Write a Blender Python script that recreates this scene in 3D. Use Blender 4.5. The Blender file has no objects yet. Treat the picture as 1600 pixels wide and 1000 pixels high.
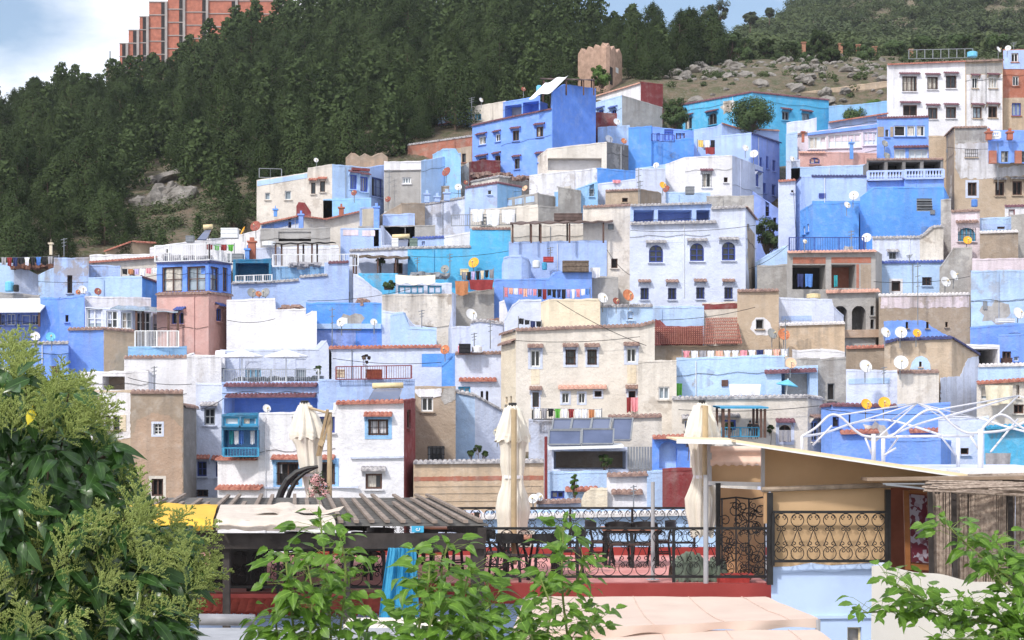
import bpy, bmesh, math, random
from mathutils import Vector, Matrix, Quaternion
R = math.radians
scene = bpy.context.scene
COL = scene.collection
# ---------------------------------------------------------------- camera, sky, sun, exposure
F, CX, HY, CZ = 2600.0, 800.0, 650.0, 20.0      # focal length in photograph pixels, horizon row, eye height
cam_d = bpy.data.cameras.new('camera'); cam = bpy.data.objects.new('camera', cam_d); COL.objects.link(cam)
cam.location = (0, 0, CZ); cam.rotation_euler = (R(90), 0, 0)
cam_d.sensor_width = 36; cam_d.lens = F/1600*36; cam_d.shift_y = (HY-500)/1600
cam_d.clip_start = 0.3; cam_d.clip_end = 4000
scene.camera = cam
SUN_EL, SUN_AZ = R(43), R(214)                   # azimuth clockwise from +Y (north)
world = bpy.data.worlds.new('World'); scene.world = world; world.use_nodes = True
wn, wl = world.node_tree.nodes, world.node_tree.links
wn.clear()
def wnode(t, **k):
    n = wn.new(t)
    for a, b in k.items(): setattr(n, a, b)
    return n
out = wnode('ShaderNodeOutputWorld'); bg = wnode('ShaderNodeBackground'); bg2 = wnode('ShaderNodeBackground'); mixw = wnode('ShaderNodeMixShader')
sky = wnode('ShaderNodeTexSky', sky_type='NISHITA', sun_disc=False, sun_elevation=SUN_EL, sun_rotation=SUN_AZ, air_density=1.0, dust_density=1.6, ozone_density=1.0)
bg.inputs[1].default_value = 0.15
wl.new(sky.outputs[0], bg.inputs[0])
tc = wnode('ShaderNodeTexCoord'); mp = wnode('ShaderNodeMapping'); mp.inputs['Scale'].default_value = (1, 1, 2.2)
mp.inputs['Location'].default_value = (5.3, 1.2, 0.4)
nz = wnode('ShaderNodeTexNoise'); nz.inputs['Scale'].default_value = 3.1; nz.inputs['Detail'].default_value = 9; nz.inputs['Roughness'].default_value = 0.52
rp = wnode('ShaderNodeValToRGB'); rp.color_ramp.elements[0].position = 0.40; rp.color_ramp.elements[1].position = 0.53
wl.new(tc.outputs['Generated'], mp.inputs[0]); wl.new(mp.outputs[0], nz.inputs[0]); wl.new(nz.outputs[0], rp.inputs[0])
bg2.inputs[0].default_value = (0.93, 0.95, 1.0, 1); bg2.inputs[1].default_value = 1.3
wl.new(rp.outputs[0], mixw.inputs[0]); wl.new(bg.outputs[0], mixw.inputs[1]); wl.new(bg2.outputs[0], mixw.inputs[2]); wl.new(mixw.outputs[0], out.inputs[0])
sd = bpy.data.lights.new('sun', 'SUN'); sd.energy = 2.5; sd.angle = R(4); sd.color = (1.0, 0.955, 0.89)
sun = bpy.data.objects.new('sun', sd); COL.objects.link(sun); sun.location = (0, 0, 200)
sdir = Vector((math.sin(SUN_AZ)*math.cos(SUN_EL), math.cos(SUN_AZ)*math.cos(SUN_EL), math.sin(SUN_EL)))
sun.rotation_euler = sdir.to_track_quat('Z', 'Y').to_euler()
vs = scene.view_settings
vs.view_transform = 'Standard'; vs.look = 'None'; vs.gamma = 1; vs.exposure = 0.21; vs.use_curve_mapping = False
scene.render.engine = 'CYCLES'
cy = scene.cycles
cy.max_bounces = 6; cy.diffuse_bounces = 3; cy.glossy_bounces = 2; cy.transmission_bounces = 3; cy.transparent_max_bounces = 6; cy.caustics_reflective = False; cy.caustics_refractive = False

# ---------------------------------------------------------------- points
def P(px, py, D): return Vector(((px-CX)/F*D, D, CZ+(HY-py)/F*D))
def lerp_tab(tab, x):
    if x <= tab[0][0]: return tab[0][1]
    for (a, va), (b, vb) in zip(tab, tab[1:]):
        if x <= b: return va+(vb-va)*(x-a)/(b-a)
    return tab[-1][1]
ROWD = [(100, 172), (150, 165), (200, 155), (250, 146), (300, 138), (385, 126), (430, 118), (475, 112), (530, 103), (580, 96), (620, 91), (660, 88), (700, 84), (790, 75)]
DROW = sorted((d, r) for r, d in ROWD)
def Dof(row): return lerp_tab(ROWD, row)

# ---------------------------------------------------------------- materials
def lin(c):
    return tuple(((v/255)/12.92 if v/255 <= 0.04045 else (((v/255)+0.055)/1.055)**2.4) for v in c)
RGB = dict(PERI=(124,165,245), PERD=(106,152,241), AZ=(98,160,240), CYAN=(92,186,232), SKY=(150,198,243), LAV=(175,199,245), LB=(182,210,247),
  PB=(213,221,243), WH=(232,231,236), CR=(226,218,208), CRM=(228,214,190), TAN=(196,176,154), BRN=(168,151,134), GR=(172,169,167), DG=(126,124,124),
  PK=(208,165,158), RD=(134,58,60), BK=(176,112,92), TEAL=(50,120,160), ORG=(206,182,156), STN=(182,156,136), VIO=(144,168,234), PINK=(226,212,220), ROCKW=(202,180,156))
MATS = {}
def newmat(name):
    m = bpy.data.materials.new(name); m.use_nodes = True
    nt = m.node_tree; b = nt.nodes['Principled BSDF']
    return m, nt, b
def N(nt, t, **k):
    n = nt.nodes.new(t)
    for a, b in k.items():
        if a in n.inputs.keys() if isinstance(a, str) else False: n.inputs[a].default_value = b
        else: setattr(n, a, b)
    return n
def mixc(nt, fac, a, b):
    m = nt.nodes.new('ShaderNodeMix'); m.data_type = 'RGBA'
    for s, v in ((0, fac), (6, a), (7, b)):
        if isinstance(v, bpy.types.NodeSocket): nt.links.new(v, m.inputs[s])
        elif s == 0: m.inputs[0].default_value = v
        else: m.inputs[s].default_value = (*v[:3], 1)
    return m.outputs[2]
def noise(nt, vec, scale, detail=4, rough=0.55):
    n = nt.nodes.new('ShaderNodeTexNoise'); n.inputs['Scale'].default_value = scale; n.inputs['Detail'].default_value = detail; n.inputs['Roughness'].default_value = rough
    nt.links.new(vec, n.inputs['Vector']); return n.outputs[0]
def ramp(nt, fac, a, b, va=0.0, vb=1.0):
    m = nt.nodes.new('ShaderNodeMapRange'); m.inputs[1].default_value = a; m.inputs[2].default_value = b; m.inputs[3].default_value = va; m.inputs[4].default_value = vb
    nt.links.new(fac, m.inputs[0]); return m.outputs[0]
def math_(nt, op, a, b):
    m = nt.nodes.new('ShaderNodeMath'); m.operation = op
    for i, v in enumerate((a, b)):
        if isinstance(v, bpy.types.NodeSocket): nt.links.new(v, m.inputs[i])
        else: m.inputs[i].default_value = v
    return m.outputs[0]
def mapping(nt, vec, scale):
    m = nt.nodes.new('ShaderNodeMapping'); m.inputs['Scale'].default_value = scale; nt.links.new(vec, m.inputs[0]); return m.outputs[0]
def plaster(key):
    """'PB2' = colour PB, weathering 2: limewash over render, streaks below the parapet, flaked patches"""
    if key in MATS: return MATS[key]
    st = int(key[-1]) if key[-1].isdigit() else 1
    base = lin(RGB[key.rstrip('0123456789')])
    m, nt, b = newmat('plaster_'+key)
    pos = nt.nodes.new('ShaderNodeNewGeometry').outputs['Position']
    uv = nt.nodes.new('ShaderNodeUVMap'); uv.uv_map = 'wall'
    sep = nt.nodes.new('ShaderNodeSeparateXYZ'); nt.links.new(uv.outputs[0], sep.inputs[0])
    big = noise(nt, pos, 0.33, 5, 0.6); mid = noise(nt, pos, 1.7, 6, 0.65); fine = noise(nt, pos, 9, 4, 0.6)
    streak = noise(nt, mapping(nt, pos, (2.2, 2.2, 0.16)), 1.0, 5, 0.6)
    c1 = tuple(min(1, v*1.07+0.015) for v in base); c0 = tuple(v*0.87 for v in base)
    col = mixc(nt, ramp(nt, big, 0.33, 0.68), c0, c1)
    chalk = tuple(min(1, 0.55*v+0.40) for v in base)
    col = mixc(nt, ramp(nt, mid, 0.52, 0.78, 0, 0.22+0.14*st), col, chalk)
    dirt = (0.22, 0.19, 0.165)
    top = ramp(nt, sep.outputs[1], 0.0, 2.4, 1.0, 0.10)
    f = math_(nt, 'MULTIPLY', ramp(nt, streak, 0.50-0.03*st, 0.72, 0, 0.16+0.24*st), top)
    col = mixc(nt, f, col, dirt)
    col = mixc(nt, ramp(nt, mid, 0.50, 0.34, 0, 0.10+0.10*st), col, tuple(v*0.62 for v in base))
    col = mixc(nt, ramp(nt, noise(nt, pos, 5.5, 8, 0.75), 0.54, 0.66, 0, 0.02+0.12*st), col, (0.30, 0.27, 0.24))
    col = mixc(nt, ramp(nt, noise(nt, mapping(nt, pos, (.7, .7, 1.6)), 0.8, 8, 0.72), 0.56, 0.62, 0, 0.04+0.15*st), col, tuple(min(1, v*.62+.16) for v in base))
    if st >= 2:
        flake = noise(nt, pos, 0.62, 9, 0.68)
        under = (0.33, 0.27, 0.22) if key.rstrip('0123456789') not in ('GR', 'DG') else (0.55, 0.53, 0.5)
        col = mixc(nt, ramp(nt, flake, 0.60-0.025*st, 0.64-0.02*st, 0, 0.30*st-0.25), col, under)
    nt.links.new(col, b.inputs['Base Color']); b.inputs['Roughness'].default_value = 0.93
    b.inputs['Specular IOR Level'].default_value = 0.2
    bp = nt.nodes.new('ShaderNodeBump'); bp.inputs['Strength'].default_value = 0.8; bp.inputs['Distance'].default_value = 0.09
    h = math_(nt, 'ADD', mid, math_(nt, 'MULTIPLY', fine, 0.4)); nt.links.new(h, bp.inputs['Height']); nt.links.new(bp.outputs[0], b.inputs['Normal'])
    MATS[key] = m; return m
def simple(name, rgb, rough=0.6, var=0.15, scale=6.0, metal=0.0, bump=0.0, linear=False, trans=0.0, spec=0.4, rgb2=None):
    if name in MATS: return MATS[name]
    m, nt, b = newmat(name)
    base = rgb if linear else lin(rgb)
    pos = nt.nodes.new('ShaderNodeNewGeometry').outputs['Position']
    n = noise(nt, pos, scale, 5, 0.6)
    c2 = (rgb2 if linear else lin(rgb2)) if rgb2 else tuple(min(1, v*(1+var)+0.01) for v in base)
    c1 = base if rgb2 else tuple(v*(1-var) for v in base)
    col = mixc(nt, ramp(nt, n, 0.35, 0.65), c1, c2)
    nt.links.new(col, b.inputs['Base Color'])
    b.inputs['Roughness'].default_value = rough; b.inputs['Metallic'].default_value = metal; b.inputs['Specular IOR Level'].default_value = spec
    if bump:
        bp = nt.nodes.new('ShaderNodeBump'); bp.inputs['Strength'].default_value = bump; bp.inputs['Distance'].default_value = 0.04
        nt.links.new(n, bp.inputs['Height']); nt.links.new(bp.outputs[0], b.inputs['Normal'])
    if trans:
        tr = nt.nodes.new('ShaderNodeBsdfTranslucent'); nt.links.new(col, tr.inputs[0])
        ms = nt.nodes.new('ShaderNodeMixShader'); ms.inputs[0].default_value = trans
        o = nt.nodes['Material Output']; nt.links.new(b.outputs[0], ms.inputs[1]); nt.links.new(tr.outputs[0], ms.inputs[2]); nt.links.new(ms.outputs[0], o.inputs[0])
    MATS[name] = m; return m
glass = simple('window_glass', (44, 52, 62), 0.12, 0.5, 0.8, spec=0.6)
glassl = simple('pale_glass', (150, 165, 178), 0.12, 0.25, 0.7, spec=0.7)  # pale base colour stands for sky reflected in window panes
glassw = simple('milky_glass', (222, 232, 240), 0.25, 0.06, 0.5, spec=0.6)
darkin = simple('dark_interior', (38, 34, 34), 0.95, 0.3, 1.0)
FR = dict(white=simple('white_paint', (226, 228, 230), 0.5, 0.06), blue=simple('blue_paint', (70, 96, 190), 0.5, 0.12), brown=simple('brown_wood', (92, 66, 56), 0.7, 0.25),
  teal=simple('teal_paint', (60, 150, 190), 0.5, 0.12), grey=simple('grey_paint', (130, 134, 140), 0.6, 0.12), black=simple('black_iron', (26, 25, 27), 0.5, 0.2),
  dkblue=simple('dark_blue_paint', (48, 66, 140), 0.5, 0.15), green=simple('green_paint', (60, 120, 90), 0.6, 0.15), maroon=simple('maroon_paint', (120, 44, 46), 0.7, 0.15),
  cream=simple('cream_paint', (226, 206, 160), 0.6, 0.1), red=simple('red_paint', (176, 60, 56), 0.6, 0.2), rust=simple('rusty_metal', (148, 86, 66), 0.8, 0.3, 9.0),
  yellow=simple('yellow_paint', (240, 176, 40), 0.5, 0.08), orange=simple('orange_paint', (206, 128, 70), 0.6, 0.12), pb=simple('pale_blue_paint', (178, 196, 238), 0.8, 0.08))
TL = dict(brown=simple('tiles_brown', (118, 96, 92), 0.9, 0.35, 5.0, rgb2=(168, 140, 128)), red=simple('tiles_red', (144, 82, 72), 0.9, 0.3, 5.0, rgb2=(190, 132, 114)),
  grey=simple('tiles_grey', (118, 116, 122), 0.9, 0.3, 5.0, rgb2=(196, 192, 192)), white=simple('tiles_white', (205, 200, 200), 0.9, 0.2, 5.0), maroon=simple('tiles_maroon', (112, 76, 86), 0.9, 0.3, 5.0),
  blue=simple('tiles_blue', (74, 92, 160), 0.8, 0.3, 5.0), pink=simple('tiles_pink', (206, 160, 144), 0.9, 0.2, 5.0), teal=simple('tiles_teal', (50, 140, 180), 0.8, 0.2, 5.0), dblue=simple('tiles_dark_blue', (62, 66, 110), 0.8, 0.3, 5.0))
def mat(x):
    if isinstance(x, bpy.types.Material): return x
    if x in FR: return FR[x]
    return plaster(x)

HAZE = 0.00016
# ---------------------------------------------------------------- mesh builder
def tag(o, label=None, cat=None, group=None, kind=None):
    if label: o['label'] = label
    if cat: o['category'] = cat
    if group: o['group'] = group
    if kind: o['kind'] = kind
    return o
ORG = {}
def empty(name, loc=(0, 0, 0), label=None, cat=None, group=None, rz=0):
    o = bpy.data.objects.new(name, None); COL.objects.link(o); o.location = loc; o.rotation_euler = (0, 0, rz); o.empty_display_size = 0.2
    ORG[o.name] = Vector(loc)
    return tag(o, label, cat, group)
class MB:
    def __init__(s): s.v = []; s.f = []; s.m = []; s.uv = {}; s.smooth = False
    def poly(s, pts, mi=0, uvs=None):
        n = len(s.v); s.v.extend(Vector(p) for p in pts); s.f.append(tuple(range(n, n+len(pts)))); s.m.append(mi)
        if uvs: s.uv[len(s.f)-1] = uvs
    def box(s, a, b, mi=0):
        x0, y0, z0 = a; x1, y1, z1 = b
        s.obox(Vector(((x0+x1)/2, (y0+y1)/2, (z0+z1)/2)), Vector((1, 0, 0)), Vector((0, 1, 0)), Vector((0, 0, 1)), abs(x1-x0)/2, abs(y1-y0)/2, abs(z1-z0)/2, mi)
        return s
    def obox(s, c, u, v, w, hu, hv, hw, mi=0):
        n = len(s.v)
        for i in (-1, 1):
            for j in (-1, 1):
                for k in (-1, 1): s.v.append(c+u*hu*i+v*hv*j+w*hw*k)
        for q in ((0, 1, 3, 2), (4, 6, 7, 5), (0, 4, 5, 1), (2, 3, 7, 6), (0, 2, 6, 4), (1, 5, 7, 3)):
            s.f.append(tuple(n+i for i in q)); s.m.append(mi)
        return s
    def bar(s, a, b, w, h=None, mi=0, up=None):
        a, b = Vector(a), Vector(b); d = b-a; L = d.length
        if L < 1e-6: return s
        d /= L; up = Vector(up) if up else (Vector((0, 0, 1)) if abs(d.z) < 0.9 else Vector((0, 1, 0)))
        u = d.cross(up).normalized(); v = u.cross(d)
        return s.obox((a+b)/2, u, v, d, w/2, (h or w)/2, L/2, mi)
    def tube(s, pts, r, n=6, mi=0, cap=True):
        pts = [Vector(p) for p in pts]; rs = r if isinstance(r, (list, tuple)) else [r]*len(pts)
        base = len(s.v); up = None
        for i, p in enumerate(pts):
            d = (pts[min(i+1, len(pts)-1)]-pts[max(i-1, 0)]).normalized()
            if up is None: up = Vector((0, 0, 1)) if abs(d.z) < 0.9 else Vector((0, 1, 0))
            u = d.cross(up).normalized(); up = u.cross(d).normalized()
            for k in range(n):
                a = 2*math.pi*k/n; s.v.append(p+(u*math.cos(a)+up*math.sin(a))*rs[i])
        for i in range(len(pts)-1):
            for k in range(n):
                s.f.append((base+i*n+k, base+i*n+(k+1) % n, base+(i+1)*n+(k+1) % n, base+(i+1)*n+k)); s.m.append(mi)
        if cap:
            s.f.append(tuple(base+k for k in range(n))[::-1]); s.m.append(mi)
            e = base+(len(pts)-1)*n; s.f.append(tuple(e+k for k in range(n))); s.m.append(mi)
        return s
    def prism(s, poly, d, mi=0):
        poly = [Vector(p) for p in poly]; d = Vector(d); n = len(s.v); k = len(poly)
        s.v.extend(poly); s.v.extend(p+d for p in poly)
        s.f.append(tuple(range(n, n+k))); s.f.append(tuple(range(n+k, n+2*k))[::-1]); s.m += [mi, mi]
        for i in range(k):
            j = (i+1) % k; s.f.append((n+i, n+k+i, n+k+j, n+j)); s.m.append(mi)
        return s
    def grid(s, fn, nu, nv, mi=0):
        n = len(s.v)
        for j in range(nv+1):
            for i in range(nu+1): s.v.append(Vector(fn(i/nu, j/nv)))
        for j in range(nv):
            for i in range(nu):
                a = n+j*(nu+1)+i; s.f.append((a, a+1, a+nu+2, a+nu+1)); s.m.append(mi)
        return s
    def lathe(s, prof, c=(0, 0, 0), n=12, mi=0):
        c = Vector(c); return s.grid(lambda u, v: (lambda r, z: c+Vector((r*math.cos(2*math.pi*u), r*math.sin(2*math.pi*u), z)))(*prof[min(len(prof)-1, round(v*(len(prof)-1)))]), n, len(prof)-1, mi)
    def mesh(s, name, mats, off=Vector()):
        me = bpy.data.meshes.new(name); me.from_pydata([v-off for v in s.v], [], s.f)
        for m in mats: me.materials.append(m)
        if len(mats) > 1: me.polygons.foreach_set('material_index', s.m)
        if s.uv:
            ul = me.uv_layers.new(name='wall')
            for pi, uvs in s.uv.items():
                for li, t in zip(me.polygons[pi].loop_indices, uvs): ul.data[li].uv = t
        if s.smooth: me.polygons.foreach_set('use_smooth', [True]*len(me.polygons))
        me.update(); return me
    def build(s, name, mats, parent=None, world=True, kind=None):
        if not isinstance(mats, (list, tuple)): mats = [mats]
        off = Vector()
        if world and parent is not None:
            p = parent
            while p.parent is not None: p = p.parent
            off = ORG.get(p.name, Vector())
        o = bpy.data.objects.new(name, s.mesh(name, [mat(m) for m in mats], off)); COL.objects.link(o); o.parent = parent
        if kind: o['kind'] = kind
        return o
def thing(name, mb, mats, label, cat, base=None, group=None, kind=None):
    """a thing that is one mesh, its origin at its base"""
    if base is None:
        xs = [v.x for v in mb.v]; ys = [v.y for v in mb.v]; zs = [v.z for v in mb.v]
        base = Vector(((min(xs)+max(xs))/2, (min(ys)+max(ys))/2, min(zs)))
    if not isinstance(mats, (list, tuple)): mats = [mats]
    o = bpy.data.objects.new(name, mb.mesh(name, [mat(m) for m in mats], Vector(base))); COL.objects.link(o); o.location = base
    return tag(o, label, cat, group, kind)
def kids(o): return [c for c in COL.objects if c.parent is o]
def copy_tree(o, parent=None, cache={}):
    if o.name not in cache: cache[o.name] = kids(o)
    c = o.copy(); COL.objects.link(c); c.parent = parent
    for ch in cache[o.name]: copy_tree(ch, c)
    return c
def tile_row(mb, A, B, n, proj, drop, pitch=0.23, h=0.07, back=0.12, thick=0.06, mi=0):
    """half-round tiles laid side by side from A to B, sloping down and out along n"""
    A, B, n = Vector(A), Vector(B), Vector(n); L = (B-A).length
    if L < 0.05: return
    k = max(1, round(L/pitch)); e = (B-A)/k; up = Vector((0, 0, 1))
    prof = [(0, 0), (0.2, 0.75), (0.5, 1.0), (0.8, 0.75), (1.0, 0)]
    for i in range(k):
        o = A+e*i; jj = (i*7919 % 13)/13*0.03
        bk = [o+e*u-n*back+up*(h*z+drop*0.35) for u, z in prof]; fr = [o+e*u+n*(proj+jj)+up*(h*z-drop) for u, z in prof]
        for q in range(4): mb.poly((bk[q], fr[q], fr[q+1], bk[q+1]), mi)
        mb.poly([fr[0]-up*thick]+fr+[fr[4]-up*thick], mi)
    mb.poly((A+n*proj-up*(drop+thick), A-n*back+up*(drop*0.35-thick), B-n*back+up*(drop*0.35-thick), B+n*proj-up*(drop+thick)), mi)

# ---------------------------------------------------------------- houses
ALLH = []
class House:
    def __init__(s, label, pts, base, wall, cap=None, D=None, bk=4.5, cat='house', name='house', wins=(), patches=(), group=None, para=0.7, capw=0.2, trimcap=None, low=4.5):
        D0 = D or Dof(base); s.D0 = D0
        s.T = [P(p[0], p[1], D0+(p[2] if len(p) > 2 else 0)) for p in pts]; s.px = [p[0] for p in pts]
        s.zb = P(0, base, D0).z-low
        b = Vector((sum(t.x for t in s.T)/len(s.T), sum(t.y for t in s.T)/len(s.T)+bk/2, s.zb))
        s.root = empty(name, b, label, cat, group)
        walls = wall if isinstance(wall, (list, tuple)) else [wall]*(len(pts)-1)
        names = list(dict.fromkeys(walls)); mb = MB()
        s.nrm = []; s.walls = walls; s.holes = [[] for _ in walls]; s.sub = []
        for A, B in zip(s.T, s.T[1:]):
            d = (B-A).xy; ok = d.length > .3; d = d.normalized() if ok else Vector((1, 0)); s.nrm.append(Vector((d.y, -d.x, 0)))
        for w in wins: s.window(*w)
        for i, (A, B) in enumerate(zip(s.T, s.T[1:])): s.facade(mb, i, A, B, names.index(walls[i]))
        # sides, back, parapet, roof
        L0, R0 = s.T[0], s.T[-1]; k = 1+bk/D0
        def bp(t, sx):
            q = Vector((t.x*k+sx, t.y+bk, t.z)); return q
        Lb, Rb = bp(L0, 0.25), bp(R0, -0.25)
        zt = max(Lb.z, Rb.z)
        mi0, mi1 = names.index(walls[0]), names.index(walls[-1])
        def wallq(a, b, mi):
            mb.poly((Vector((a.x, a.y, s.zb)), Vector((b.x, b.y, s.zb)), b, a), mi, [(0, a.z-s.zb), (1, b.z-s.zb), (1, 0), (0, 0)])
        wallq(Lb, L0, mi0); wallq(R0, Rb, mi1); wallq(Rb, Lb, mi0)
        ring = s.T+[Rb, Lb]; c = sum(ring, Vector())/len(ring); th = 0.22
        inn = []
        for q in ring:
            d = Vector((c.x-q.x, c.y-q.y, 0)); inn.append(q+d.normalized()*min(th*1.4, d.length*0.4))
        zr = min(q.z for q in ring)-para
        dz = [h[3] for hs_ in s.holes for h in hs_ if h[4] > .4]
        if dz: zr = min(max(zr, max(dz)+0.04), min(q.z for q in ring)-0.01)
        for i in range(len(ring)):
            j = (i+1) % len(ring); mi = names.index(walls[i]) if i < len(walls) else mi0
            mb.poly((ring[i], ring[j], inn[j], inn[i]), mi, [(0, 0)]*4)
            lo = lambda q: Vector((q.x, q.y, zr))
            mb.poly((inn[i], inn[j], lo(inn[j]), lo(inn[i])), mi, [(0, 0), (0, 0), (0, 1), (0, 1)])
        s.wall = mb.build('wall', names, s.root)
        rb = MB(); rb.poly([Vector((q.x, q.y, zr+0.004)) for q in inn]); rb.build('roof', 'GR1', s.root)
        if cap:
            caps = cap if isinstance(cap, (list, tuple)) else [cap]*len(walls)
            for cm in dict.fromkeys(c for c in caps if c):
                t = MB()
                for i, cc in enumerate(caps):
                    if cc == cm and (s.T[i+1]-s.T[i]).xy.length > .3: tile_row(t, s.T[i]+Vector((0, 0, .03)), s.T[i+1]+Vector((0, 0, .03)), s.nrm[i], capw, 0.07)
                t.build('roof_tiles', TL[cm], s.root, kind='stuff')
        for pt in patches: s.patch(*pt)
        s.details(random.Random(int(s.px[0]*7+s.T[0].z*13)), caps if cap else [None]*len(walls), names)
        ALLH.append(s)
    def details(s, r, caps, names):
        up = Vector((0, 0, 1))
        for i, (A, B) in enumerate(zip(s.T, s.T[1:])):
            L = (B-A).length; n = s.nrm[i]
            if (B-A).xy.length < .3: continue
            if not caps[i]:          # lumpy limewashed top edge
                capm = MB(); k = max(2, int(L/.35)); mi = names.index(s.walls[i]); prev = None
                for j in range(k+1):
                    p = A.lerp(B, j/k); h = r.uniform(.015, .085); o = r.uniform(.008, .035)
                    sec = [p+n*o-up*r.uniform(.04, .10), p+n*(o-.01)+up*h*.7, p-n*.08+up*h, p-n*.26+up*.01]
                    if prev:
                        for q in range(3): capm.poly((prev[q], sec[q], sec[q+1], prev[q+1]), mi, [(0, .2)]*4)
                    prev = sec
                capm.build('parapet_top', names, s.root)
            free = lambda u, w: all(u+w < h[0]-.1 or u-w > h[1]+.1 for h in s.holes[i])
            e = (B-A).normalized()
            if L > 3 and r.random() < .55:      # drainpipe
                for _ in range(6):
                    u = r.uniform(.3, L-.3)
                    if free(u, .1):
                        m = MB(); p = A+e*u+n*.06; m.tube([p-up*.15, p-up*r.uniform(2.5, 7)], .026, 5); m.build('drainpipe', r.choice(['grey', 'white', s.walls[i], s.walls[i]]), s.root); break
            if L > 4 and r.random() < .4 and not s.holes[i]:      # little vent and a service box
                u = r.uniform(.6, L-.6); p = A+e*u-up*r.uniform(.9, 2.2); m = MB(); m.obox(p+n*.03, e, n, up, r.uniform(.12, .25), .05, r.uniform(.12, .3)); m.build('wall_vent', r.choice(['grey', 'white', 'brown', 'dkblue']), s.root)
            H_ = min(A.z, B.z)-s.zb-3
            for _ in range(int(L*H_/14)):      # repairs and flaked patches in the render
                if r.random() < .45: continue
                rad = r.uniform(.3, 1.1); u = r.uniform(rad+.1, max(rad+.2, L-rad-.1)); z = -r.uniform(rad*.7+.15, max(rad+.3, min(H_, 5)))
                if u+rad*1.3 > L-.05 or not free(u, rad*1.3): continue
                pts = []; m_ = 15
                for j in range(m_): a = 2*math.pi*j/m_; q = rad*r.uniform(.65, 1.25); pts.append(A+e*(u+q*math.cos(a))+up*(z+q*.7*math.sin(a))+n*.008)
                if any(p.z > min(A.z, B.z)-.06 for p in pts): continue
                m = MB(); m.prism(pts, -n*.03); bn = s.walls[i].rstrip('0123456789'); m.build('render_patch', r.choice([bn+'3', bn+'3', bn+'1', bn+'2', 'CR3', 'GR2']), s.root)
            if L > 3.5 and r.random() < .45:      # cable stapled along the wall
                m = MB(); z = r.uniform(.5, 2.4); k = 9; m.tube([A.lerp(B, j/k)+n*.04-up*(z+.07*math.sin(j*1.7+z)) for j in range(k+1)], .014, 3); m.build('cable', 'black', s.root)
    def face(s, px):
        for i in range(len(s.px)-1):
            if s.px[i] <= px <= s.px[i+1]: return i
        return 0 if px < s.px[0] else len(s.px)-2
    def hit(s, px, py, i=None):
        i = s.face(px) if i is None else i
        A, n = s.T[i], s.nrm[i]; d = Vector(((px-CX)/F, 1, (HY-py)/F)); o = Vector((0, 0, CZ))
        t = (A-o).dot(n)/d.dot(n); return o+d*t
    def facade(s, mb, i, A, B, mi):
        n = s.nrm[i]; e = (B-A).copy(); e.z = 0; L = e.length
        if L < .02: return
        e /= L
        H = s.holes[i]
        us = sorted({0.0, L}|{round(h[0], 4) for h in H}|{round(h[1], 4) for h in H}); zs = sorted({s.zb}|{round(h[2], 4) for h in H}|{round(h[3], 4) for h in H})
        us = [u for u in us if -1e-6 <= u <= L+1e-6]
        top = lambda u: A.z+(B.z-A.z)*u/L
        pt = lambda u, z: Vector((A.x+e.x*u, A.y+e.y*u, z))
        mn = min(A.z, B.z)
        zs = [z for z in zs if z < mn-0.02]
        for a, b in zip(us, us[1:]):
            for k in range(len(zs)):
                z0 = zs[k]; last = k == len(zs)-1
                z1a, z1b = (top(a), top(b)) if last else (zs[k+1], zs[k+1])
                um, zm = (a+b)/2, (z0+min(z1a, z1b))/2
                if any(h[0] < um < h[1] and h[2] < zm < h[3] for h in H): continue
                mb.poly((pt(a, z0), pt(b, z0), pt(b, z1b), pt(a, z1a)), mi, [(a, top(a)-z0), (b, top(b)-z0), (b, top(b)-z1b), (a, top(a)-z1a)])
        for (a, b, z0, z1, dp) in H:
            z1 = min(z1, mn-0.02)
            c = [pt(a, z0), pt(b, z0), pt(b, z1), pt(a, z1)]; d = [q-n*dp for q in c]
            for q in range(4):
                r = (q+1) % 4; mb.poly((c[q], d[q], d[r], c[r]), mi, [(0, 1)]*4)
    def window(s, x0, y0, x1, y1, st='brown', dp=0.24):
        """cut an opening seen at these photograph pixels and fit a window; st = style tokens"""
        i = s.face((x0+x1)/2); A, n = s.T[i], s.nrm[i]
        e = (s.T[i+1]-A); e.z = 0; L = e.length; e.normalize()
        xm, ym = (x0+x1)/2, (y0+y1)/2
        ua = (s.hit(x0, ym, i)-A).dot(e); ub = (s.hit(x1, ym, i)-A).dot(e); z1 = s.hit(xm, y0, i).z; z0 = s.hit(xm, y1, i).z
        ua, ub = max(ua, 0.03), min(ub, L-0.03)
        if ub-ua < 0.08 or z1-z0 < 0.08: return
        tk = st.split(); w, h = ub-ua, z1-z0; wallm = s.walls[i]
        pt = lambda u, z, out=0.0: Vector((A.x, A.y, 0))+e*u+n*out+Vector((0, 0, z))
        deep = [t for t in tk if t[0] == 'L']
        frame = next((t for t in tk if t in FR), 'brown')
        if deep:
            dp = float(deep[0][1:]); back = next((t[1:] for t in tk if t[0] == 'B'), None)
            s.holes[i].append((ua, ub, z0, z1, dp))
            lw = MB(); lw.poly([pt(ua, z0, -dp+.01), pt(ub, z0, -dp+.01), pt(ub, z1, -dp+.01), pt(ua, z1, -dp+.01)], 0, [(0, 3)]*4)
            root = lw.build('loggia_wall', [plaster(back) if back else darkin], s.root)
        else:
            s.holes[i].append((ua, ub, z0, z1, dp))
            fm = MB(); t = min(0.09, w*0.13); o = -dp*0.5
            def fb(a, b, c, d, tt=0.05): fm.obox(pt((a+b)/2, (c+d)/2, o), e, n, Vector((0, 0, 1)), (b-a)/2, tt/2, (d-c)/2)
            fb(ua, ua+t, z0, z1); fb(ub-t, ub, z0, z1); fb(ua+t, ub-t, z0, z0+t); fb(ua+t, ub-t, z1-t, z1)
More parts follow.
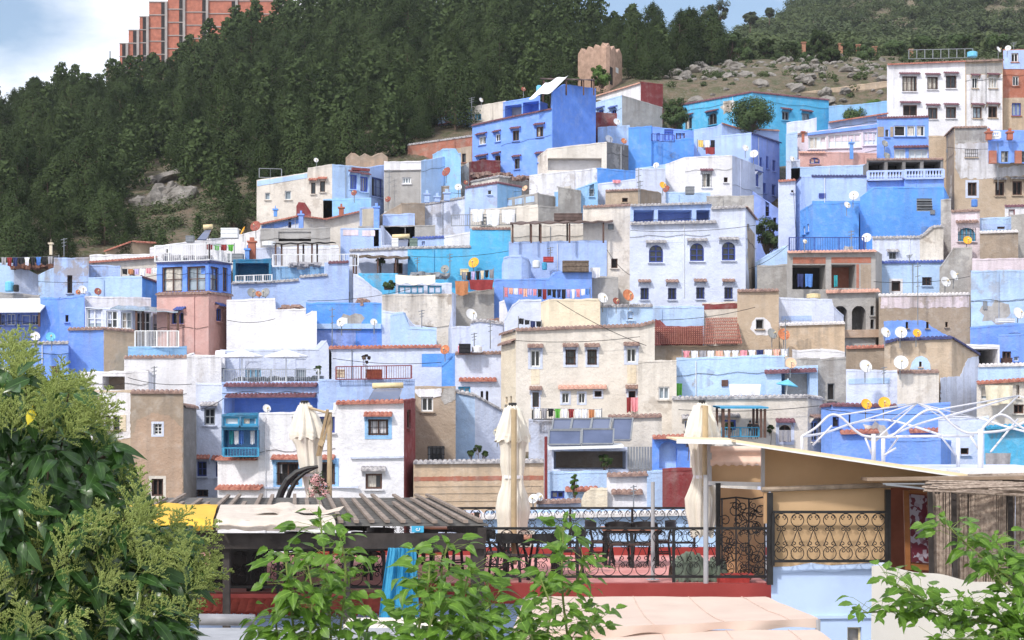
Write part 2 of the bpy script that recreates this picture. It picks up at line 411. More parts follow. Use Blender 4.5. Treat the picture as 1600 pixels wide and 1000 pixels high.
            cols = next((int(q[1:]) for q in tk if q[0] == 'm' and q[1:].isdigit()), 2 if w > 0.5 else 1); rows = next((int(q[1:]) for q in tk if q[0] == 'r' and q[1:].isdigit()), 1 if h < 1.6 else 2)
            for c in range(1, cols): u = ua+w*c/cols; fb(u-t*0.4, u+t*0.4, z0+t, z1-t, 0.04)
            for r in range(1, rows):
                z = z0+h*r/rows
                for c in range(cols): fb(ua+w*c/cols+t*0.45, ua+w*(c+1)/cols-t*0.45, z-t*0.3, z+t*0.3, 0.035)
            root = fm.build('window', FR[frame], s.root)
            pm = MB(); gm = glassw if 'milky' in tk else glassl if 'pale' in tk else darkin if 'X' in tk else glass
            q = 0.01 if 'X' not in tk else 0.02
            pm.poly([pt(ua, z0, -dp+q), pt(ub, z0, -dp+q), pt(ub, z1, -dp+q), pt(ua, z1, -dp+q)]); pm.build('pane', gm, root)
            wr = random.Random(int(x0*17+y0*5))
            if gm is glass and wr.random() < .3: pm_ = root.children[-1] if False else None
            if 'C' in tk or ('X' not in tk and w > .6 and wr.random() < .4):
                cm = MB(); x = ua+w*0.12; wr_k = wr.choice((.3, .36, .5, .72))
                cm.grid(lambda u, v: pt(x+u*w*wr_k, z0+t+(h-2*t)*v, -dp+.035+0.012*math.sin(u*22)), 14, 1); cm.build('curtain', simple('pale_curtain', (205, 198, 188), 0.9), root)
        if 'A' in tk:     # spandrels that round the top
            am = MB(); r = w/2; n_ = 8; zc = z1-min(r, h*0.5); ry = z1-zc
            for sgn in (-1, 1):
                um = (ua+ub)/2; corner = (um+sgn*r, z1)
                pl = [pt(corner[0], corner[1], -0.02)]
                for k in range(n_+1):
                    a = math.pi/2*k/n_; pl.append(pt(um+sgn*r*math.cos(a), zc+ry*math.sin(a), -0.02))
                am.prism(pl, -n*0.10)
            am.build('arch', plaster(wallm) if wallm in MATS or True else None, root)
        if 'G' in tk:
            gm = MB(); kx = max(3, int(w/0.16))
            for k in range(kx+1): gm.tube([pt(ua+w*k/kx, z0, 0.05), pt(ua+w*k/kx, z1, 0.05)], 0.012, 4)
            for z in (z0+h*.1, z0+h*.5, z1-h*.1): gm.tube([pt(ua-.04, z, 0.06), pt(ub+.04, z, 0.06)], 0.012, 4)
            gm.build('grille', FR['black'], root)
        tr = next((t[1:] for t in tk if t[0] == 'T'), None)
        if tr:
            b = min(0.18, w*0.25); tm = MB()
            for a_, b_, c_, d_ in ((ua-b, ua, z0-b, z1+b), (ub, ub+b, z0-b, z1+b), (ua, ub, z1, z1+b), (ua, ub, z0-b, z0)):
                tm.obox(pt((a_+b_)/2, (c_+d_)/2, 0.0), e, n, Vector((0, 0, 1)), (b_-a_)/2, 0.025, (d_-c_)/2)
            tm.build('window_trim', plaster(tr), root)
        elif not deep:
            sm = MB(); sm.obox(pt((ua+ub)/2, z0-0.04, 0.05), e, n, Vector((0, 0, 1)), w/2+0.08, 0.09, 0.035); sm.build('sill', plaster(wallm), root)
        hd = next((t[1:] for t in tk if t[0] == 'H'), None)
        if hd:
            g = float(next((t[1:] for t in tk if t[0] == 'g' and t[1:].replace('.', '').isdigit()), 0.28)); ext = max(0.18, w*0.24); hm = MB()
            zc = min(z1+g, min(s.T[i].z, s.T[i+1].z)-0.05)
            a, b = max(0.0, ua-ext), min(L, ub+ext)
            tile_row(hm, pt(a, zc), pt(b, zc), n, 0.34, 0.12, 0.2, 0.045, 0.0, 0.04); hm.build('window_hood', TL[hd], root)
            for u_ in (a+.02, b-.09): bm = MB(); bm.prism([pt(u_, zc-.1), pt(u_, zc-.1, .3), pt(u_, zc-.42)], e*0.07); bm.build('hood_bracket', plaster(tr or wallm), root)
        if 'S' in tk:     # open shutters
            for sg, u0 in ((-1, ua), (1, ub)):
                sm = MB(); c = pt(u0+sg*w*0.24, (z0+z1)/2, 0.04); sm.obox(c, e, n, Vector((0, 0, 1)), w*0.22, 0.02, h/2)
                for k in range(6): sm.obox(pt(u0+sg*w*0.24, z0+h*(k+0.5)/6, 0.07), e, n, Vector((0, 0, 1)), w*0.17, 0.012, h*0.03)
                sm.build('shutter', FR[next((t[1:] for t in tk if t[0] == '/'), 'white')], root)
    def patch(s, poly, m, th=0.018, ragged=0.0, name='plaster_patch'):
        i = s.face(sum(p[0] for p in poly)/len(poly)); n = s.nrm[i]; rnd = random.Random(int(poly[0][0]*31+poly[0][1]))
        pts = []
        for (a, b), (c, d) in zip(poly, poly[1:]+poly[:1]):
            k = max(1, int(math.hypot(c-a, d-b)/3)) if ragged else 1
            for q in range(k):
                t = q/k; j = ragged if 0 < q else 0
                pts.append(s.hit(a+(c-a)*t+rnd.uniform(-j, j), b+(d-b)*t+rnd.uniform(-j, j), i))
        A = s.T[i]; e = (s.T[i+1]-A); e.z = 0; e.normalize()
        bm = bmesh.new(); f = bm.faces.new([bm.verts.new(p+n*th) for p in pts])
        hs = [h for h in s.holes[i]]
        for h in hs:
            for co, no in ((A+e*h[0], e), (A+e*h[1], e), (Vector((0, 0, h[2])), Vector((0, 0, 1))), (Vector((0, 0, h[3])), Vector((0, 0, 1)))):
                bmesh.ops.bisect_plane(bm, geom=bm.verts[:]+bm.edges[:]+bm.faces[:], plane_co=co, plane_no=no, dist=1e-5)
        kill = []
        for f in bm.faces:
            c = f.calc_center_median(); u = (c-A).dot(e)
            if any(h[0] < u < h[1] and h[2] < c.z < h[3] for h in hs): kill.append(f)
        bmesh.ops.delete(bm, geom=kill, context='FACES')
        bm.verts.ensure_lookup_table(); bm.verts.index_update(); mb = MB()
        mb.v = [v.co.copy() for v in bm.verts]
        for f in bm.faces: mb.f.append(tuple(v.index for v in f.verts)); mb.m.append(0)
        for ed in bm.edges:
            if len(ed.link_faces) == 1:
                p, q = ed.verts[0].co, ed.verts[1].co; mb.poly((p, q, q-n*(th+.02), p-n*(th+.02)))
        bm.free()
        if not mb.f: return
        return mb.build(name, mat(m), s.root)
    def ledge(s, x0, y0, x1, y1, m='WH1', proj=0.15, th=0.12, tiles=None, i=None, name='ledge'):
        i = s.face((x0+x1)/2) if i is None else i; a, b = s.hit(x0, y0, i), s.hit(x1, y1, i); n = s.nrm[i]; mb = MB()
        if tiles: tile_row(mb, a, b, n, proj+0.12, 0.1, back=0.0); return mb.build('tile_ledge', TL[tiles], s.root)
        d = (b-a); L = d.length; d.normalize(); mb.obox((a+b)/2+n*(proj/2), d, n, d.cross(n), L/2, proj/2+.01, th/2); return mb.build(name, mat(m), s.root)
# ---------------------------------------------------------------- terrain: the town's slope, the forested hill, the mountain behind
BND = [(-600, 122), (0, 127), (200, 129), (330, 131), (400, 138), (520, 141), (600, 146), (740, 158), (860, 162), (930, 166), (1000, 170), (1300, 171), (2300, 171)]
RID = [(-600, 205, 230), (0, 205, 204), (90, 208, 170), (180, 214, 164), (260, 220, 148), (330, 222, 100), (420, 226, 74), (520, 228, 44), (640, 230, 46), (760, 228, 40), (860, 224, 48), (930, 214, 66), (980, 206, 92), (1060, 202, 104), (1120, 202, 99), (1200, 203, 92), (1330, 204, 90), (1600, 204, 92), (2300, 204, 95)]
MTN = [(-600, 330), (800, 230), (1000, 170), (1090, 120), (1140, 88), (1170, 62), (1200, 42), (1230, 20), (1260, -4), (1400, -70), (1600, -140), (1900, -200), (2300, -230)]
def colr(px):
    Db = lerp_tab(BND, px); rb = lerp_tab(DROW, Db)
    Dr = lerp_tab([(a, b) for a, b, c in RID], px); rr = lerp_tab([(a, c) for a, b, c in RID], px)
    z = lambda row, D: (HY-row)/F*D
    k = [(20, -15.5), (40, -14.5), (62, -12.0)]
    k += [(d, z(r, d)-3.5) for d, r in DROW if d < Db-8]
    k += [(Db, z(rb, Db)-1.0), (Dr, z(rr, Dr)), (Dr+14, z(rr+10, Dr+14))]
    k += [(300, z(max(rr+14, 104), 300)), (430, z(max(rr+30, 100), 430)) if px < 1000 else (380, z(80, 380))]
    rm = lerp_tab(MTN, px)
    if px > 1000: k += [(430, z(60+(rm-60)*0.35, 430)), (520, z(rm, 520)), (600, z(rm+40, 600)), (900, z(rm+90, 900))]
    else: k += [(520, z(rm+20, 520)), (900, z(rm+160, 900))]
    return k
TPX = [-600+25*i for i in range(117)]
TK = [colr(p) for p in TPX]
def tz(px, D):
    """terrain height at the column px and distance D"""
    t = min(max((px+600)/25, 0), len(TPX)-1.001); i = int(t); f = t-i
    return CZ+lerp_tab(TK[i], D)*(1-f)+lerp_tab(TK[i+1], D)*f
def tzw(x, y): return tz(CX+x*F/y, y)
def rough(x, y): return (0.9*math.sin(x*.31+y*.17)*math.sin(y*.23-x*.11)+0.4*math.sin(x*.9+1.3)*math.sin(y*.8+x*.2))
tm_ = MB()
DS = [20+ (1.06**i-1)*30 for i in range(200)]; DS = sorted({round(20*(1.0175**i), 2) for i in range(220) if 20*(1.0175**i) < 900})
def tpt(u, v):
    px = -600+u*2890; D = DS[min(len(DS)-1, round(v*(len(DS)-1)))]
    x = (px-CX)/F*D; z = tz(px, D)
    if D > 120: z += rough(x, D)*min(1, (D-120)/60)*(0.35 if D < 230 else 1.4)
    return (x, D, z)
tm_.smooth = True
tm_.grid(tpt, 230, len(DS)-1)
def ground_mat():
    m, nt, b = newmat('hillside_ground')
    pos = nt.nodes.new('ShaderNodeNewGeometry').outputs['Position']
    n1 = noise(nt, pos, 0.12, 6, 0.6); n2 = noise(nt, pos, 0.9, 8, 0.7); n3 = noise(nt, pos, 4, 5, 0.7)
    col = mixc(nt, ramp(nt, n2, .40, .62), (0.24, 0.175, 0.12), (0.085, 0.105, 0.035))
    col = mixc(nt, ramp(nt, n3, .5, .7, 0, .7), col, (0.33, 0.30, 0.27))
    col = mixc(nt, ramp(nt, n1, .5, .65, 0, .4), col, (0.30, 0.25, 0.18))
    nt.links.new(col, b.inputs['Base Color']); b.inputs['Roughness'].default_value = 0.95
    bp = nt.nodes.new('ShaderNodeBump'); bp.inputs['Distance'].default_value = 0.5; nt.links.new(n3, bp.inputs['Height']); nt.links.new(bp.outputs[0], b.inputs['Normal'])
    return m
gm_ = ground_mat()
ter = thing('hillside', tm_, gm_, None, None, base=Vector((0, 0, 0)), kind='structure')
fg = MB(); fg.grid(lambda u, v: ((u-.5)*160, -40+v*100, CZ-15.6-0.5*v), 8, 8); thing('ground', fg, gm_, None, None, base=Vector((0, 0, 0)), kind='structure')

# ---------------------------------------------------------------- foliage
def leafmat(name, a, b_, trans=0.25, rough=0.65, scale=0.8, spec=0.3, var_obj=0.25):
    m, nt, b = newmat(name)
    pos = nt.nodes.new('ShaderNodeNewGeometry').outputs['Position']; oi = nt.nodes.new('ShaderNodeObjectInfo').outputs['Random']
    n = noise(nt, pos, scale, 4, 0.7)
    col = mixc(nt, ramp(nt, n, .35, .65), a, b_)
    col = mixc(nt, ramp(nt, oi, 0, 1, 0, var_obj), col, tuple(min(1, v*1.9+0.01) for v in b_))
    nt.links.new(col, b.inputs['Base Color']); b.inputs['Roughness'].default_value = rough; b.inputs['Specular IOR Level'].default_value = spec
    tr = nt.nodes.new('ShaderNodeBsdfTranslucent'); nt.links.new(mixc(nt, 0.5, col, tuple(min(1, v*1.6) for v in b_)), tr.inputs[0])
    ms = nt.nodes.new('ShaderNodeMixShader'); ms.inputs[0].default_value = trans
    o = nt.nodes['Material Output']; nt.links.new(b.outputs[0], ms.inputs[1]); nt.links.new(tr.outputs[0], ms.inputs[2]); nt.links.new(ms.outputs[0], o.inputs[0])
    return m
pine_m = leafmat('pine_needles', (0.019, 0.034, 0.014), (0.054, 0.078, 0.029), 0.22, 0.9, 0.16, .05, .5)
bush_m = leafmat('scrub_leaves', (0.036, 0.058, 0.024), (0.090, 0.115, 0.050), 0.2, 0.8, 0.09, .1)
broad_m = leafmat('broad_leaves', (0.035, 0.062, 0.02), (0.075, 0.12, 0.035), 0.25, 0.6, 0.9)
euca_m = leafmat('eucalyptus_leaves', (0.045, 0.06, 0.035), (0.09, 0.11, 0.06), 0.2, 0.6, 0.6)
vine_m = leafmat('vine_leaves', (0.06, 0.12, 0.02), (0.13, 0.22, 0.045), 0.3, 0.6, 1.2)
bark_m = simple('bark', (96, 80, 68), 0.95, 0.3, 3.0, bump=0.5)
def rdir(r):
    while True:
        v = Vector((r.uniform(-1, 1), r.uniform(-1, 1), r.uniform(-1, 1)))
        if 0.05 < v.length < 1: return v.normalized()
def tuft(mb, c, rad, k, s, r, flat=0.75, updir=0.25, ctr=None):
    """k leaf faces on and in an ellipsoid of radius rad"""
    for _ in range(k):
        d = rdir(r); rr = rad*(0.35+0.65*r.random()**0.5); p = c+Vector((d.x*rr, d.y*rr, d.z*rr*flat))
        n = (d+rdir(r)*0.9+Vector((0, 0, updir))) if ctr is None else (d*.45+(p-ctr).normalized()*.9+rdir(r)*.45+Vector((0, 0, .35)))
        n.normalize(); a = n.cross(rdir(r)).normalized(); b = n.cross(a)
        w, h = s*r.uniform(.6, 1.2), s*r.uniform(.9, 1.9)
        mb.poly((p-a*w*.5, p+b*h*.5, p+a*w*.5, p-b*h*.5))
def pine_meshes(seed, H=5.4, W=1.65, clumps=42, per=62, s=0.19, top=0.16, trunk0=0.0):
    r = random.Random(seed); t = MB(); c = MB()
    lean = Vector((r.uniform(-.25, .25), r.uniform(-.25, .25), 0)); ax = lambda z: lean*(max(0, z)/H)**1.3+Vector((0, 0, z))
    t.tube([ax(-.6), ax(H*.3), ax(H*.65), ax(H*.95)], [0.13, 0.10, 0.06, 0.02], 6)
    tiers = 7
    for i in range(clumps):
        f = (i+0.5)/clumps; z = H*(0.08+0.86*f); w = W*(1-f**2.3)**0.62*(0.8+0.2*min(1, f/.12))
        a = i*2.4+r.uniform(-.5, .5); rr = w*r.uniform(.35, .85)*(0 if f > .95 else 1)
        p = ax(z)+Vector((math.cos(a)*rr, math.sin(a)*rr, r.uniform(-.15, .15)))
        rad = 0.30+0.42*(w/W)*r.uniform(.7, 1.25); ctr = ax(z-.5)
        if rr > .3: t.tube([ax(max(.3, z-rr*.35)), p], [0.035, 0.012], 4, cap=False)
        tuft(c, p, rad, int(per*(0.5+rad)), s, r, 1.05, ctr=ctr)
        tuft(c, p+Vector((0, 0, rad*.8)), rad*.33, int(per*.22), s*.8, r, 1.9, ctr=ctr)
    return t.mesh('trunk', [bark_m]), c.mesh('crown', [pine_m])
def put_tree(name, loc, sc, rz, meshes, label, cat='tree', group=None):
    r = empty(name, loc, label, cat, group, rz); r.scale = sc
    for nm, me in zip(('trunk', 'crown'), meshes):
        o = bpy.data.objects.new(nm, me); COL.objects.link(o); o.parent = r
    return r
PINES = [pine_meshes(10+i, 4.7+0.4*(i % 3), 1.75+0.16*(i % 4), 30+2*i, 190, .105) for i in range(7)]
rf = random.Random(5)
HOLES = [(262, 320, 58, 52), (215, 335, 34, 36), (262, 290, 34, 22), (384, 290, 24, 40), (335, 345, 34, 22)]
def is_forest(px, D):
    if D < lerp_tab(BND, px)+(2.5 if px > 420 else -3.5): return False
    row = HY-(tz(px, D)-CZ)/D*F
    if any(((px-a)/c)**2+((row-b)/d)**2 < 1 for a, b, c, d in HOLES): return False
    if px > 1000 and row > 128-(px-1000)*0.22: return False
    if px > 1120: return False
    if 893 < px < 988 and (D < 180 or row > 112): return False
    if 640 < px < 675 and row < 62 and False: return False
    return True
cand = []
tries = 0
while len(cand) < 740 and tries < 60000:
    tries += 1
    D = rf.uniform(124, 236); x = rf.uniform(-78, 32); px = CX+x*F/D
    if px < -70 or px > 1130 or D > lerp_tab([(a, b) for a, b, c in RID], px)+8: continue
    if not is_forest(px, D): continue
    if any((x-a)**2+(D-b)**2 < 2.6**2 for a, b in cand): continue
    cand.append((x, D))
cand.sort(key=lambda t: t[1])
LODP = []
for i in range(4):
    r_ = random.Random(90+i); q = MB()
    for k in range(17):
        f = (k+.5)/17; w = 1.6*(1-max(0, f-.16)/.88)**.72; a = k*2.4
        tuft(q, Vector((math.cos(a)*w*.6, math.sin(a)*w*.6, 5.2*(.1+.85*f))), .35+.42*w/1.6, 40, .27, r_)
    LODP.append(q)
far = MB(); near_n = 0
for i, (x, D) in enumerate(cand):
    px = CX+x*F/D; row = HY-(tz(px, D)-CZ)/D*F
    s = rf.choice((.62, .8, .9, 1.0, 1.1, 1.25))*(1.0 if px < 560 else 1.05)*(1.15 if D > 205 and px > 300 else 1)*(.5 if 175 < px < 345 and row > 335 or 365 < px < 402 and row > 290 else 1)
    if near_n < 300 and (rf.random() < 0.62 or D > 200):
        near_n += 1
        put_tree('pine_tree', (x, D, tz(px, D)-0.2), (s*rf.uniform(.9, 1.12), s*rf.uniform(.9, 1.12), s*rf.uniform(.9, 1.15)), rf.uniform(0, 6.28), PINES[rf.randrange(7)],
                 ('dark pine on the forest skyline left of the unfinished brick building' if row < 175 and px < 200 else 'pine in the forest at the foot of the unfinished brick building' if row < 130 and px < 450 else 'tall dark pine along the top edge of the forest, right half' if row < 75 else 'pine around the stone tower and the rocky slope' if px > 840 else 'dark green pine in the forest straight above the blue and white houses' if px > 430 else 'dark green pine low in the forest above the leftmost roofs' if row > 300 else 'dark green pine in the left middle of the hill forest'), group='pines of the hill forest')
    else:
        q = LODP[i % 4]; a = rf.uniform(0, 6.28); ca, sa = math.cos(a)*s, math.sin(a)*s; o = Vector((x, D, tz(px, D)-.2)); n0 = len(far.v)
        far.v.extend(Vector((v.x*ca-v.y*sa, v.x*sa+v.y*ca, v.z*s))+o for v in q.v); far.f.extend(tuple(n0+j for j in f) for f in q.f); far.m.extend(q.m)
thing('pine_wood', far, pine_m, 'mass of further pines filling the hill forest behind the town', 'forest', kind='stuff')
# low undergrowth between the pines and on the rocky slopes
und = MB(); ru = random.Random(8)
for _ in range(1900):
    D = ru.uniform(120, 240); px = ru.uniform(-60, 1560)
    if D < lerp_tab(BND, px)-(12 if px > 1000 else 4 if px < 420 else -3) or (px > 1000 and D > 205): continue
    row = HY-(tz(px, D)-CZ)/D*F
    if px > 1000 and D < 190 and ru.random() < 0.35: continue
    if px < 1000 and any(((px-a)/c)**2+((row-b)/d)**2 < 1 for a, b, c, d in HOLES) and ru.random() < 0.6: continue
    x = (px-CX)/F*D; rad = ru.uniform(.4, 1.0)*(0.62 if px > 1000 else 1)
    tuft(und, Vector((x, D, tz(px, D)+rad*.3)), rad, 46, .2, ru, .7)
for _ in range(420):
    px = ru.uniform(990, 1640); D = ru.uniform(197, 245); x = (px-CX)/F*D; rad = ru.uniform(.7, 1.5); tuft(und, Vector((x, D, tz(px, D)+rad*.4)), rad, 90, .2, ru, .9, ctr=Vector((x, D, tz(px, D)-rad)))
for _ in range(90):
    px = ru.uniform(165, 405); D = ru.uniform(128, 143); x = (px-CX)/F*D; rad = ru.uniform(.5, 1.1); tuft(und, Vector((x, D, tz(px, D)+rad*.4)), rad, 110, .16, ru, .9, ctr=Vector((x, D, tz(px, D)-rad)))
thing('undergrowth', und, bush_m, 'low scrub and bushes between the pines and boulders on the slope', 'scrub', kind='stuff')
# the far mountain's scrub
mt = MB(); n_ = 0
BUSH = []
for i in range(5):
    q = MB(); r_ = random.Random(40+i)
    for k in range(7): tuft(q, Vector((r_.uniform(-1, 1), r_.uniform(-1, 1), r_.uniform(.3, 1.5))), r_.uniform(.6, 1.0), 44, .27, r_, .85, ctr=Vector((0, 0, 0)))
    BUSH.append(q)
for _ in range(5200):
    D = ru.uniform(235, 520); px = ru.uniform(1010, 1640)
    row = HY-(tz(px, D)-CZ)/D*F
    if row > 112 or row < -25: continue
    x = (px-CX)/F*D
    dens = 0.5+0.5*math.sin(x*.10+D*.045)*math.sin(D*.07-x*.05)
    if ru.random() > 0.18+0.8*dens+(0.5 if row > 45 else 0): continue
    s = ru.uniform(.6, 1.7)*(1.3 if row > 45 else 1); q = BUSH[ru.randrange(5)]; o = Vector((x, D, tz(px, D)+rough(x, D)*1.4-.2)); n0 = len(mt.v); n_ += 1
    a = ru.uniform(0, 6.28); ca, sa = math.cos(a)*s, math.sin(a)*s
    mt.v.extend(Vector((v.x*ca-v.y*sa, v.x*sa+v.y*ca, v.z*s))+o for v in q.v); mt.f.extend(tuple(n0+j for j in f) for f in q.f); mt.m.extend(q.m)
thing('mountain_scrub', mt, bush_m, 'grey green scrub covering the mountain behind the town', 'scrub', kind='stuff')
# bigger single trees
def round_tree(seed, H, Wd, trunk, m, clumps=34, per=80, s=.17, open_=1.0, flat=.7):
    r = random.Random(seed); t = MB(); c = MB()
    top = Vector((r.uniform(-.2, .2), 0, trunk)); t.tube([(0, 0, -.6), (0.05, 0, trunk*.5), top], [0.16*H/5, .12*H/5, .09*H/5], 7)
    for i in range(clumps):
        d = rdir(r); k_ = r.uniform(.55, 1); p = Vector((d.x*Wd*k_, d.y*Wd*k_, trunk+(H-trunk)*(.5+.42*d.z*k_)*(1 if flat > .5 else .8)))
        mid = top*.5+p*.5+Vector((0, 0, -.2)); t.tube([top*.95, mid, p], [.06*H/5, .035*H/5, .012], 4, cap=False)
        tuft(c, p, Wd*.34*r.uniform(.7, 1.15)*open_, int(per*1.5), s*.8, r, .85, ctr=Vector((0, 0, H*.35)))
    return t.mesh('trunk', [bark_m]), c.mesh('crown', [m])
def tree_at(px, row, D, hpx, wpx, m, label, trunkf=.3, seed=1, name='tree', group=None, **k):
    H = hpx/F*D; W = wpx/2/F*D; me = round_tree(seed, H, W*.8, H*trunkf, m, s=max(.12, .17*D/150), **k)
    o = P(px, row, D); return put_tree(name, (o.x, o.y, min(o.z, o.z)), (1, 1, 1), 0, me, label, group=group)
tree_at(1118, 72, 225, 76, 62, euca_m, 'tall open crowned eucalyptus against the sky above the rocky slope', .42, 3, 'eucalyptus_tree', clumps=26, open_=.7, per=60)
for i_, (x_, y_, h_, w_, lb_) in enumerate(((1008, 104, 66, 42, 'just right of the stone tower'), (1034, 104, 72, 38, 'second from the tower on the ridge'), (1060, 106, 56, 38, 'left of the dip in the skyline'), (1088, 106, 58, 40, 'under the left arm of the eucalyptus'), (1158, 100, 50, 36, 'right of the eucalyptus foot'), (1252, 94, 34, 34, 'behind the leftmost brick pillar'), (1322, 92, 30, 36, 'behind the short pillars'),
    (1398, 90, 30, 40, 'above the left corner of the white villa'), (1446, 86, 32, 46, 'above the middle of the white villa'), (1500, 84, 32, 50, 'above the right part of the white villa'), (1560, 82, 30, 50, 'above the narrow brick house'))): tree_at(x_, y_, 207, h_, w_, pine_m if i_ < 4 else broad_m, 'dark rounded tree '+lb_, .12, 300+i_, 'ridge_tree', 'trees on the ridge right of the tower', clumps=26)
tree_at(1172, 46, 330, 28, 26, euca_m, 'small round tree on the mountain ridge right of the eucalyptus', .3, 4)
tree_at(1202, 34, 330, 24, 16, euca_m, 'narrow tree on the ridge where the mountain meets the sky', .3, 14)
for i_, (x_, y_, h_, w_) in enumerate(((1012, 112, 30, 40), (1040, 118, 26, 44), (1075, 108, 40, 40), (1100, 112, 34, 46), (1165, 104, 34, 40), (1215, 102, 22, 30), (1262, 100, 20, 34), (1350, 96, 24, 40), (1085, 150, 14, 26), (1250, 134, 12, 24), (1310, 128, 12, 26), (1205, 118, 14, 30))): tree_at(x_, y_, 200 if y_ < 125 else 184, h_, w_, broad_m, 'rounded dark bush on the rocky slope right of the tower', .05, 200+i_, 'bush', 'bushes on the rocky slope', clumps=18)
tree_at(1140, 100, 204, 60, 44, broad_m, 'dark bushy tree directly below the tall eucalyptus', .12, 5, clumps=40)
tree_at(1197, 100, 202, 44, 32, pine_m, 'round dark pine left of the two brick gate pillars on the rocky slope', .15, 6, 'pine_tree')
tree_at(1233, 104, 200, 42, 34, pine_m, 'dark round pine right beside the first brick pillar', .15, 7, 'pine_tree')
tree_at(1282, 98, 206, 56, 44, pine_m, 'taller dark pine behind the umbrella pine', .2, 8, 'pine_tree')
tree_at(1295, 116, 196, 46, 44, pine_m, 'umbrella shaped pine with bare trunk among the boulders', .42, 9, 'pine_tree', flat=.45)
tree_at(1330, 92, 207, 20, 28, bush_m, 'low bush between the brick pillars', .1, 10, 'bush')
tree_at(1175, 206, 148, 54, 92, broad_m, 'large spreading fig tree in front of the cyan house', .02, 11, clumps=70)
tree_at(1056, 208, 153, 62, 50, broad_m, 'dense dark green tree left of the cyan house', .02, 12, clumps=46)
tree_at(1200, 402, 126, 74, 50, broad_m, 'dark tree in the shaded alley right of the house with blue arched windows', .04, 13, clumps=44)
tree_at(938, 142, 168, 44, 38, vine_m, 'bright green ivy climbing the stone tower', .1, 15, 'ivy', clumps=30)
tree_at(1130, 130, 178, 16, 66, bush_m, 'wide dark green bush between boulders above the cyan house', .1, 16, 'bush', clumps=40)
tree_at(1365, 186, 158, 30, 44, vine_m, 'bright green shrub beside the tan retaining wall', .1, 17, 'shrub')
tree_at(1330, 192, 157, 20, 70, broad_m, 'green shrubs behind the long blue roof terrace', .1, 18, 'shrub')
tree_at(1366, 120, 186, 18, 26, bush_m, 'dark bush at the corner of the tall white villa', .1, 19, 'bush')
# ---------------------------------------------------------------- rocks
def rockmat():
    m, nt, b = newmat('limestone')
    pos = nt.nodes.new('ShaderNodeNewGeometry').outputs['Position']
    n1 = noise(nt, pos, 1.1, 8, .7); n2 = noise(nt, pos, 5, 6, .7)
    col = mixc(nt, ramp(nt, n1, .35, .65), (0.17, 0.155, 0.14), (0.34, 0.315, 0.29)); col = mixc(nt, ramp(nt, n2, .55, .72, 0, .6), col, (0.12, 0.11, 0.10))
    nt.links.new(col, b.inputs['Base Color']); b.inputs['Roughness'].default_value = .95
    bp = nt.nodes.new('ShaderNodeBump'); bp.inputs['Distance'].default_value = 0.15; nt.links.new(n2, bp.inputs['Height']); nt.links.new(bp.outputs[0], b.inputs['Normal'])
    return m
rock_m = rockmat()
from mathutils import noise as mnoise
def rock_mesh(seed):
    q = MB(); so = Vector((seed*7.3, seed*3.1, 0))
    def fn(u, v):
        a, b = 2*math.pi*u, math.pi*(v-.5); d = Vector((math.cos(a)*math.cos(b), math.sin(a)*math.cos(b), math.sin(b)))
        k = 1+0.42*mnoise.noise(d*1.4+so)+0.2*mnoise.noise(d*3.3+so)+.08*mnoise.noise(d*8+so); return (d.x*k, d.y*k, d.z*k*.75)
    q.grid(fn, 14, 9); return q.mesh('boulder', [rock_m])
ROCKS = [rock_mesh(i) for i in range(7)]
rr_ = random.Random(21)
def rock(px, row, wpx, hpx, D, label, group):
    p = P(px, row, D); o = bpy.data.objects.new('boulder', ROCKS[rr_.randrange(7)]); COL.objects.link(o)
    o.location = p; o.rotation_euler = (rr_.uniform(-.4, .4), rr_.uniform(-.4, .4), rr_.uniform(0, 6.28)); s = wpx/2/F*D*(1.25 if 'outcrop' in group else 1); o.scale = (s*1.1, s*rr_.uniform(.8, 1.2), hpx/2/F*D*(2.0 if 'outcrop' in group else 1.5)); tag(o, label, 'boulder', group)
for px, row, w, h, lb in ((246, 324, 32, 34, 'big rounded grey boulder at the lower left of the outcrop above the left houses'), (250, 306, 24, 26, 'upright boulder above the biggest one in the outcrop'), (268, 302, 18, 24, 'narrow upright boulder in the middle of the outcrop'),
    (284, 312, 48, 26, 'long slanting boulder on the right of the outcrop'), (218, 322, 22, 20, 'low boulder on the left edge of the outcrop'), (262, 280, 40, 15, 'flat ledge of rock above the boulder outcrop'), (236, 284, 16, 11, 'small rock left of the flat ledge'), (200, 338, 26, 16, 'brownish rock low on the left below the outcrop'),
    (388, 262, 30, 26, 'pale rock face left of the white house with the roof frame'), (392, 306, 28, 20, 'rock beside the wall of the stained white house'), (330, 334, 26, 20, 'grey rock half hidden among bushes'), (370, 336, 20, 22, 'sandy rock above the long white wall')):
    D = 146; 
    for _ in range(60):
        if HY-(tz(px, D)-CZ)/D*F <= row+2: break
        D += 0.7
    rock(px, row, w, h, D, lb, 'boulders of the outcrop above the left houses')
for _ in range(215):
    px = rr_.uniform(1010, 1385); D = rr_.uniform(158, 204); row = HY-(tz(px, D)-CZ)/D*F
    w = rr_.choice((6, 7, 8, 9, 10, 12, 14, 17, 24)); rock(px, row-1, w, w*.55, D, 'pale limestone boulder on the dry slope ' + ('left, between the maroon block and the cyan house' if px < 1110 else 'above the roof of the cyan house' if px < 1230 else 'between the cyan house and the white villa'), 'boulders on the dry slope')
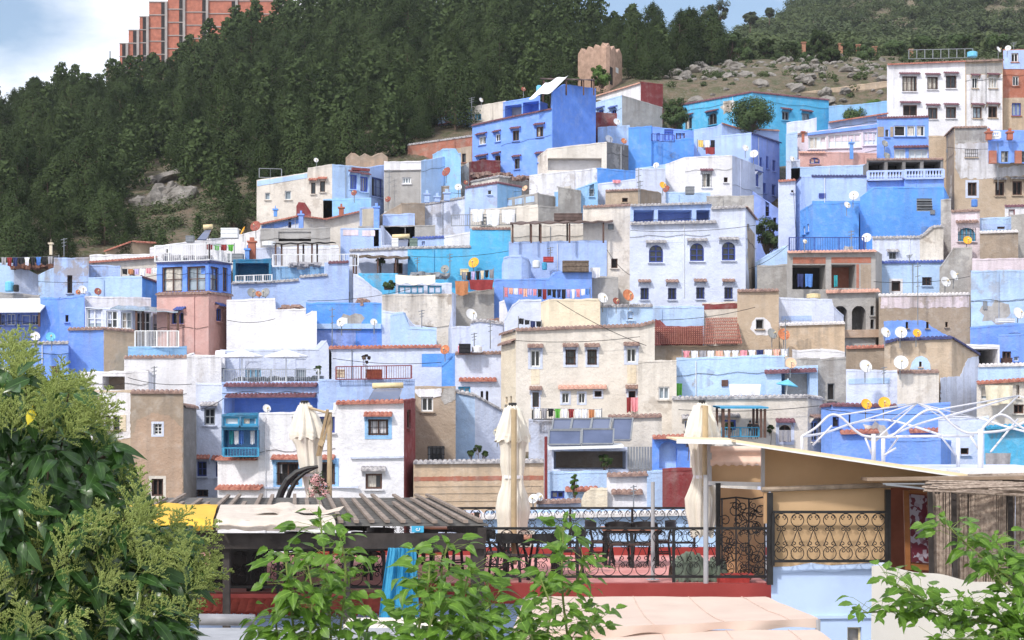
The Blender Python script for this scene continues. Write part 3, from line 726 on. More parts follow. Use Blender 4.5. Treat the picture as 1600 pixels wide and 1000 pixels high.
# ---------------------------------------------------------------- the hilltop building, tower and walls
H = House
hb = empty('unfinished_building', P(300, 150, 400), 'unfinished stepped red brick building with concrete frame on the hilltop', 'building')
brick_m = simple('red_hollow_brick', (170, 104, 84), 0.9, 0.2, 0.9); conc_m = simple('raw_concrete', (156, 150, 148), 0.9, 0.15, 0.5)
steps = [(187, 68, 'n'), (201, 47, 'n'), (218, 26, 'n'), (233, 3, 'n'), (262, -6, 'w'), (290, -22, 'w'), (326, -40, 'n'), (372, -60, 'n')]
DB = 400
for (x, top, k), nx in zip(steps, [s_[0] for s_ in steps[1:]]+[445]):
    m_ = MB(); a, b = P(x, top, DB), P(nx, 160, DB); m_.box((a.x, DB, b.z-4), (b.x-.01, DB+14, a.z)); m_.build('brick_wall', brick_m, hb)
    for r_ in range(int((150-top)/20.5)+1):
        y = top+r_*20.5; f_ = MB(); z = P(0, y, DB).z; f_.box((a.x-.05, DB-.2, z-.10), (b.x, DB-.002, z+.10)); f_.build('floor_slab', conc_m, hb)
        if y < 130:
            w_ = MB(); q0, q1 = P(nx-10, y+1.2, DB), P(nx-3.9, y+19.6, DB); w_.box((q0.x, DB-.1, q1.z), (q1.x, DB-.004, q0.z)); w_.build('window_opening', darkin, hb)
    c_ = MB(); q = P(nx-1.6, top, DB); c_.box((q.x-.34, DB-.6, b.z-4), (q.x+.24, DB-.21, q.z)); c_.build('column', conc_m, hb)
wb = MB(); wb.box((P(166, 103, 300).x, 300, P(0, 130, 300).z-4), (P(185, 103, 300).x, 304, P(0, 103, 300).z)); thing('hut', wb, simple('hut_wall', (150, 130, 118), .9), 'small tan hut with a mast left of the unfinished brick building', 'hut')
ms = MB(); ms.tube([P(172, 103, 300), P(172, 80, 300)], .12, 5); thing('mast', ms, 'grey', 'thin mast on the small hut at the left end of the hilltop', 'mast')
# pale hilltop building glimpsed between the pines
House('pale grey building glimpsed between the tall pines on the ridge', [(690, 36), (785, 38)], 60, 'GR1', D=250, bk=8)
House('pale building behind the pines at the top edge of the ridge', [(560, 2), (662, 4)], 30, 'CR1', D=262, bk=8)
# tower
tw = empty('stone_tower', P(940, 135, 172), 'square brown stone tower with pointed battlements at the edge of the forest', 'tower')
stone_m = simple('tower_stone', (176, 146, 128), .95, .18, 2.2, bump=.5); T = [P(903, 86, 174), P(947, 86, 170.5), P(972, 86, 174.5)]
def wallbox(mb, a, b, z0, z1, th=.5):
    d = (b-a); d.z = 0; d.normalize(); n = Vector((d.y, -d.x, 0)); A, B = Vector((a.x, a.y, 0)), Vector((b.x, b.y, 0))
    mb.prism([A+Vector((0, 0, z0)), B+Vector((0, 0, z0)), B+Vector((0, 0, z1)), A+Vector((0, 0, z1))], -n*th)
zt, zb = T[0].z, P(0, 140, 172).z-4
w = MB(); bk_ = [Vector((T[2].x-2.9, T[2].y+3.6, 0)), ]
ring = [T[0], T[1], T[2], Vector((T[0].x+T[2].x-T[1].x, T[0].y+T[2].y-T[1].y, 0))]
for a, b in zip(ring, ring[1:]+ring[:1]): wallbox(w, a, b, zb, zt)
w.build('wall', stone_m, tw)
for a, b, nn in ((ring[0], ring[1], 4), (ring[1], ring[2], 3), (ring[2], ring[3], 4), (ring[3], ring[0], 3)):
    for k in range(nn):
        p, q = a.lerp(b, (k+.04)/nn), a.lerp(b, (k+.96)/nn); m_ = p.lerp(q, .5); d = (b-a).normalized(); d.z = 0; n = Vector((d.y, -d.x, 0))
        v = lambda t, z: Vector((t.x, t.y, z)); mb = MB(); mb.prism([v(p, zt+.003), v(q, zt+.003), v(q, zt+.12), v(m_, zt+.62), v(p, zt+.12)], -n*.5); mb.build('merlon', stone_m, tw)
def onf(a, b, px, py):
    d = (b-a).copy(); d.z = 0; d.normalize(); n = Vector((d.y, -d.x, 0)); r = Vector(((px-CX)/F, 1, (HY-py)/F)); t = (a-Vector((0, 0, CZ))).dot(n)/r.dot(n); return Vector((0, 0, CZ))+r*t, n
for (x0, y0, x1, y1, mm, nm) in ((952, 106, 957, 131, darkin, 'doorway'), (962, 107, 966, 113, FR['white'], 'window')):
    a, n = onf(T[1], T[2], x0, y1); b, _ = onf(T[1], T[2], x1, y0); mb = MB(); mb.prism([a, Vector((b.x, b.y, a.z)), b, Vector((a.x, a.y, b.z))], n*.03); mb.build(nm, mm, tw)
# retaining wall and brick pillars
House('long tan retaining wall between the boulders and the cyan house', [(1150, 166), (1225, 148), (1386, 127, 1)], 168, 'ROCKW2', D=168, bk=1.2, cat='wall', name='retaining_wall')
for i, (x, y0, y1) in enumerate(((1256, 67, 84), (1314, 69, 84), (1341, 71, 86), (1367, 74, 80), (1424, 78, 92))):
    mb = MB(); a, b = P(x-3, y0, 206), P(x+3, y1+8, 206); mb.box((a.x, 206, b.z), (b.x, 206.5, a.z)); mb.box((a.x-.08, 205.9, a.z), (b.x+.08, 206.6, a.z+.12))
    thing('gate_pillar', mb, simple('pillar_brick', (166, 120, 98), .9, .2, 3), ['leftmost brick pillar standing on the rocky slope', 'brick pillar right of the umbrella pine', 'third brick pillar on the rocky slope', 'short brick pillar with low cap on the slope', 'brick pillar right above the tall white villa roof'][i], 'pillar', group='brick pillars on the slope')
mb = MB(); mb.tube([P(1350, 92, 205), P(1350, 70, 205)], .09, 5); thing('pole', mb, 'grey', 'thin grey pole between the brick pillars', 'pole')
# ================================================================ top right
hv = H('tall white villa with maroon window hoods and a red tiled roof edge', [(1386, 101, 0), (1508, 96, 0), (1567, 94, .5)], 212, ['WH1', 'ROCKW2'], cap=['red', 'brown'], D=150, bk=7, capw=.3,
  wins=[(1410, 119, 1432, 143, 'brown Hmaroon G m3'), (1449, 120, 1465, 140, 'brown Hmaroon G'), (1478, 118, 1494, 138, 'brown Hmaroon G'), (1411, 164, 1433, 181, 'brown Hmaroon X'), (1450, 168, 1465, 186, 'brown Hmaroon m2'), (1478, 167, 1494, 185, 'brown Hmaroon'),
   (1519, 121, 1528, 138, 'white Hmaroon'), (1545, 120, 1558, 138, 'white Hmaroon pale m3'), (1520, 167, 1534, 185, 'brown Hmaroon pale'), (1544, 166, 1558, 184, 'brown Hmaroon X')],
  patches=[([(1509, 100), (1566, 98), (1566, 114), (1509, 116)], 'GR2')])
hv.patch([(1510, 117), (1566, 116), (1566, 205), (1510, 208)], 'WH2', .012)
H('narrow house with blue top storey over bare red brick, at the right edge', [(1567, 78, 0), (1640, 76, 0)], 212, 'BK1', D=152, bk=6,
  wins=[(1580, 83, 1591, 97, 'white X'), (1582, 119, 1592, 134, 'white'), (1581, 161, 1595, 181, 'blue m2 pale')],
  patches=[([(1567.5, 79), (1639, 77), (1639, 108), (1567.5, 108)], 'LAV1', .05), ([(1567.5, 153), (1639, 152), (1639, 215), (1567.5, 215)], 'ROCKW2', .02)])
hc = H('long cyan house with dark eaves behind the fig tree', [(1056, 165, 7), (1175, 143.5, 0), (1295, 156, 4)], 225, 'CYAN1', D=153, cap='maroon', capw=.1, bk=6,
  wins=[(1070, 183, 1081, 202, 'grey Hmaroon Tpb C'.replace('Tpb', '')), (1107, 177, 1120, 195, 'grey A Hmaroon G'), (1222, 174, 1233, 188, 'grey Hmaroon'), (1253, 177, 1265, 189, 'grey Hmaroon pale')])
H('low blue wall with shrubs beside the tan retaining wall', [(1295, 166), (1345, 163), (1386, 158)], 205, 'SKY1', D=156, bk=2, cat='wall', name='low_wall')
H('white house with a roof terrace below the tower', [(932, 150, 4), (1002, 129, 0)], 190, 'WH1', cap='pink', D=163, bk=5)
H('maroon painted gable block beside the white house below the tower', [(1001, 128, 0), (1036, 132, 2)], 190, 'RD1', D=160.5, bk=6, name='maroon_block')
H('pale blue house with two small hooded windows and a bare grey side wall', [(928, 161, 3), (972, 149, 0), (1035, 168, 3)], 215, ['LB1', 'GR2'], D=155, bk=5, wins=[(935, 172, 943, 180, 'blue Hblue X'), (955, 171, 963, 181, 'blue A Hblue X')])
H('terrace screened by a rusty red fence left of the grey side wall', [(926, 176), (964, 178)], 205, 'RD2', D=151, bk=2, name='screened_terrace')
# big blue house
hb_ = H('big periwinkle blue house with a loggia, three storeys, below the tower', [(738, 196, 4.5), (783, 186, 2.2), (862, 170, 0), (863, 145, 0), (882, 132, 1.6), (931, 139, 4.5)], 275, ['PERI1', 'PERI1', 'PERI1', 'PERD1', 'PERD1'], cap=['maroon', 'maroon', None, None, None], capw=.15, bk=5, D=142,  # right-hand faces take a darker blue, shade put into the paint
  wins=[(748, 213, 759, 226, 'white Hmaroon'), (774, 209, 782, 221, 'white Hmaroon'), (801, 204, 811, 220, 'brown Hmaroon'), (838, 198, 849, 214, 'brown Hmaroon'), (804, 248, 812, 264, 'brown Hmaroon'), (840, 243, 847, 254, 'brown Hmaroon X'), (748, 247, 760, 256, 'brown Hmaroon X'), (773, 243, 782, 252, 'brown Hmaroon X')])
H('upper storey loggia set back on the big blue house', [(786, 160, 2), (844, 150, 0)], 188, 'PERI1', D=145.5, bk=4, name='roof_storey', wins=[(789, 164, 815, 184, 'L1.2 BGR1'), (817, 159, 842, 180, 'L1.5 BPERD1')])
H('light blue flat roofed house left behind the big blue house', [(684, 184, 4), (738, 167, 1.5), (790, 158, 0)], 222, ['LB1', 'CR1'], D=158, bk=5, cap=['maroon', None], capw=.08,
  wins=[(689, 198, 699, 211, 'white m3 pale Hmaroon'), (702, 194, 711, 208, 'white m3 pale Hmaroon'), (717, 195, 721, 203, 'grey'), (728, 192, 732, 201, 'white A pale'), (742, 178, 752, 188, 'teal m2')])
H('bare brick and render building in front of the light blue flat house', [(637, 226, 2), (738, 212, 0)], 262, 'BK2', D=149, bk=4, cap='grey', capw=.05, patches=[([(690, 236), (737, 228), (737, 290), (690, 290)], 'TAN2')], wins=[(722, 240, 728, 254, 'brown')])
# top centre
H('white washed house with a dotted parapet and a cement lower wall', [(600, 253, 0), (658, 252, 0), (720, 240, 5)], 322, ['WH1', 'LB1'], D=134, bk=5, wins=[(629, 277, 642, 287, 'white m3 pale')], patches=[([(600.5, 268), (657, 266), (657, 330), (600.5, 330)], 'GR1', .02)]).ledge(600, 267, 658, 266, 'DG1', .1, .08)
H('sky blue humped wall beside the dotted parapet house', [(676, 242, 2), (692, 233, 0), (712, 233, -1), (720, 246, -1)], 312, 'SKY2', D=137, bk=3, cat='wall', name='humped_wall')
H('crenellated old brown wall at the forest edge', [(540, 247), (549, 239), (560, 246), (570, 240), (580, 246), (596, 239), (606, 246)], 262, 'STN3', D=143, bk=1, cat='wall', name='old_wall')
H('weathered cream brown house with a red panel beside the big blue house', [(700, 272, 2), (733, 254, 0), (760, 250, 2), (782, 252, 3)], 300, ['CR3', 'RD2', 'RD2'], D=140, bk=3, wins=[(741, 271, 748, 279, 'X'), (712, 277, 716, 283, 'X')])
H('low cream roof house under the big blue house', [(718, 287, 3), (780, 275, 0), (828, 282, 3)], 312, ['CR2', 'GR3'], D=138, bk=3, cap='grey', capw=.06)
H('brown rubble wall left of the low cream house', [(676, 292), (722, 290)], 320, 'BRN3', D=136.5, bk=2, cat='wall', name='rubble_wall')
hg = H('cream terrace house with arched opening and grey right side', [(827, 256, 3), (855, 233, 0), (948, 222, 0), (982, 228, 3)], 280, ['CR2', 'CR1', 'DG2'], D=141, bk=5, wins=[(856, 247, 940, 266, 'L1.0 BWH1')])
H('stained white wall with a sky blue foot', [(827, 274, 0), (935, 263, 0), (985, 272, 3)], 318, ['WH2', 'SKY1'], D=137, bk=4, patches=[([(866, 300), (900, 297), (934, 292), (934, 335), (866, 335)], 'SKY1', .02, .8)])
hi = H('bright azure house with a recessed roof terrace', [(982, 200, 0), (1018, 197, 0), (1019, 222, .3), (1084, 216, 1.5)], 290, 'AZ1', D=145, bk=6)
H('blue back wall and awning of the azure house terrace', [(1016, 198), (1092, 206)], 240, 'PERI1', D=151, bk=3, name='terrace_wall', wins=[(1026, 208, 1031, 220, 'blue X'), (1038, 204, 1052, 220, 'blue pale'), (1056, 206, 1070, 218, 'X')])
H('pale lilac blue cement wall behind the azure house', [(934, 199), (984, 196)], 240, 'LB2', D=150, bk=3)
H('periwinkle blue house with small shed roof below the fig tree', [(1084, 203, 0), (1118, 198, 0), (1128, 193, -1), (1150, 200, 0), (1217, 204, 1)], 250, 'LAV1', cap=[None, None, 'red', 'pink'], D=148, bk=3)
hk = H('lavender corner house above the shaded blue alley', [(1117, 213, 0), (1174, 208, 0), (1218, 223, 6)], 335, ['LAV1', 'VIO1'], cap=[None, 'dblue'], D=141, bk=5,  # right face is a darker copy of the lavender, its shade in the colour
  wins=[(1187, 246, 1191, 264, 'blue'), (1197, 244, 1201, 264, 'blue'), (1207, 250, 1212, 268, 'blue X'), (1192, 286, 1197, 302, 'blue X'), (1206, 288, 1212, 306, 'blue X')])
hj = H('white house with a maroon hooded window above the red dish', [(994, 264, 2), (1040, 257, 1), (1070, 246, 0), (1144, 243, 0), (1192, 262, 5)], 318, ['LB1', 'WH1', 'WH1', 'PB1'], D=137, bk=5, wins=[(1097, 270, 1111, 293, 'white Hmaroon C G'), (1131, 277, 1137, 285, 'X'), (1181, 272, 1186, 292, 'blue Hblue')])
# white complex top left
ht = H('stained white house with a roof rail frame, furthest left on the upper slope', [(401, 282, 0), (480, 270, 0), (481, 263, 0), (519, 257, 0), (577, 262, 2), (578, 262, 3), (600, 258, 5)], 350, ['CR2', 'CR2', 'CR2', 'LB1', 'LB1', 'LAV1'], D=133, bk=5,
  wins=[(414, 301, 422, 312, 'white pale'), (445, 298, 455, 312, 'white pale m1'), (486, 285, 493, 303, 'brown Hred'), (500, 283, 508, 300, 'brown Hred'), (547, 273, 558, 296, 'blue pale m3 Hmaroon'), (563, 276, 575, 300, 'blue pale m3 Hmaroon'), (581, 278, 597, 308, 'blue G X')],
  patches=[([(402, 283), (480, 271), (480, 278), (402, 291)], 'LB1', .03), ([(549, 262), (576, 264), (576, 268), (549, 266)], 'RD1', .2)])
H('pale blue porch under the stained white house', [(505, 312, 2), (580, 310, 2)], 340, 'SKY1', D=131, bk=2)
H('maroon curved wall piece beside the stained white house', [(463, 322), (466, 317), (476, 317), (486, 332)], 345, 'RD1', D=130.5, bk=1, cat='wall', name='curved_wall')
h11 = H('cream house with long red tiled eaves and a blue stepped gable', [(408, 351, 2), (470, 338, 0), (508, 343, 1), (562, 331, 1)], 370, ['PB1', 'CR1', 'CR1'], cap='red', capw=.5, D=128.5, bk=5, wins=[(450, 346, 455, 361, 'dkblue A X')], patches=[([(409, 353), (469, 341), (469, 348), (409, 362)], 'PERI1')])
h12 = H('lavender screen wall with beige lattice panel', [(562, 325, 0), (593, 323, 1)], 392, 'LAV1', D=127, bk=3, name='screen_house', patches=[([(566, 327), (586, 325), (586, 357), (566, 358)], 'CRM1', .05)])
H('pale lavender wall with pierced balustrade left of the lattice panel', [(532, 357), (597, 357)], 392, 'LAV1', D=126, bk=2, patches=[([(536, 359), (560, 359), (560, 368), (536, 368)], 'PINK1', .03), ([(566, 360), (586, 360), (586, 369), (566, 369)], 'PINK1', .03)])
H('grey block behind the black shade canopy', [(407, 358), (516, 356)], 392, 'GR1', D=124.5, bk=2, wins=[(435, 362, 486, 377, 'X L.3')])
H('white sloping wall running up to the red dish', [(353, 373, 2), (407, 359, 0)], 396, 'WH1', D=125.5, bk=2, cat='wall', name='sloping_wall')
H('grey lilac blocks behind the black canopy terrace', [(396, 388), (462, 386), (528, 384)], 412, 'PB1', D=123.3, bk=2)
H('cement house with scalloped brown wall beside the black canopy', [(592, 338, 1), (628, 318, 0), (664, 318, 1)], 378, 'BRN2', D=129, bk=3)
H('light periwinkle box house in front of the scalloped brown wall', [(598, 336, 0), (648, 334, 0)], 372, 'LAV1', D=127, bk=3)
H('low grey cement house left of the cyan wall', [(560, 354, 2), (680, 352, 2)], 398, 'GR1', D=125, bk=3)
# ================================================================ centre upper
h_c = H('long weathered lavender blue house with a stepped roofline', [(664, 319, 1), (726, 308, 0), (727, 293, 0), (777, 285, 0), (815, 292, 3)], 372, ['PB2', 'LAV2', 'LAV2', 'SKY1'], cap=['grey', None, 'maroon', 'maroon'], capw=.06, D=130, bk=5, wins=[(762, 297, 768, 304, 'white')])
H('cream house behind the white laundry', [(735, 330), (840, 320)], 385, 'CR1', D=127.4, bk=2, wins=[(752, 339, 767, 352, 'grey')])
hD = H('grey balcony house with glass balustrade panels', [(783, 312, 2), (840, 302, 0), (868, 308, 2)], 360, ['GR1', 'GR2'], D=129.6, bk=4, patches=[([(787, 314), (800, 312), (800, 321), (787, 322)], 'LB1', .03), ([(805, 311), (818, 309), (818, 318), (805, 320)], 'LB1', .03), ([(822, 308), (835, 306), (835, 315), (822, 317)], 'LB1', .03)])
H('pale cream lower storey under the glass balcony', [(800, 327, 1), (841, 322, 0), (872, 324, 1)], 372, ['CR1', 'GR2'], D=127, bk=2)
H('tall bare concrete wall with dark stains', [(872, 292, 0), (908, 298, 1)], 352, 'GR3', D=131, bk=4)
H('sky blue wall with small grille window', [(898, 296, 0), (934, 284, 0)], 345, 'SKY1', D=132.5, bk=3, wins=[(921, 295, 928, 307, 'white G pale')])
H('azure end wall with a pink blanket on the parapet', [(933, 263, 0), (996, 268, 2)], 300, 'AZ1', D=136, bk=3)
H('white blue parapet wall left of the tan cottage', [(934, 288, 0), (994, 280, 0), (994, 264, 0), (1040, 264, 1)], 328, 'PB1', D=134.6, bk=3)
hl = H('rough tan cottage with a small dark window and sloping side', [(946, 298, 0), (1000, 296, 0), (1028, 300, 2), (1052, 314, 4)], 325, ['TAN2', 'BRN2', 'BRN2'], cap=['brown', None, None], capw=.1, D=133, bk=4, wins=[(972, 309, 981, 316, 'X')])
H('pale blue lower roofs right of the tan cottage', [(1024, 300, 2), (1110, 302, 2)], 325, 'LB1', D=134, bk=3)
H('stained grey parapet behind the house with blue arched windows', [(1104, 307, 1), (1178, 306, 1)], 335, 'GR3', D=120, bk=3)
hM = H('tall cream stained wall left of the house with blue arched windows', [(911, 323, 0), (986, 320, 0)], 485, 'CR2', cap='brown', capw=.1, D=115.5, bk=4, wins=[(955, 404, 965, 419, 'brown X'), (950, 350, 959, 359, 'grey pale')])
hN = H('large blue white house with three blue arched windows', [(984, 348, 0), (1110, 346, 0), (1111, 325, 0), (1165, 323, 0), (1181, 343, 4)], 485, ['PB1', 'PB1', 'PB1', 'PB1'], cap=[None, None, 'grey', 'brown'], D=112, bk=6, capw=.15,
  wins=[(1014, 383, 1036, 410, 'dkblue A Hgrey Tpb m2 r3'.replace('Tpb ', '')), (1078, 380, 1100, 408, 'dkblue A Hgrey m2 r3'), (1128, 378, 1149, 407, 'dkblue A Hgrey m2 r3')]+[(x, y, x+12, y+18, 'dkblue Hbrown g.52 G') for x, y in ((1001, 450), (1044, 450), (1088, 449), (1132, 449))],
  patches=[([(1167, 350), (1179, 366), (1179, 450), (1171, 452)], 'BRN2')])
hN.ledge(984, 348.5, 1119, 345.5, tiles='grey', i=0)
lo = H('blue loggia storey with four pillars on the large blue white house', [(985, 321, 0), (1112, 317, 0)], 352, 'LAV1', cap='grey', D=113.2, bk=3, name='loggia_storey', wins=[(990, 328, 1022, 349, 'L1.8 BVIO1'), (1028, 328, 1081, 349, 'L1.8 BVIO1'), (1088, 328, 1109, 349, 'L1.8 BVIO1')])
# canopy house and cyan wall
H('cyan walled house with grey tile coping and a yellow dish', [(637, 387, 0), (736, 385, 0), (737, 357, 0), (798, 357, 0)], 440, 'CYAN1', cap=['grey', None, 'brown'], capw=.06, D=119, bk=5)
H('cream rendered wall behind the brown canopy posts', [(800, 352), (912, 350)], 395, 'CR1', D=121.5, bk=2)
hA = H('soft periwinkle terrace house carrying the brown roof canopy', [(795, 379, 0), (948, 376, 0)], 448, 'LAV1', D=115.4, bk=4, patches=[([(796, 402), (797, 400), (800, 440), (796, 440)], 'LAV1')])
H('rounded lilac dome block in front of the canopy house', [(784, 414, 0), (787, 403, 0), (796, 400, -.4), (815, 400, -.4), (826, 406, 0), (830, 415, .4)], 448, 'LAV1', D=113.2, bk=3, name='domed_block')
hAA = H('violet blue house with a long clothesline of washing', [(772, 437, 0), (856, 436, 0), (868, 425, 0), (925, 425, 0)], 500, 'PERI1', D=111.4, bk=4)
H('blue grey cement lower wall right of the clothesline', [(924, 432, 0), (966, 434, 0)], 485, 'GR1', D=112.4, bk=3)
H('white house with sloping wall and a dark screened porch', [(595, 352, 3), (597, 384, 3), (637, 384, 3)], 430, 'PB1', D=121, bk=3)
H('pale house with a reed shade left of the cyan wall', [(546, 391, 0), (638, 387, 0)], 432, 'PB1', cap='grey', capw=.1, D=119.6, bk=3, wins=[(615, 411, 629, 428, 'X')])
H('white flat block with blue band and tiny windows above the cyan wall', [(644, 372, 0), (694, 370, 0), (737, 363, 0)], 400, ['LAV1', 'WH1'], cap=['blue', None], capw=.06, D=121.8, bk=2, wins=[(659, 377, 664, 383, 'X')])
# terrace under white canvas
H('weathered white building with a canvas covered roof terrace', [(597, 461, 0), (706, 460, 0)], 560, 'CR3', D=107.5, bk=4, low=6)
ct = H('dark glazed roof room under the white canvas', [(618, 444, 0), (706, 443, 0)], 470, 'PB1', D=109.6, bk=2, name='roof_room', wins=[(622, 446, 662, 459, 'teal X m4'), (668, 446, 690, 459, 'teal X m2')])
H('bare grey cement house with carpets airing on its wall', [(707, 462, 0), (772, 450, 0)], 525, 'GR2', D=110, bk=4, low=7)
H('white curved garden wall left of the canvas terrace', [(552, 428, 0), (566, 436, 0), (584, 450, 0), (597, 458, 0)], 485, 'PB1', D=110.6, bk=2, cat='wall', name='garden_wall')
H('teal painted wall with washing behind the curved garden wall', [(560, 428), (622, 428)], 455, 'CYAN2', D=113, bk=2, cat='wall', name='teal_wall')
# ================================================================ left
h14 = H('lavender blue house with a teal framed roof terrace', [(362, 442, 0), (426, 440, 0), (467, 437, 0), (468, 432, 0), (512, 429, 0), (513, 410, 0), (545, 409, 0)], 480, 'LAV1', cap=['grey', 'grey', None, 'grey', None, 'maroon'], capw=.12, D=112.5, bk=5)
H('sky blue upper wall of the lavender house under the white railing', [(424, 418), (470, 417), (513, 417)], 445, 'SKY1', D=115, bk=2)
tf = H('teal framed glazed terrace room', [(364, 406, 0), (424, 405, 0)], 448, 'TEAL1', D=114.6, bk=3, name='terrace_room', wins=[(368, 411, 420, 438, 'L1.6 BTEAL1')])
H('rounded sheds and walls left of the teal terrace', [(440, 388), (530, 387)], 420, 'WH1', D=120.6, bk=2)
# pink tower
pt_ = H('pink corner house with a blue glazed upper storey', [(245, 459, 1.6), (326, 457, 0), (361, 461, 3.5)], 560, 'PK1', cap='brown', capw=.15, D=101, bk=6, low=2, wins=[(268, 488, 277, 506, 'blue A'), (279, 488, 287, 506, 'blue A Hblue'), (338, 482, 347, 502, 'blue Hblue m2')])
up = H('blue glazed upper storey with big brown framed windows', [(245, 410, 1.6), (326, 409, 0), (361, 412, 3.5)], 462, 'PERD1', D=101.3, bk=5, low=0, name='upper_storey', cap='dblue', capw=.1, wins=[(253, 417, 285, 456, 'brown m2 r2 pale'), (292, 416, 321, 455, 'brown m2 r2 pale'), (329, 417, 342, 455, 'brown m2 r2 pale'), (348, 418, 356, 456, 'brown')])
H('cream house with a red tiled band and low white parapet', [(138, 410, 0), (246, 402, 0)], 442, 'CR1', cap='red', capw=.35, D=121, bk=4)
H('white parapet house above the red tiled band', [(140, 399), (240, 397)], 420, 'WH1', D=123.5, bk=3)
H('small tan house with an orange red pitched roof edge', [(165, 393, 0), (207, 378, 0), (241, 380, 1)], 420, 'TAN1', cap='red', capw=.6, D=126.5, bk=4)
H('white house behind the roof terrace of the pink tower', [(234, 388, 0), (292, 378, 0), (355, 371, 0)], 412, 'WH1', D=121.6, bk=4, wins=[(259, 389, 264, 395, 'X')])
H('blue grey limewashed house with a rubble framed doorway', [(84, 404, 0), (139, 403, 0)], 466, 'LAV3', D=115.3, bk=4, wins=[(105, 430, 113, 458, 'X')])
H('lavender grey wall right of the rubble doorway', [(136, 414), (188, 416)], 445, 'LAV2', D=117.3, bk=3)
H('light blue house with a maroon edged azure side', [(138, 434, 0), (222, 432, 0), (247, 441, 3)], 480, ['LB1', 'AZ1'], cap=[None, 'maroon'], capw=.1, D=111.3, bk=4)
H('pale stepped walls at the far left edge', [(-40, 411, 0), (22, 412, 0), (60, 430, 1)], 462, ['LB1', 'PB1'], D=117, bk=4)
H('weathered blue white wall below the roof washing', [(60, 430, 0), (86, 418, 0)], 466, 'LB3', D=115.8, bk=3)
H('grey cement parapet at the left edge', [(-30, 455), (62, 462)], 480, 'GR1', D=112, bk=3)
hg_ = H('lavender house with white sun awning over a row of windows', [(-60, 488, 0), (63, 488, 0)], 545, 'VIO1', D=107, bk=4, wins=[(-20, 491, -4, 508, 'white'), (0, 491, 8, 508, 'white m1'), (10, 490, 24, 508, 'white m2'), (26, 490, 31, 508, 'white m1 pale'), (33, 492, 47, 508, 'white m1 X'), (49, 492, 61, 508, 'white m2')])
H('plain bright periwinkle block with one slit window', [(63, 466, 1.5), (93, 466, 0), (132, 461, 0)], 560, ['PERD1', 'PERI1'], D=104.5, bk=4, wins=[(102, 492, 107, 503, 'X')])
H('white parapet above the glass verandah', [(132, 463, 0), (236, 466, 1)], 486, 'WH2', D=105.5, bk=4)
gv = H('long glazed verandah with white frames', [(133, 480, 0), (208, 484, 0), (266, 489, 1)], 560, 'PB1', D=103.4, bk=3, name='verandah', cat='verandah', wins=[(135, 482, 160, 513, 'white m2 r2 pale'), (166, 485, 184, 513, 'white m2 r2'), (189, 487, 206, 514, 'white m2 r2 pale'), (212, 487, 236, 520, 'white m3 r2'), (239, 490, 252, 530, 'white m1 r2 pale'), (254, 491, 264, 532, 'white m1 r2 milky')])
H('blue house with a bare tan right half below the verandah', [(106, 514, 0), (162, 513, 0), (211, 517, 1.5)], 600, ['PERI1', 'ORG1'], cap='brown', capw=.12, D=99.2, bk=4)
H('periwinkle wall behind the leafy tree with two dishes', [(-40, 537, 0), (107, 535, 0)], 620, 'PERI1', cap='grey', capw=.06, D=98, bk=4)
H('pale blue terrace edge below the verandah railing', [(200, 543, 0), (292, 542, 1)], 575, 'SKY1', D=98, bk=3)
H('plain white house below the verandah terrace', [(194, 558, 0), (292, 557, 0), (304, 552, 1)], 625, 'WH1', cap=['brown', None], capw=.06, D=95, bk=4)
H('white neighbour wall with narrow passage right of the plain white house', [(292, 557), (346, 556)], 640, 'WH2', D=93.6, bk=3)
H('white kiosk house with a dark wide opening', [(125, 582, 0), (232, 580, 0), (243, 588, 2)], 625, 'WH1', D=88.6, bk=3, wins=[(160, 588, 195, 609, 'L1.5 BBRN1')])
hk_ = H('white and tan house with open cream shutters', [(90, 613, 0), (205, 611, 0)], 795, 'TAN1', D=81.5, bk=4, low=3, wins=[(165, 650, 173, 672, 'brown m1'), (177, 650, 187, 672, 'brown m1')], patches=[([(91, 614), (204, 612), (204, 684), (160, 690), (120, 686), (91, 690)], 'WH1', .02, 1.0)])
for x0, x1 in ((155, 163), (188, 197)): hk_.patch([(x0, 648), (x1, 648), (x1, 674), (x0, 674)], 'CRM1', .05, name='shutter')
hs = H('brown rough stone house with a grey shaded right side', [(204, 612, 0), (286, 612, 0), (287, 633, .2), (307, 636, 3)], 790, ['BRN2', 'BRN2', 'DG1'], cap=['brown', None, 'brown'], capw=.1, D=79, bk=4, low=3, wins=[(240, 662, 253, 679, 'white m2 r3 Tpb'.replace('Tpb', 'TPB1')), (237, 748, 255, 775, 'brown X TCR1')],  # grey of the right side is shade put into the wall colour
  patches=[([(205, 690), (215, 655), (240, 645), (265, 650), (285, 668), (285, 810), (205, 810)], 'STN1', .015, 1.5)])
H('narrow lavender white house with grey hooded windows', [(306, 600, 1), (347, 600, 1)], 795, 'PB1', D=84.5, bk=3, low=3, wins=[(319, 638, 336, 664, 'grey m2 r2 Hgrey'), (308, 721, 323, 744, 'dkblue m2 r2 Hred'), (308, 765, 325, 776, 'brown G'), (337, 722, 344, 745, 'dkblue Hred')])
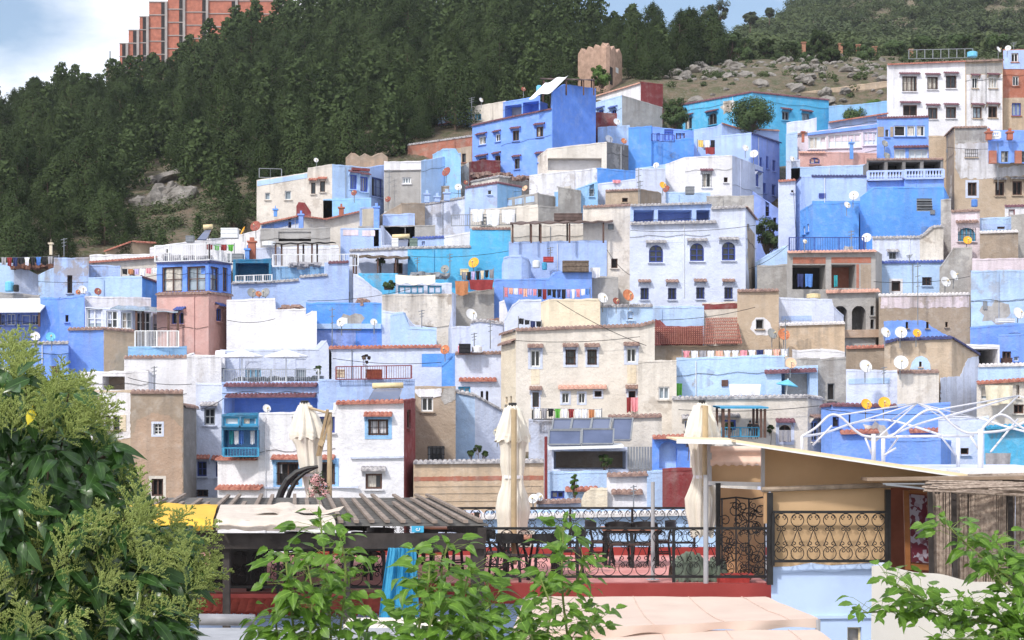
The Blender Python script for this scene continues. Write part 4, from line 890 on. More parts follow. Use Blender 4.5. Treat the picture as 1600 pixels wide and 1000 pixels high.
# ================================================================ centre left
H('bright white block house with a clothesline frame', [(354, 469, 0), (430, 467, 0), (431, 484, 0), (478, 483, 0)], 570, 'WH1', D=101, bk=4)
H('narrow white slab wall beside the azure parapet', [(478, 492, 0), (488, 486, 0), (495, 486, 0)], 600, 'WH1', D=100, bk=2, cat='wall', name='slab_wall')
hr = H('azure parapet house with two dishes and blue recess', [(478, 474, 0), (596, 474, 0), (597, 486, 0), (632, 490, .3), (646, 508, .5), (680, 514, .7)], 548, ['AZ1', 'LB1', 'PB1', 'PB1', 'PB1'], D=102.4, bk=4, low=6)
hr.patch([(494, 506), (596, 506), (596, 514), (494, 514)], 'LB1', .25, name='ledge'); hr.patch([(495, 516), (556, 516), (556, 560), (495, 560)], 'VIO1', .03); hr.patch([(558, 517), (596, 517), (596, 560), (558, 560)], 'PERD1', .03)
H('pale sloping walls with a draped rug', [(610, 492, 0), (630, 488, 0), (640, 512, 0), (682, 514, 0)], 560, 'LB1', D=100.4, bk=3)
ht_ = H('long white house with a red tiled coping and azure panel', [(514, 543, 0), (690, 541, 0)], 625, 'PB1', cap='red', capw=.15, D=96.6, bk=4, low=7, patches=[([(659, 553), (711, 552), (711, 573), (659, 573)], 'AZ1')], )
hu2 = H('white house with brown tile coping and twin arched slits', [(690, 572, 0), (711, 552, 0), (784, 551, 0)], 650, ['AZ1', 'PB1'], cap=[None, 'brown'], capw=.15, D=95.2, bk=4, low=9, wins=[(716, 604, 735, 628, 'teal m2 pale'), (751, 611, 755, 628, 'brown A X'), (759, 611, 763, 628, 'brown A X')])
hu2.ledge(717, 592, 776, 592, tiles='red')
hp = H('periwinkle house with a deep loggia above the teal balcony', [(346, 598, 1.5), (500, 598, 0), (522, 594, 1)], 690, 'LAV1', D=90, bk=4, low=8, wins=[(350, 622, 496, 646, 'L1.4 BPERI1')])
hp.ledge(352, 600, 497, 600, tiles='maroon', i=0); hp.ledge(354, 617, 495, 616, tiles='maroon', i=0)
H('blue wall under the maroon railed terrace', [(498, 594, 0), (648, 593, 0)], 640, 'LAV1', D=89.5, bk=3, low=8)
hq = H('white house with red hooded windows behind the closed parasol', [(340, 716, 1.6), (404, 716, .4), (405, 646, .4), (524, 643, 0), (525, 629, 0), (631, 627, 0), (649, 624, 3)], 795, ['WH1', 'WH1', 'WH1', 'WH1', 'WH1', 'RD1'], cap=['red', None, None, None, 'red', None], D=77.5, bk=5, low=3, capw=.2,
  wins=[(576, 655, 606, 680, 'brown G Hred m2 TSKY1'), (571, 740, 597, 764, 'brown m1 Hgrey'), (433, 722, 466, 758, 'brown Hred X G TSKY1'), (497, 722, 525, 757, 'brown Hred X G TSKY1'), (456, 651, 527, 676, 'dkblue m4'), (636, 640, 642, 670, 'brown m1')])
hq.ledge(341, 760, 412, 760, tiles='red', i=0); hq.ledge(414, 762, 560, 761, 'PB1', .1, .08, i=2); hq.ledge(548, 715, 631, 714, 'PB1', .12, .1, i=4)
hu = H('narrow raw grey render house with a white casement', [(648, 606, 0), (712, 604, 0)], 730, 'BRN1', D=83.2, bk=4, low=6, wins=[(658, 620, 677, 643, 'white m2'), (669, 697, 694, 723, 'grey m1 G')], patches=[([(649, 608), (690, 607), (690, 619), (660, 624), (649, 614)], 'WH1', .05, .8), ([(694, 607), (711, 606), (711, 625), (694, 632), (688, 622)], 'GR2', .02, .8)])
hvw = H('pale blue curved wall house with a sloping dark tiled top', [(712, 611, 0), (742, 617, 0), (785, 641, 1)], 728, ['LB1', 'PB1'], cap=['grey', 'grey'], capw=.1, D=85.5, bk=3, low=6)
he = H('long banded earth wall with a dark tiled coping', [(646, 722, 0), (850, 720, 0)], 800, 'ORG2', cap='grey', capw=.15, D=77.9, bk=3, low=4, cat='wall', name='earth_wall', patches=[([(647, 745), (849, 743), (849, 750), (647, 752)], 'BK2', .012, .6)])
for y in (760, 771, 783): he.ledge(648, y, 846, y-1, 'TAN2', .02, .035)
# ================================================================ centre big
ho = H('large cream white house with pale blue window surrounds', [(783, 522, 2.2), (806, 515, 0), (1000, 508, 0), (1023, 502, 0)], 680, ['CRM1', 'CR1', 'CR1'], cap='brown', capw=.15, D=92.5, bk=5, low=5,  # left chamfer is creamier: the light on it is put into its colour
  wins=[(829, 547, 844, 573, 'white m2 Hbrown TPB1'), (884, 546, 899, 570, 'brown m1 r2 G TPB1 Hbrown'), (918, 546, 932, 570, 'brown m1 r2 G TPB1 Hbrown'), (979, 544, 994, 566, 'white m2 Hbrown TPB1'), (832, 613, 842, 636, 'brown m1 Hbrown TPB1'), (878, 614, 889, 630, 'white m2 TPB1'), (904, 614, 914, 630, 'white m2 TPB1'), (929, 611, 940, 620, 'brown X TPB1'), (982, 611, 993, 626, 'brown X Hbrown TPB1'),
   (790, 620, 793, 630, 'brown X'), (797, 619, 800, 630, 'brown X')],
  patches=[([(830, 576), (843, 576), (843, 601), (830, 601)], 'CRM1', .02, .4), ([(980, 570), (994, 570), (994, 599), (980, 599)], 'CRM1', .02, .4)])
ho.ledge(872, 604, 948, 603, tiles='pink'); ho.ledge(784, 537, 806, 531, tiles='brown', i=0)
H('cream painted box room on the roof of the large cream house', [(845, 473, .6), (858, 468, 0), (938, 468, 0)], 512, 'CRM1', D=96.3, bk=3, name='box_room')
H('pale blue roof room with dark washing left of the cream box', [(788, 500, 0), (800, 478, 0), (812, 469, 0), (846, 469, 0)], 520, 'PB1', D=97.4, bk=2, name='roof_room')
H('light blue parapet house right of the cream box room', [(937, 478, 0), (1020, 477, 0)], 512, 'LB1', cap='grey', capw=.08, D=97, bk=3, wins=[(980, 486, 990, 500, 'white A')])
H('long pale blue wall behind the maroon roof edge', [(1018, 480, 0), (1100, 479, 0)], 512, 'LB1', D=103.4, bk=3)
H('white triangular wall beside the violet house', [(780, 472), (788, 470), (796, 500)], 525, 'WH1', D=98.6, bk=2, cat='wall', name='triangular_wall')
H('white small houses with a dark tile edge behind the big white dish', [(735, 503, 0), (748, 500, 0), (786, 505, 0)], 560, 'PB1', cap='grey', capw=.08, D=98.4, bk=3)
H('low white wall left of the large cream house', [(706, 511), (738, 510)], 556, 'PB2', D=99.6, bk=2, cat='wall', name='low_wall')
H('cream wall with small tiled canopy next to the large house', [(706, 456), (707, 511)], 556, 'PB2', D=99.9, bk=2)
H('maroon edged wall above the red tiled roof', [(1020, 508, 0), (1024, 500, 0), (1040, 512, 0), (1098, 510, 0)], 530, 'RD1', D=102.2, bk=.8, cat='wall', name='maroon_wall')
H('maroon topped cream block left of the tan tower', [(1097, 474, 0), (1153, 472, 0)], 512, 'CR1', D=104.5, bk=3, patches=[([(1097.5, 475), (1152, 473), (1152, 482), (1097.5, 484)], 'RD1')])
hp_ = H('tan wall house under the broad red tiled roof', [(1020, 541, 0), (1160, 541, 0)], 580, 'ORG1', D=99, bk=3)
hQ = H('tan tower house with a white ringed little window', [(1152, 454, 0), (1217, 453, 0)], 565, 'TAN1', cap='brown', capw=.15, D=102.2, bk=4, wins=[(1181, 499, 1193, 514, 'grey m1 X')], patches=[([(1172, 514), (1176, 502), (1181, 496), (1194, 496), (1203, 504), (1207, 516), (1200, 524), (1182, 524)], 'WH1', .01, .6)])
hR = H('white topped tan house with a scalloped coping, below the arcade', [(1218, 507, 0), (1320, 504, 0)], 565, 'ORG2', cap='white', capw=.12, D=101.4, bk=3)
H('pale blue roof court walls left of the arcade', [(1217, 466, 0), (1300, 468, 0), (1303, 480, 0), (1318, 494, .5)], 515, 'PB1', D=104.2, bk=3, patches=[([(1221, 494), (1268, 493), (1268, 501), (1221, 501)], 'LAV1')])
# unfinished concrete house
hS = H('unfinished concrete house with two big dark openings and horseshoe arcade', [(1230, 394, 0), (1368, 392, 0), (1370, 393, 0.2), (1378, 398, 2)], 545, 'GR1', cap=['pink', None, None], capw=.35, D=107, bk=6, low=2,
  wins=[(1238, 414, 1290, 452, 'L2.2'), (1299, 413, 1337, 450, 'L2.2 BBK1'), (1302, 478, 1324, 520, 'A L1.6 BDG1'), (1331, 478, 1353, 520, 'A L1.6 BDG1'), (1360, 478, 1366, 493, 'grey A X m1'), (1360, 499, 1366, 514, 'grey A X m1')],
  patches=[([(1239, 402), (1290, 402), (1290, 412), (1239, 412)], 'BK1', .02), ([(1299, 402), (1361, 402), (1361, 411), (1299, 411)], 'BK1', .02), ([(1338, 413), (1342, 413), (1342, 450), (1338, 450)], 'BK1', .03), ([(1345, 413), (1361, 413), (1361, 450), (1345, 450)], 'BRN1', .02)])
hS.ledge(1290, 455, 1374, 453, tiles='pink', i=0); hS.ledge(1318, 522, 1376, 521, 'STN1', .3, .5, i=0)
H('brown stone house with red tiled edge under the arcade', [(1322, 543, 0), (1384, 541, 0)], 585, 'BRN2', cap='red', capw=.15, D=98.4, bk=3)
# ================================================================ right
hW1 = H('blue and white restaurant terrace with tall white panes and pink parapet', [(1234, 212, 2), (1262, 207, 1), (1372, 193, 0)], 275, 'PINK1', cap=['brown', None], D=141.5, bk=5, wins=[(1261, 213, 1291, 233, 'white m3 milky'), (1294, 209, 1345, 231, 'white m5 milky'), (1349, 206, 1371, 227, 'white m3 milky')], patches=[([(1262, 208), (1371, 194), (1371, 200), (1262, 212)], 'PERI1', .2)])
H('red tiled long roof edge behind the restaurant terrace', [(1294, 192, 0), (1386, 178, 0)], 215, 'LAV1', cap='red', capw=.6, D=146, bk=3, name='tiled_house')
H('pink and white rooftop box left of the restaurant', [(1229, 192, 0), (1262, 188, 0), (1276, 184, 0)], 225, 'PB1', D=145.4, bk=3, name='roof_box')
hW2 = H('pink arched porch with a tiled lip under the restaurant terrace', [(1248, 238, 0), (1290, 238, 0), (1370, 240, .5)], 282, 'PK1', cap=['pink', None], D=137, bk=3, wins=[(1265, 246, 1281, 256, 'dkblue A')])
hW3 = H('blue tower house with sliding white windows on two floors', [(1370, 184, 0), (1451, 182, 0)], 285, 'PERI1', cap='maroon', capw=.1, D=138, bk=5, wins=[(1383, 202, 1389, 214, 'white A m1'), (1397, 196, 1415, 213, 'white X m1'), (1417, 196, 1430, 213, 'white m1'), (1432, 196, 1445, 213, 'white m1'), (1397, 233, 1415, 250, 'white milky m2'), (1420, 233, 1450, 250, 'white milky m3')], patches=[([(1371, 198), (1381, 198), (1381, 214), (1371, 214)], 'BRN1'), ([(1391, 198), (1396, 198), (1396, 214), (1391, 214)], 'BRN1')])
hW3.ledge(1396, 229, 1450, 228, tiles='maroon')
H('tan infill wall between the blue tower and the villa', [(1451, 213), (1480, 212)], 275, 'TAN1', D=137.4, bk=3)
H('lavender pale houses with small dishes left of the pink porch', [(1228, 210, 0), (1246, 206, 0)], 290, 'LB1', D=139.5, bk=3)
H('white narrow house with small dish at the alley mouth', [(1229, 252, 0), (1250, 250, 0)], 300, 'PB1', D=135, bk=3)
H('blue low roofs in front of the pink porch', [(1236, 262, 1), (1352, 258, 1)], 295, 'LB1', D=134, bk=4)
hb2 = H('blue balustrade terrace house with four dark ornate openings', [(1355, 282, 0), (1412, 280, 0), (1413, 278, -.5), (1475, 277, -.5)], 325, 'PERI1', D=126.5, bk=4, wins=[(1405, 297, 1416, 311, 'white A m3')], cap='maroon', capw=.12)
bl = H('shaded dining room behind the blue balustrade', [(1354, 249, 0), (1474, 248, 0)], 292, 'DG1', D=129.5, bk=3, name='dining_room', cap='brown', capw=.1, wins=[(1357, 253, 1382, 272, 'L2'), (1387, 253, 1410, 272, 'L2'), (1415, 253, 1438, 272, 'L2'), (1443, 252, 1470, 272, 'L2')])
hV = H('azure house with lavender upper wall and shuttered slits', [(1243, 286, 2.5), (1252, 276, 2), (1268, 275, 0), (1354, 275, 0)], 395, ['LAV1', 'LAV1', 'LAV1'], cap=['dblue', None, 'dblue'], capw=.06, D=122, bk=5)
hV.patch([(1269, 314), (1353, 314), (1353, 400), (1269, 400)], 'AZ1')
hV2 = H('broad vivid azure wall with grey metal chimney hood', [(1344, 309, 0), (1366, 293, 0), (1475, 293, 0), (1484, 312, .5)], 380, 'AZ1', D=120.6, bk=5)
hVl = H('azure left wing with two narrow windows', [(1250, 330, 2), (1270, 318, 0), (1342, 316, 0)], 395, 'AZ1', D=119.6, bk=3, wins=[(1255, 354, 1258, 366, 'white m1'), (1261, 350, 1264, 362, 'white m1')])
H('pale narrow house with pink tile top on the alley', [(1216, 283, 0), (1243, 281, 0)], 395, 'PB1', cap='red', capw=.2, D=123.5, bk=5, wins=[(1236, 297, 1240, 301, 'X')])
H('pale blue ramp wall in the alley', [(1180, 410, 0), (1200, 398, 0), (1230, 384, 0)], 425, 'LB1', D=114, bk=2, cat='wall', name='ramp_wall')
H('grey cement wall low in the alley', [(1183, 416, 0), (1230, 414, 0)], 460, 'GR2', D=111.5, bk=2, cat='wall', name='cement_wall')
H('deep shaded blue houses inside the alley', [(1176, 300), (1222, 330)], 400, 'VIO1', D=131, bk=3, wins=[(1196, 322, 1202, 338, 'dkblue X'), (1208, 340, 1213, 352, 'dkblue X')])
hX = H('patchy old house, tan with flaking whitewash and small dark windows', [(1478, 212, 5), (1491, 199, 0), (1542, 198, 0), (1543, 218, 0), (1640, 216, 0)], 345, ['BRN1', 'TAN1', 'TAN1', 'TAN1'], cap=['brown', 'brown', None, None], capw=.15, D=132, bk=6,
  wins=[(1508, 233, 1527, 246, 'brown m3 G'), (1512, 285, 1526, 306, 'brown X TPB1 m2'), (1555, 284, 1569, 306, 'brown X m2 Hgrey'), (1582, 283, 1597, 305, 'brown X m2 Hgrey')],
  patches=[([(1492, 225), (1542, 222), (1560, 262), (1600, 258), (1639, 262), (1639, 272), (1570, 276), (1540, 280), (1500, 278), (1492, 260)], 'WH2', .02, 1.6), ([(1492, 201), (1541, 200), (1541, 222), (1492, 225)], 'GR3', .015, .8)])
hX2 = H('blue balcony with brick columns on the patchy house', [(1544, 221, 0), (1640, 219, 0)], 258, 'PERI1', D=130.4, bk=1.5, low=-3, name='balcony', wins=[(1564, 236, 1576, 254, 'grey m2 r2'), (1596, 236, 1606, 254, 'grey m2 r2')], patches=[([(1544.5, 236), (1556, 236), (1556, 256), (1544.5, 256)], 'BK2', .25), ([(1585, 236), (1595, 236), (1595, 256), (1585, 256)], 'BK2', .25)])
hT = H('white stained house with curved tiled top and a small casement', [(1363, 371, 0), (1437, 370, 0), (1447, 364, 0), (1458, 354, 0), (1474, 353, 0)], 415, ['PB2', 'CR3', 'CR3', 'CR3'], cap='grey', capw=.1, D=114.5, bk=4, wins=[(1389, 394, 1400, 405, 'grey m2 Hgrey g.15')])
H('rough white pier beside the vivid azure wall', [(1470, 312), (1486, 311)], 360, 'GR3', D=118, bk=2)
hT2 = H('pale blue house with two small brown windows', [(1366, 410, 0), (1486, 408, 0)], 470, 'LB1', cap='blue', capw=.1, D=110.4, bk=4, wins=[(1393, 439, 1407, 455, 'brown X TWH1 m1'), (1441, 433, 1455, 446, 'brown G')])
hT3 = H('bare tan house with three slit windows and blue painted foot', [(1373, 461, 0), (1516, 459, 0)], 545, 'BRN2', cap='white', capw=.05, D=106, bk=4, wins=[(1415, 503, 1419, 513, 'X'), (1447, 503, 1451, 513, 'X'), (1477, 503, 1481, 511, 'X')],
  patches=[([(1376, 464), (1514, 462), (1514, 480), (1376, 482)], 'PINK3', .015, 1.2), ([(1381, 502), (1412, 500), (1443, 501), (1460, 513), (1480, 524), (1480, 560), (1381, 560)], 'PERI1', .015, .8)])
H('rough pinkish pillar block with two white dishes', [(1468, 420, 0), (1490, 388, 0), (1519, 386, 0)], 462, 'GR3', D=108.6, bk=3)
hU = H('weathered pink white house with a turquoise arched window', [(1486, 330, 0), (1531, 328, 0)], 415, 'PINK2', cap='brown', capw=.12, D=115.6, bk=4, wins=[(1497, 356, 1524, 377, 'teal A m4 pale G'), (1476, 370, 1480, 378, 'X')]); hU.ledge(1493, 346, 1528, 345, tiles='brown')
H('rubble brown wall with a white coping behind the long blue wall', [(1531, 363, 0), (1591, 361, 0)], 412, 'BRN3', cap='white', capw=.1, D=112.5, bk=3)
H('blue and white tank roof above the rubble wall', [(1530, 341, 0), (1582, 340, 0)], 368, 'LB1', D=116, bk=3, wins=[(1558, 354, 1570, 358, 'X')], patches=[([(1530.5, 350), (1581, 350), (1581, 358), (1530.5, 358)], 'LAV1')])
H('rough cement walls at the right edge above the long blue wall', [(1580, 336, 0), (1650, 334, 0)], 400, 'GR2', D=115, bk=3)
H('white house with a maroon door behind the tank roof', [(1570, 322, 0), (1640, 320, 0)], 350, 'WH1', D=118.6, bk=3, cap='maroon', capw=.1, wins=[(1576, 327, 1586, 337, 'maroon X')])
hUb = H('long pinkish white wall above the pale blue wall at the right edge', [(1519, 405, 0), (1650, 403, 0)], 440, 'PINK1', D=108, bk=3)
hUc = H('tall weathered pale blue wall with a thin pole', [(1517, 424, 0), (1650, 422, 0)], 520, 'LB2', D=105.4, bk=4)
H('blue flat roofed house at the right edge with white solar box', [(1516, 512, 0), (1560, 508, 0), (1650, 503, 0)], 575, 'PERI1', D=101, bk=4)
H('blue lower block at the far right', [(1560, 524, 0), (1650, 518, 0)], 590, 'PERI1', D=98.5, bk=3, wins=[(1566, 549, 1580, 566, 'X'), (1584, 557, 1592, 564, 'white pale')])
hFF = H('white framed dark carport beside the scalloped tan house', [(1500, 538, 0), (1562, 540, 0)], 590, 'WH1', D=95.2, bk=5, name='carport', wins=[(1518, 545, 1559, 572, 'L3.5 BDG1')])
hFg = H('pale blue wall with scalloped white coping at the right edge', [(1528, 571, 0), (1650, 568, 0)], 620, 'LB1', cap='white', capw=.1, D=92.8, bk=3)
hEE = H('tan house with blue scalloped coping and a pale half round niche', [(1382, 535, .4), (1402, 530, 0), (1487, 527, 0), (1529, 553, 2.5)], 655, 'TAN2', cap='dblue', capw=.12, D=90.4, bk=5, low=7, wins=[(1436, 565, 1440, 573, 'X m1')],
  patches=[([(1422, 577), (1425, 566), (1432, 558), (1440, 556), (1448, 560), (1453, 568), (1454, 578)], 'LB1', .02), ([(1470, 590), (1500, 588), (1512, 560), (1529, 556), (1529, 700), (1470, 700)], 'PB1', .02, .8)])
H('white flaking annex with a dark tiled edge below the niche', [(1402, 581, 0), (1467, 580, 0)], 660, 'CR2', cap='brown', capw=.08, D=87.8, bk=3, low=7)
hDD = H('pale blue white low house with the big white dish', [(1322, 578, 0), (1402, 580, 0)], 660, 'PB1', D=89.2, bk=4, low=7, patches=[([(1326, 592), (1390, 590), (1390, 599), (1326, 600)], 'LB1', .03)])
hCC = H('stained grey white house with an open doorway and curtain', [(1226, 560, 0), (1281, 560, 0), (1282, 562, 0), (1322, 558, 0)], 650, ['GR3', 'GR3', 'GR3'], D=90.6, bk=4, low=7, wins=[(1293, 599, 1304, 625, 'grey m1 X')])
H('white low roofs with pale tarpaulins behind the stained house', [(1238, 548, 0), (1282, 546, 0), (1320, 550, 0)], 580, 'WH1', D=94.6, bk=3)
hAx = H('weathered cream house with white framed window left of the blue terrace', [(997, 565, 0), (1057, 563, 0)], 660, 'CR2', D=89.6, bk=4, low=8, wins=[(1029, 604, 1046, 624, 'white m2 pale')])
hAt = H('light blue terrace wall behind the white hanging sheet', [(1057, 561, 0), (1200, 556, 0), (1226, 557, 0)], 625, 'LB1', D=91.2, bk=3)
hAp = H('blue porch with a red tiled lip beside the small parasol', [(1196, 576, 0), (1278, 573, 0)], 625, 'LB1', D=89.8, bk=3, low=3, name='porch', wins=[(1221, 583, 1265, 617, 'L1.5 BLAV1')]); hAp.ledge(1194, 580, 1275, 577, tiles='maroon')
hAl = H('cream house under the blue terrace with arched and hooded doorways', [(1050, 622, 0), (1262, 619, 0), (1285, 622, 1)], 710, ['CR1', 'CR2'], cap='grey', capw=.12, D=86.4, bk=4, low=6, wins=[(1070, 658, 1078, 672, 'pb Hgrey'), (1127, 656, 1150, 672, 'blue Hgrey'), (1217, 664, 1236, 690, 'brown A X Hmaroon TPB1'), (1268, 658, 1280, 690, 'pb Hbrown')])
hGG = H('periwinkle blue house with a red tile strip behind the white steel frame', [(1283, 634, 1), (1300, 632, 0), (1402, 634, 0), (1485, 630, 0)], 715, 'PERI1', cap=['maroon', 'maroon', None, None], capw=.1, D=84.3, bk=4, low=6, wins=[(1298, 651, 1311, 667, 'dkblue m1 X'), (1326, 648, 1329, 662, 'X m1')]); hGG.ledge(1312, 674, 1372, 672, tiles='red', i=1); hGG.ledge(1420, 672, 1483, 670, tiles='red')
H('lower blue block in front of the periwinkle house', [(1390, 688, 0), (1470, 686, 0), (1486, 690, 1)], 745, 'PERI1', D=80, bk=3, low=5, wins=[(1370, 700, 1371, 701, 'X')])
H('white little house between the blue block and the cyan wall', [(1466, 655, 0), (1545, 652, 0)], 745, 'PB1', D=82, bk=3, low=5, wins=[(1501, 700, 1514, 710, 'X')])
hHH = H('cyan tiled roof house at the right edge', [(1538, 668, 0), (1650, 662, 0)], 745, 'CYAN2', cap='teal', capw=.4, D=80.6, bk=4, low=5)
hHi = H('white porch with cream curtains and a wooden front at the right edge', [(1526, 598, 0), (1650, 590, 0)], 680, 'CR1', cap='red', capw=.3, D=88.4, bk=4, low=6, wins=[(1533, 605, 1545, 624, 'white pale m1'), (1588, 602, 1593, 622, 'X'), (1584, 632, 1600, 646, 'brown X')])
# ================================================================ lower centre
H('cream white house right of the solar panels with dark roof tiles', [(950, 651, 0), (1034, 649, 0)], 745, 'CR1', cap='brown', capw=.15, D=83.4, bk=4, low=6)
hsh = H('pale house wall under the laundry balcony left of the solar panels', [(826, 656, 0), (870, 656, 0)], 745, 'PB2', D=84.2, bk=3, low=6)
hsk = H('brown reed lined shack under the solar panels', [(862, 703, 0), (982, 700, 0)], 745, 'PB1', D=79.6, bk=3, low=5, name='shack', wins=[(865, 705, 978, 733, 'L2.5 BBRN2')])
H('light blue low wall with small barred window under the shack', [(856, 738, 0), (950, 737, 0)], 800, 'LB1', D=78, bk=2, low=4, wins=[(861, 767, 882, 779, 'dkblue m2')]).ledge(883, 763, 934, 762, tiles='red')
H('small white house with a thick brown tiled coping', [(948, 742, 0), (1012, 740, 0)], 800, 'WH1', cap='brown', capw=.25, D=76.6, bk=3, low=4).ledge(955, 767, 1004, 767, tiles='brown')
H('cream rounded block beside the small white house', [(908, 782, 0), (913, 770, 0), (922, 764, 0), (949, 764, 0)], 800, 'CRM1', D=76.2, bk=2, low=4, name='rounded_block')
H('pale blue wall strip between the white house and the maroon wall', [(1011, 737, 0), (1036, 736, 0)], 800, 'LB1', D=76.4, bk=2, low=4, cat='wall', name='blue_wall')
H('maroon garden wall behind the right parasol', [(1035, 734, 0), (1110, 732, 0)], 805, 'RD1', D=75.4, bk=1, low=4, cat='wall', name='garden_wall')
hkg = H('blue garden gate wall with a white keyhole arch and red tiles', [(1019, 683, 0), (1078, 681, 0)], 745, 'PERD1', cap='red', capw=.5, D=79, bk=2, low=5, name='gate_wall', wins=[(1030, 690, 1058, 732, 'L.5 A BLB2')])
H('low rubble roofs with rusty tiles below the earth wall', [(838, 784, 0), (908, 782, 0)], 805, 'PB2', cap='brown', capw=.3, D=75, bk=2, low=4)
H('white roofs with scalloped red edges just beyond the terrace railing', [(640, 806, 0), (760, 806, 0)], 830, 'PB1', cap='pink', capw=.3, D=68, bk=4, low=4)
H('pale blue roof with scalloped white edge just beyond the terrace railing', [(750, 807, 0), (1130, 800, 0)], 840, 'LB1', cap='white', capw=.3, D=66, bk=4, low=8)
# ---------------------------------------------------------------- small things on the roofs
def basis(d):
    d = Vector(d).normalized(); u = d.cross(Vector((0, 0, 1))).normalized(); return d, u, u.cross(d)
DM = dict(white=simple('dish_white', (222, 222, 224), .5, .06), red=simple('dish_rust_red', (150, 84, 72), .8, .25, 7), orange=simple('dish_rust_orange', (196, 122, 84), .8, .25, 7), yellow=simple('dish_yellow', (246, 178, 48), .5, .06), grey=simple('dish_grey', (150, 152, 152), .6, .12),
  cyan=simple('dish_cyan', (110, 190, 224), .5, .08), peach=simple('dish_peach', (232, 188, 156), .6, .08))
def dish(px, py, r, c, D, label, az=25, el=25, mast=1.0):
    p = P(px, py, D); R_ = r/F*D; a, e = R(az), R(el); d, u, v = basis((math.sin(a)*math.cos(e), -math.cos(a)*math.cos(e), math.sin(e)))
    root = empty('satellite_dish', (p.x, p.y, p.z-R_-mast*.5), label, 'satellite dish', 'satellite dishes on the roofs')
    b = MB(); b.smooth = True; b.grid(lambda s, t: p+(u*math.cos(2*math.pi*s)*.94+v*math.sin(2*math.pi*s))*R_*t+d*(R_*.22*(t*t-1)), 18, 4); b.grid(lambda s, t: p+(u*math.cos(2*math.pi*s)*.94+v*math.sin(2*math.pi*s))*R_*(1-t)+d*(R_*.22*((1-t)**2-1)-.03), 18, 3); b.build('reflector', DM[c], root)
    m = MB(); q = p+d*R_*.85-v*R_*.15; m.tube([p-v*R_*.95, q], .018, 4); m.tube([p-u*R_*.7-v*R_*.5, q], .012, 4); m.build('feed_arm', 'grey', root)
    f = MB(); f.tube([q, q-d*.14], .045, 6); f.build('receiver', 'cream', root)
    s_ = MB(); s_.tube([p-d*(R_*.28), Vector((p.x, p.y+.25, p.z-R_*.3)), Vector((p.x, p.y+.25, p.z-R_-mast*.5))], .03, 5); s_.build('mast', 'grey', root)
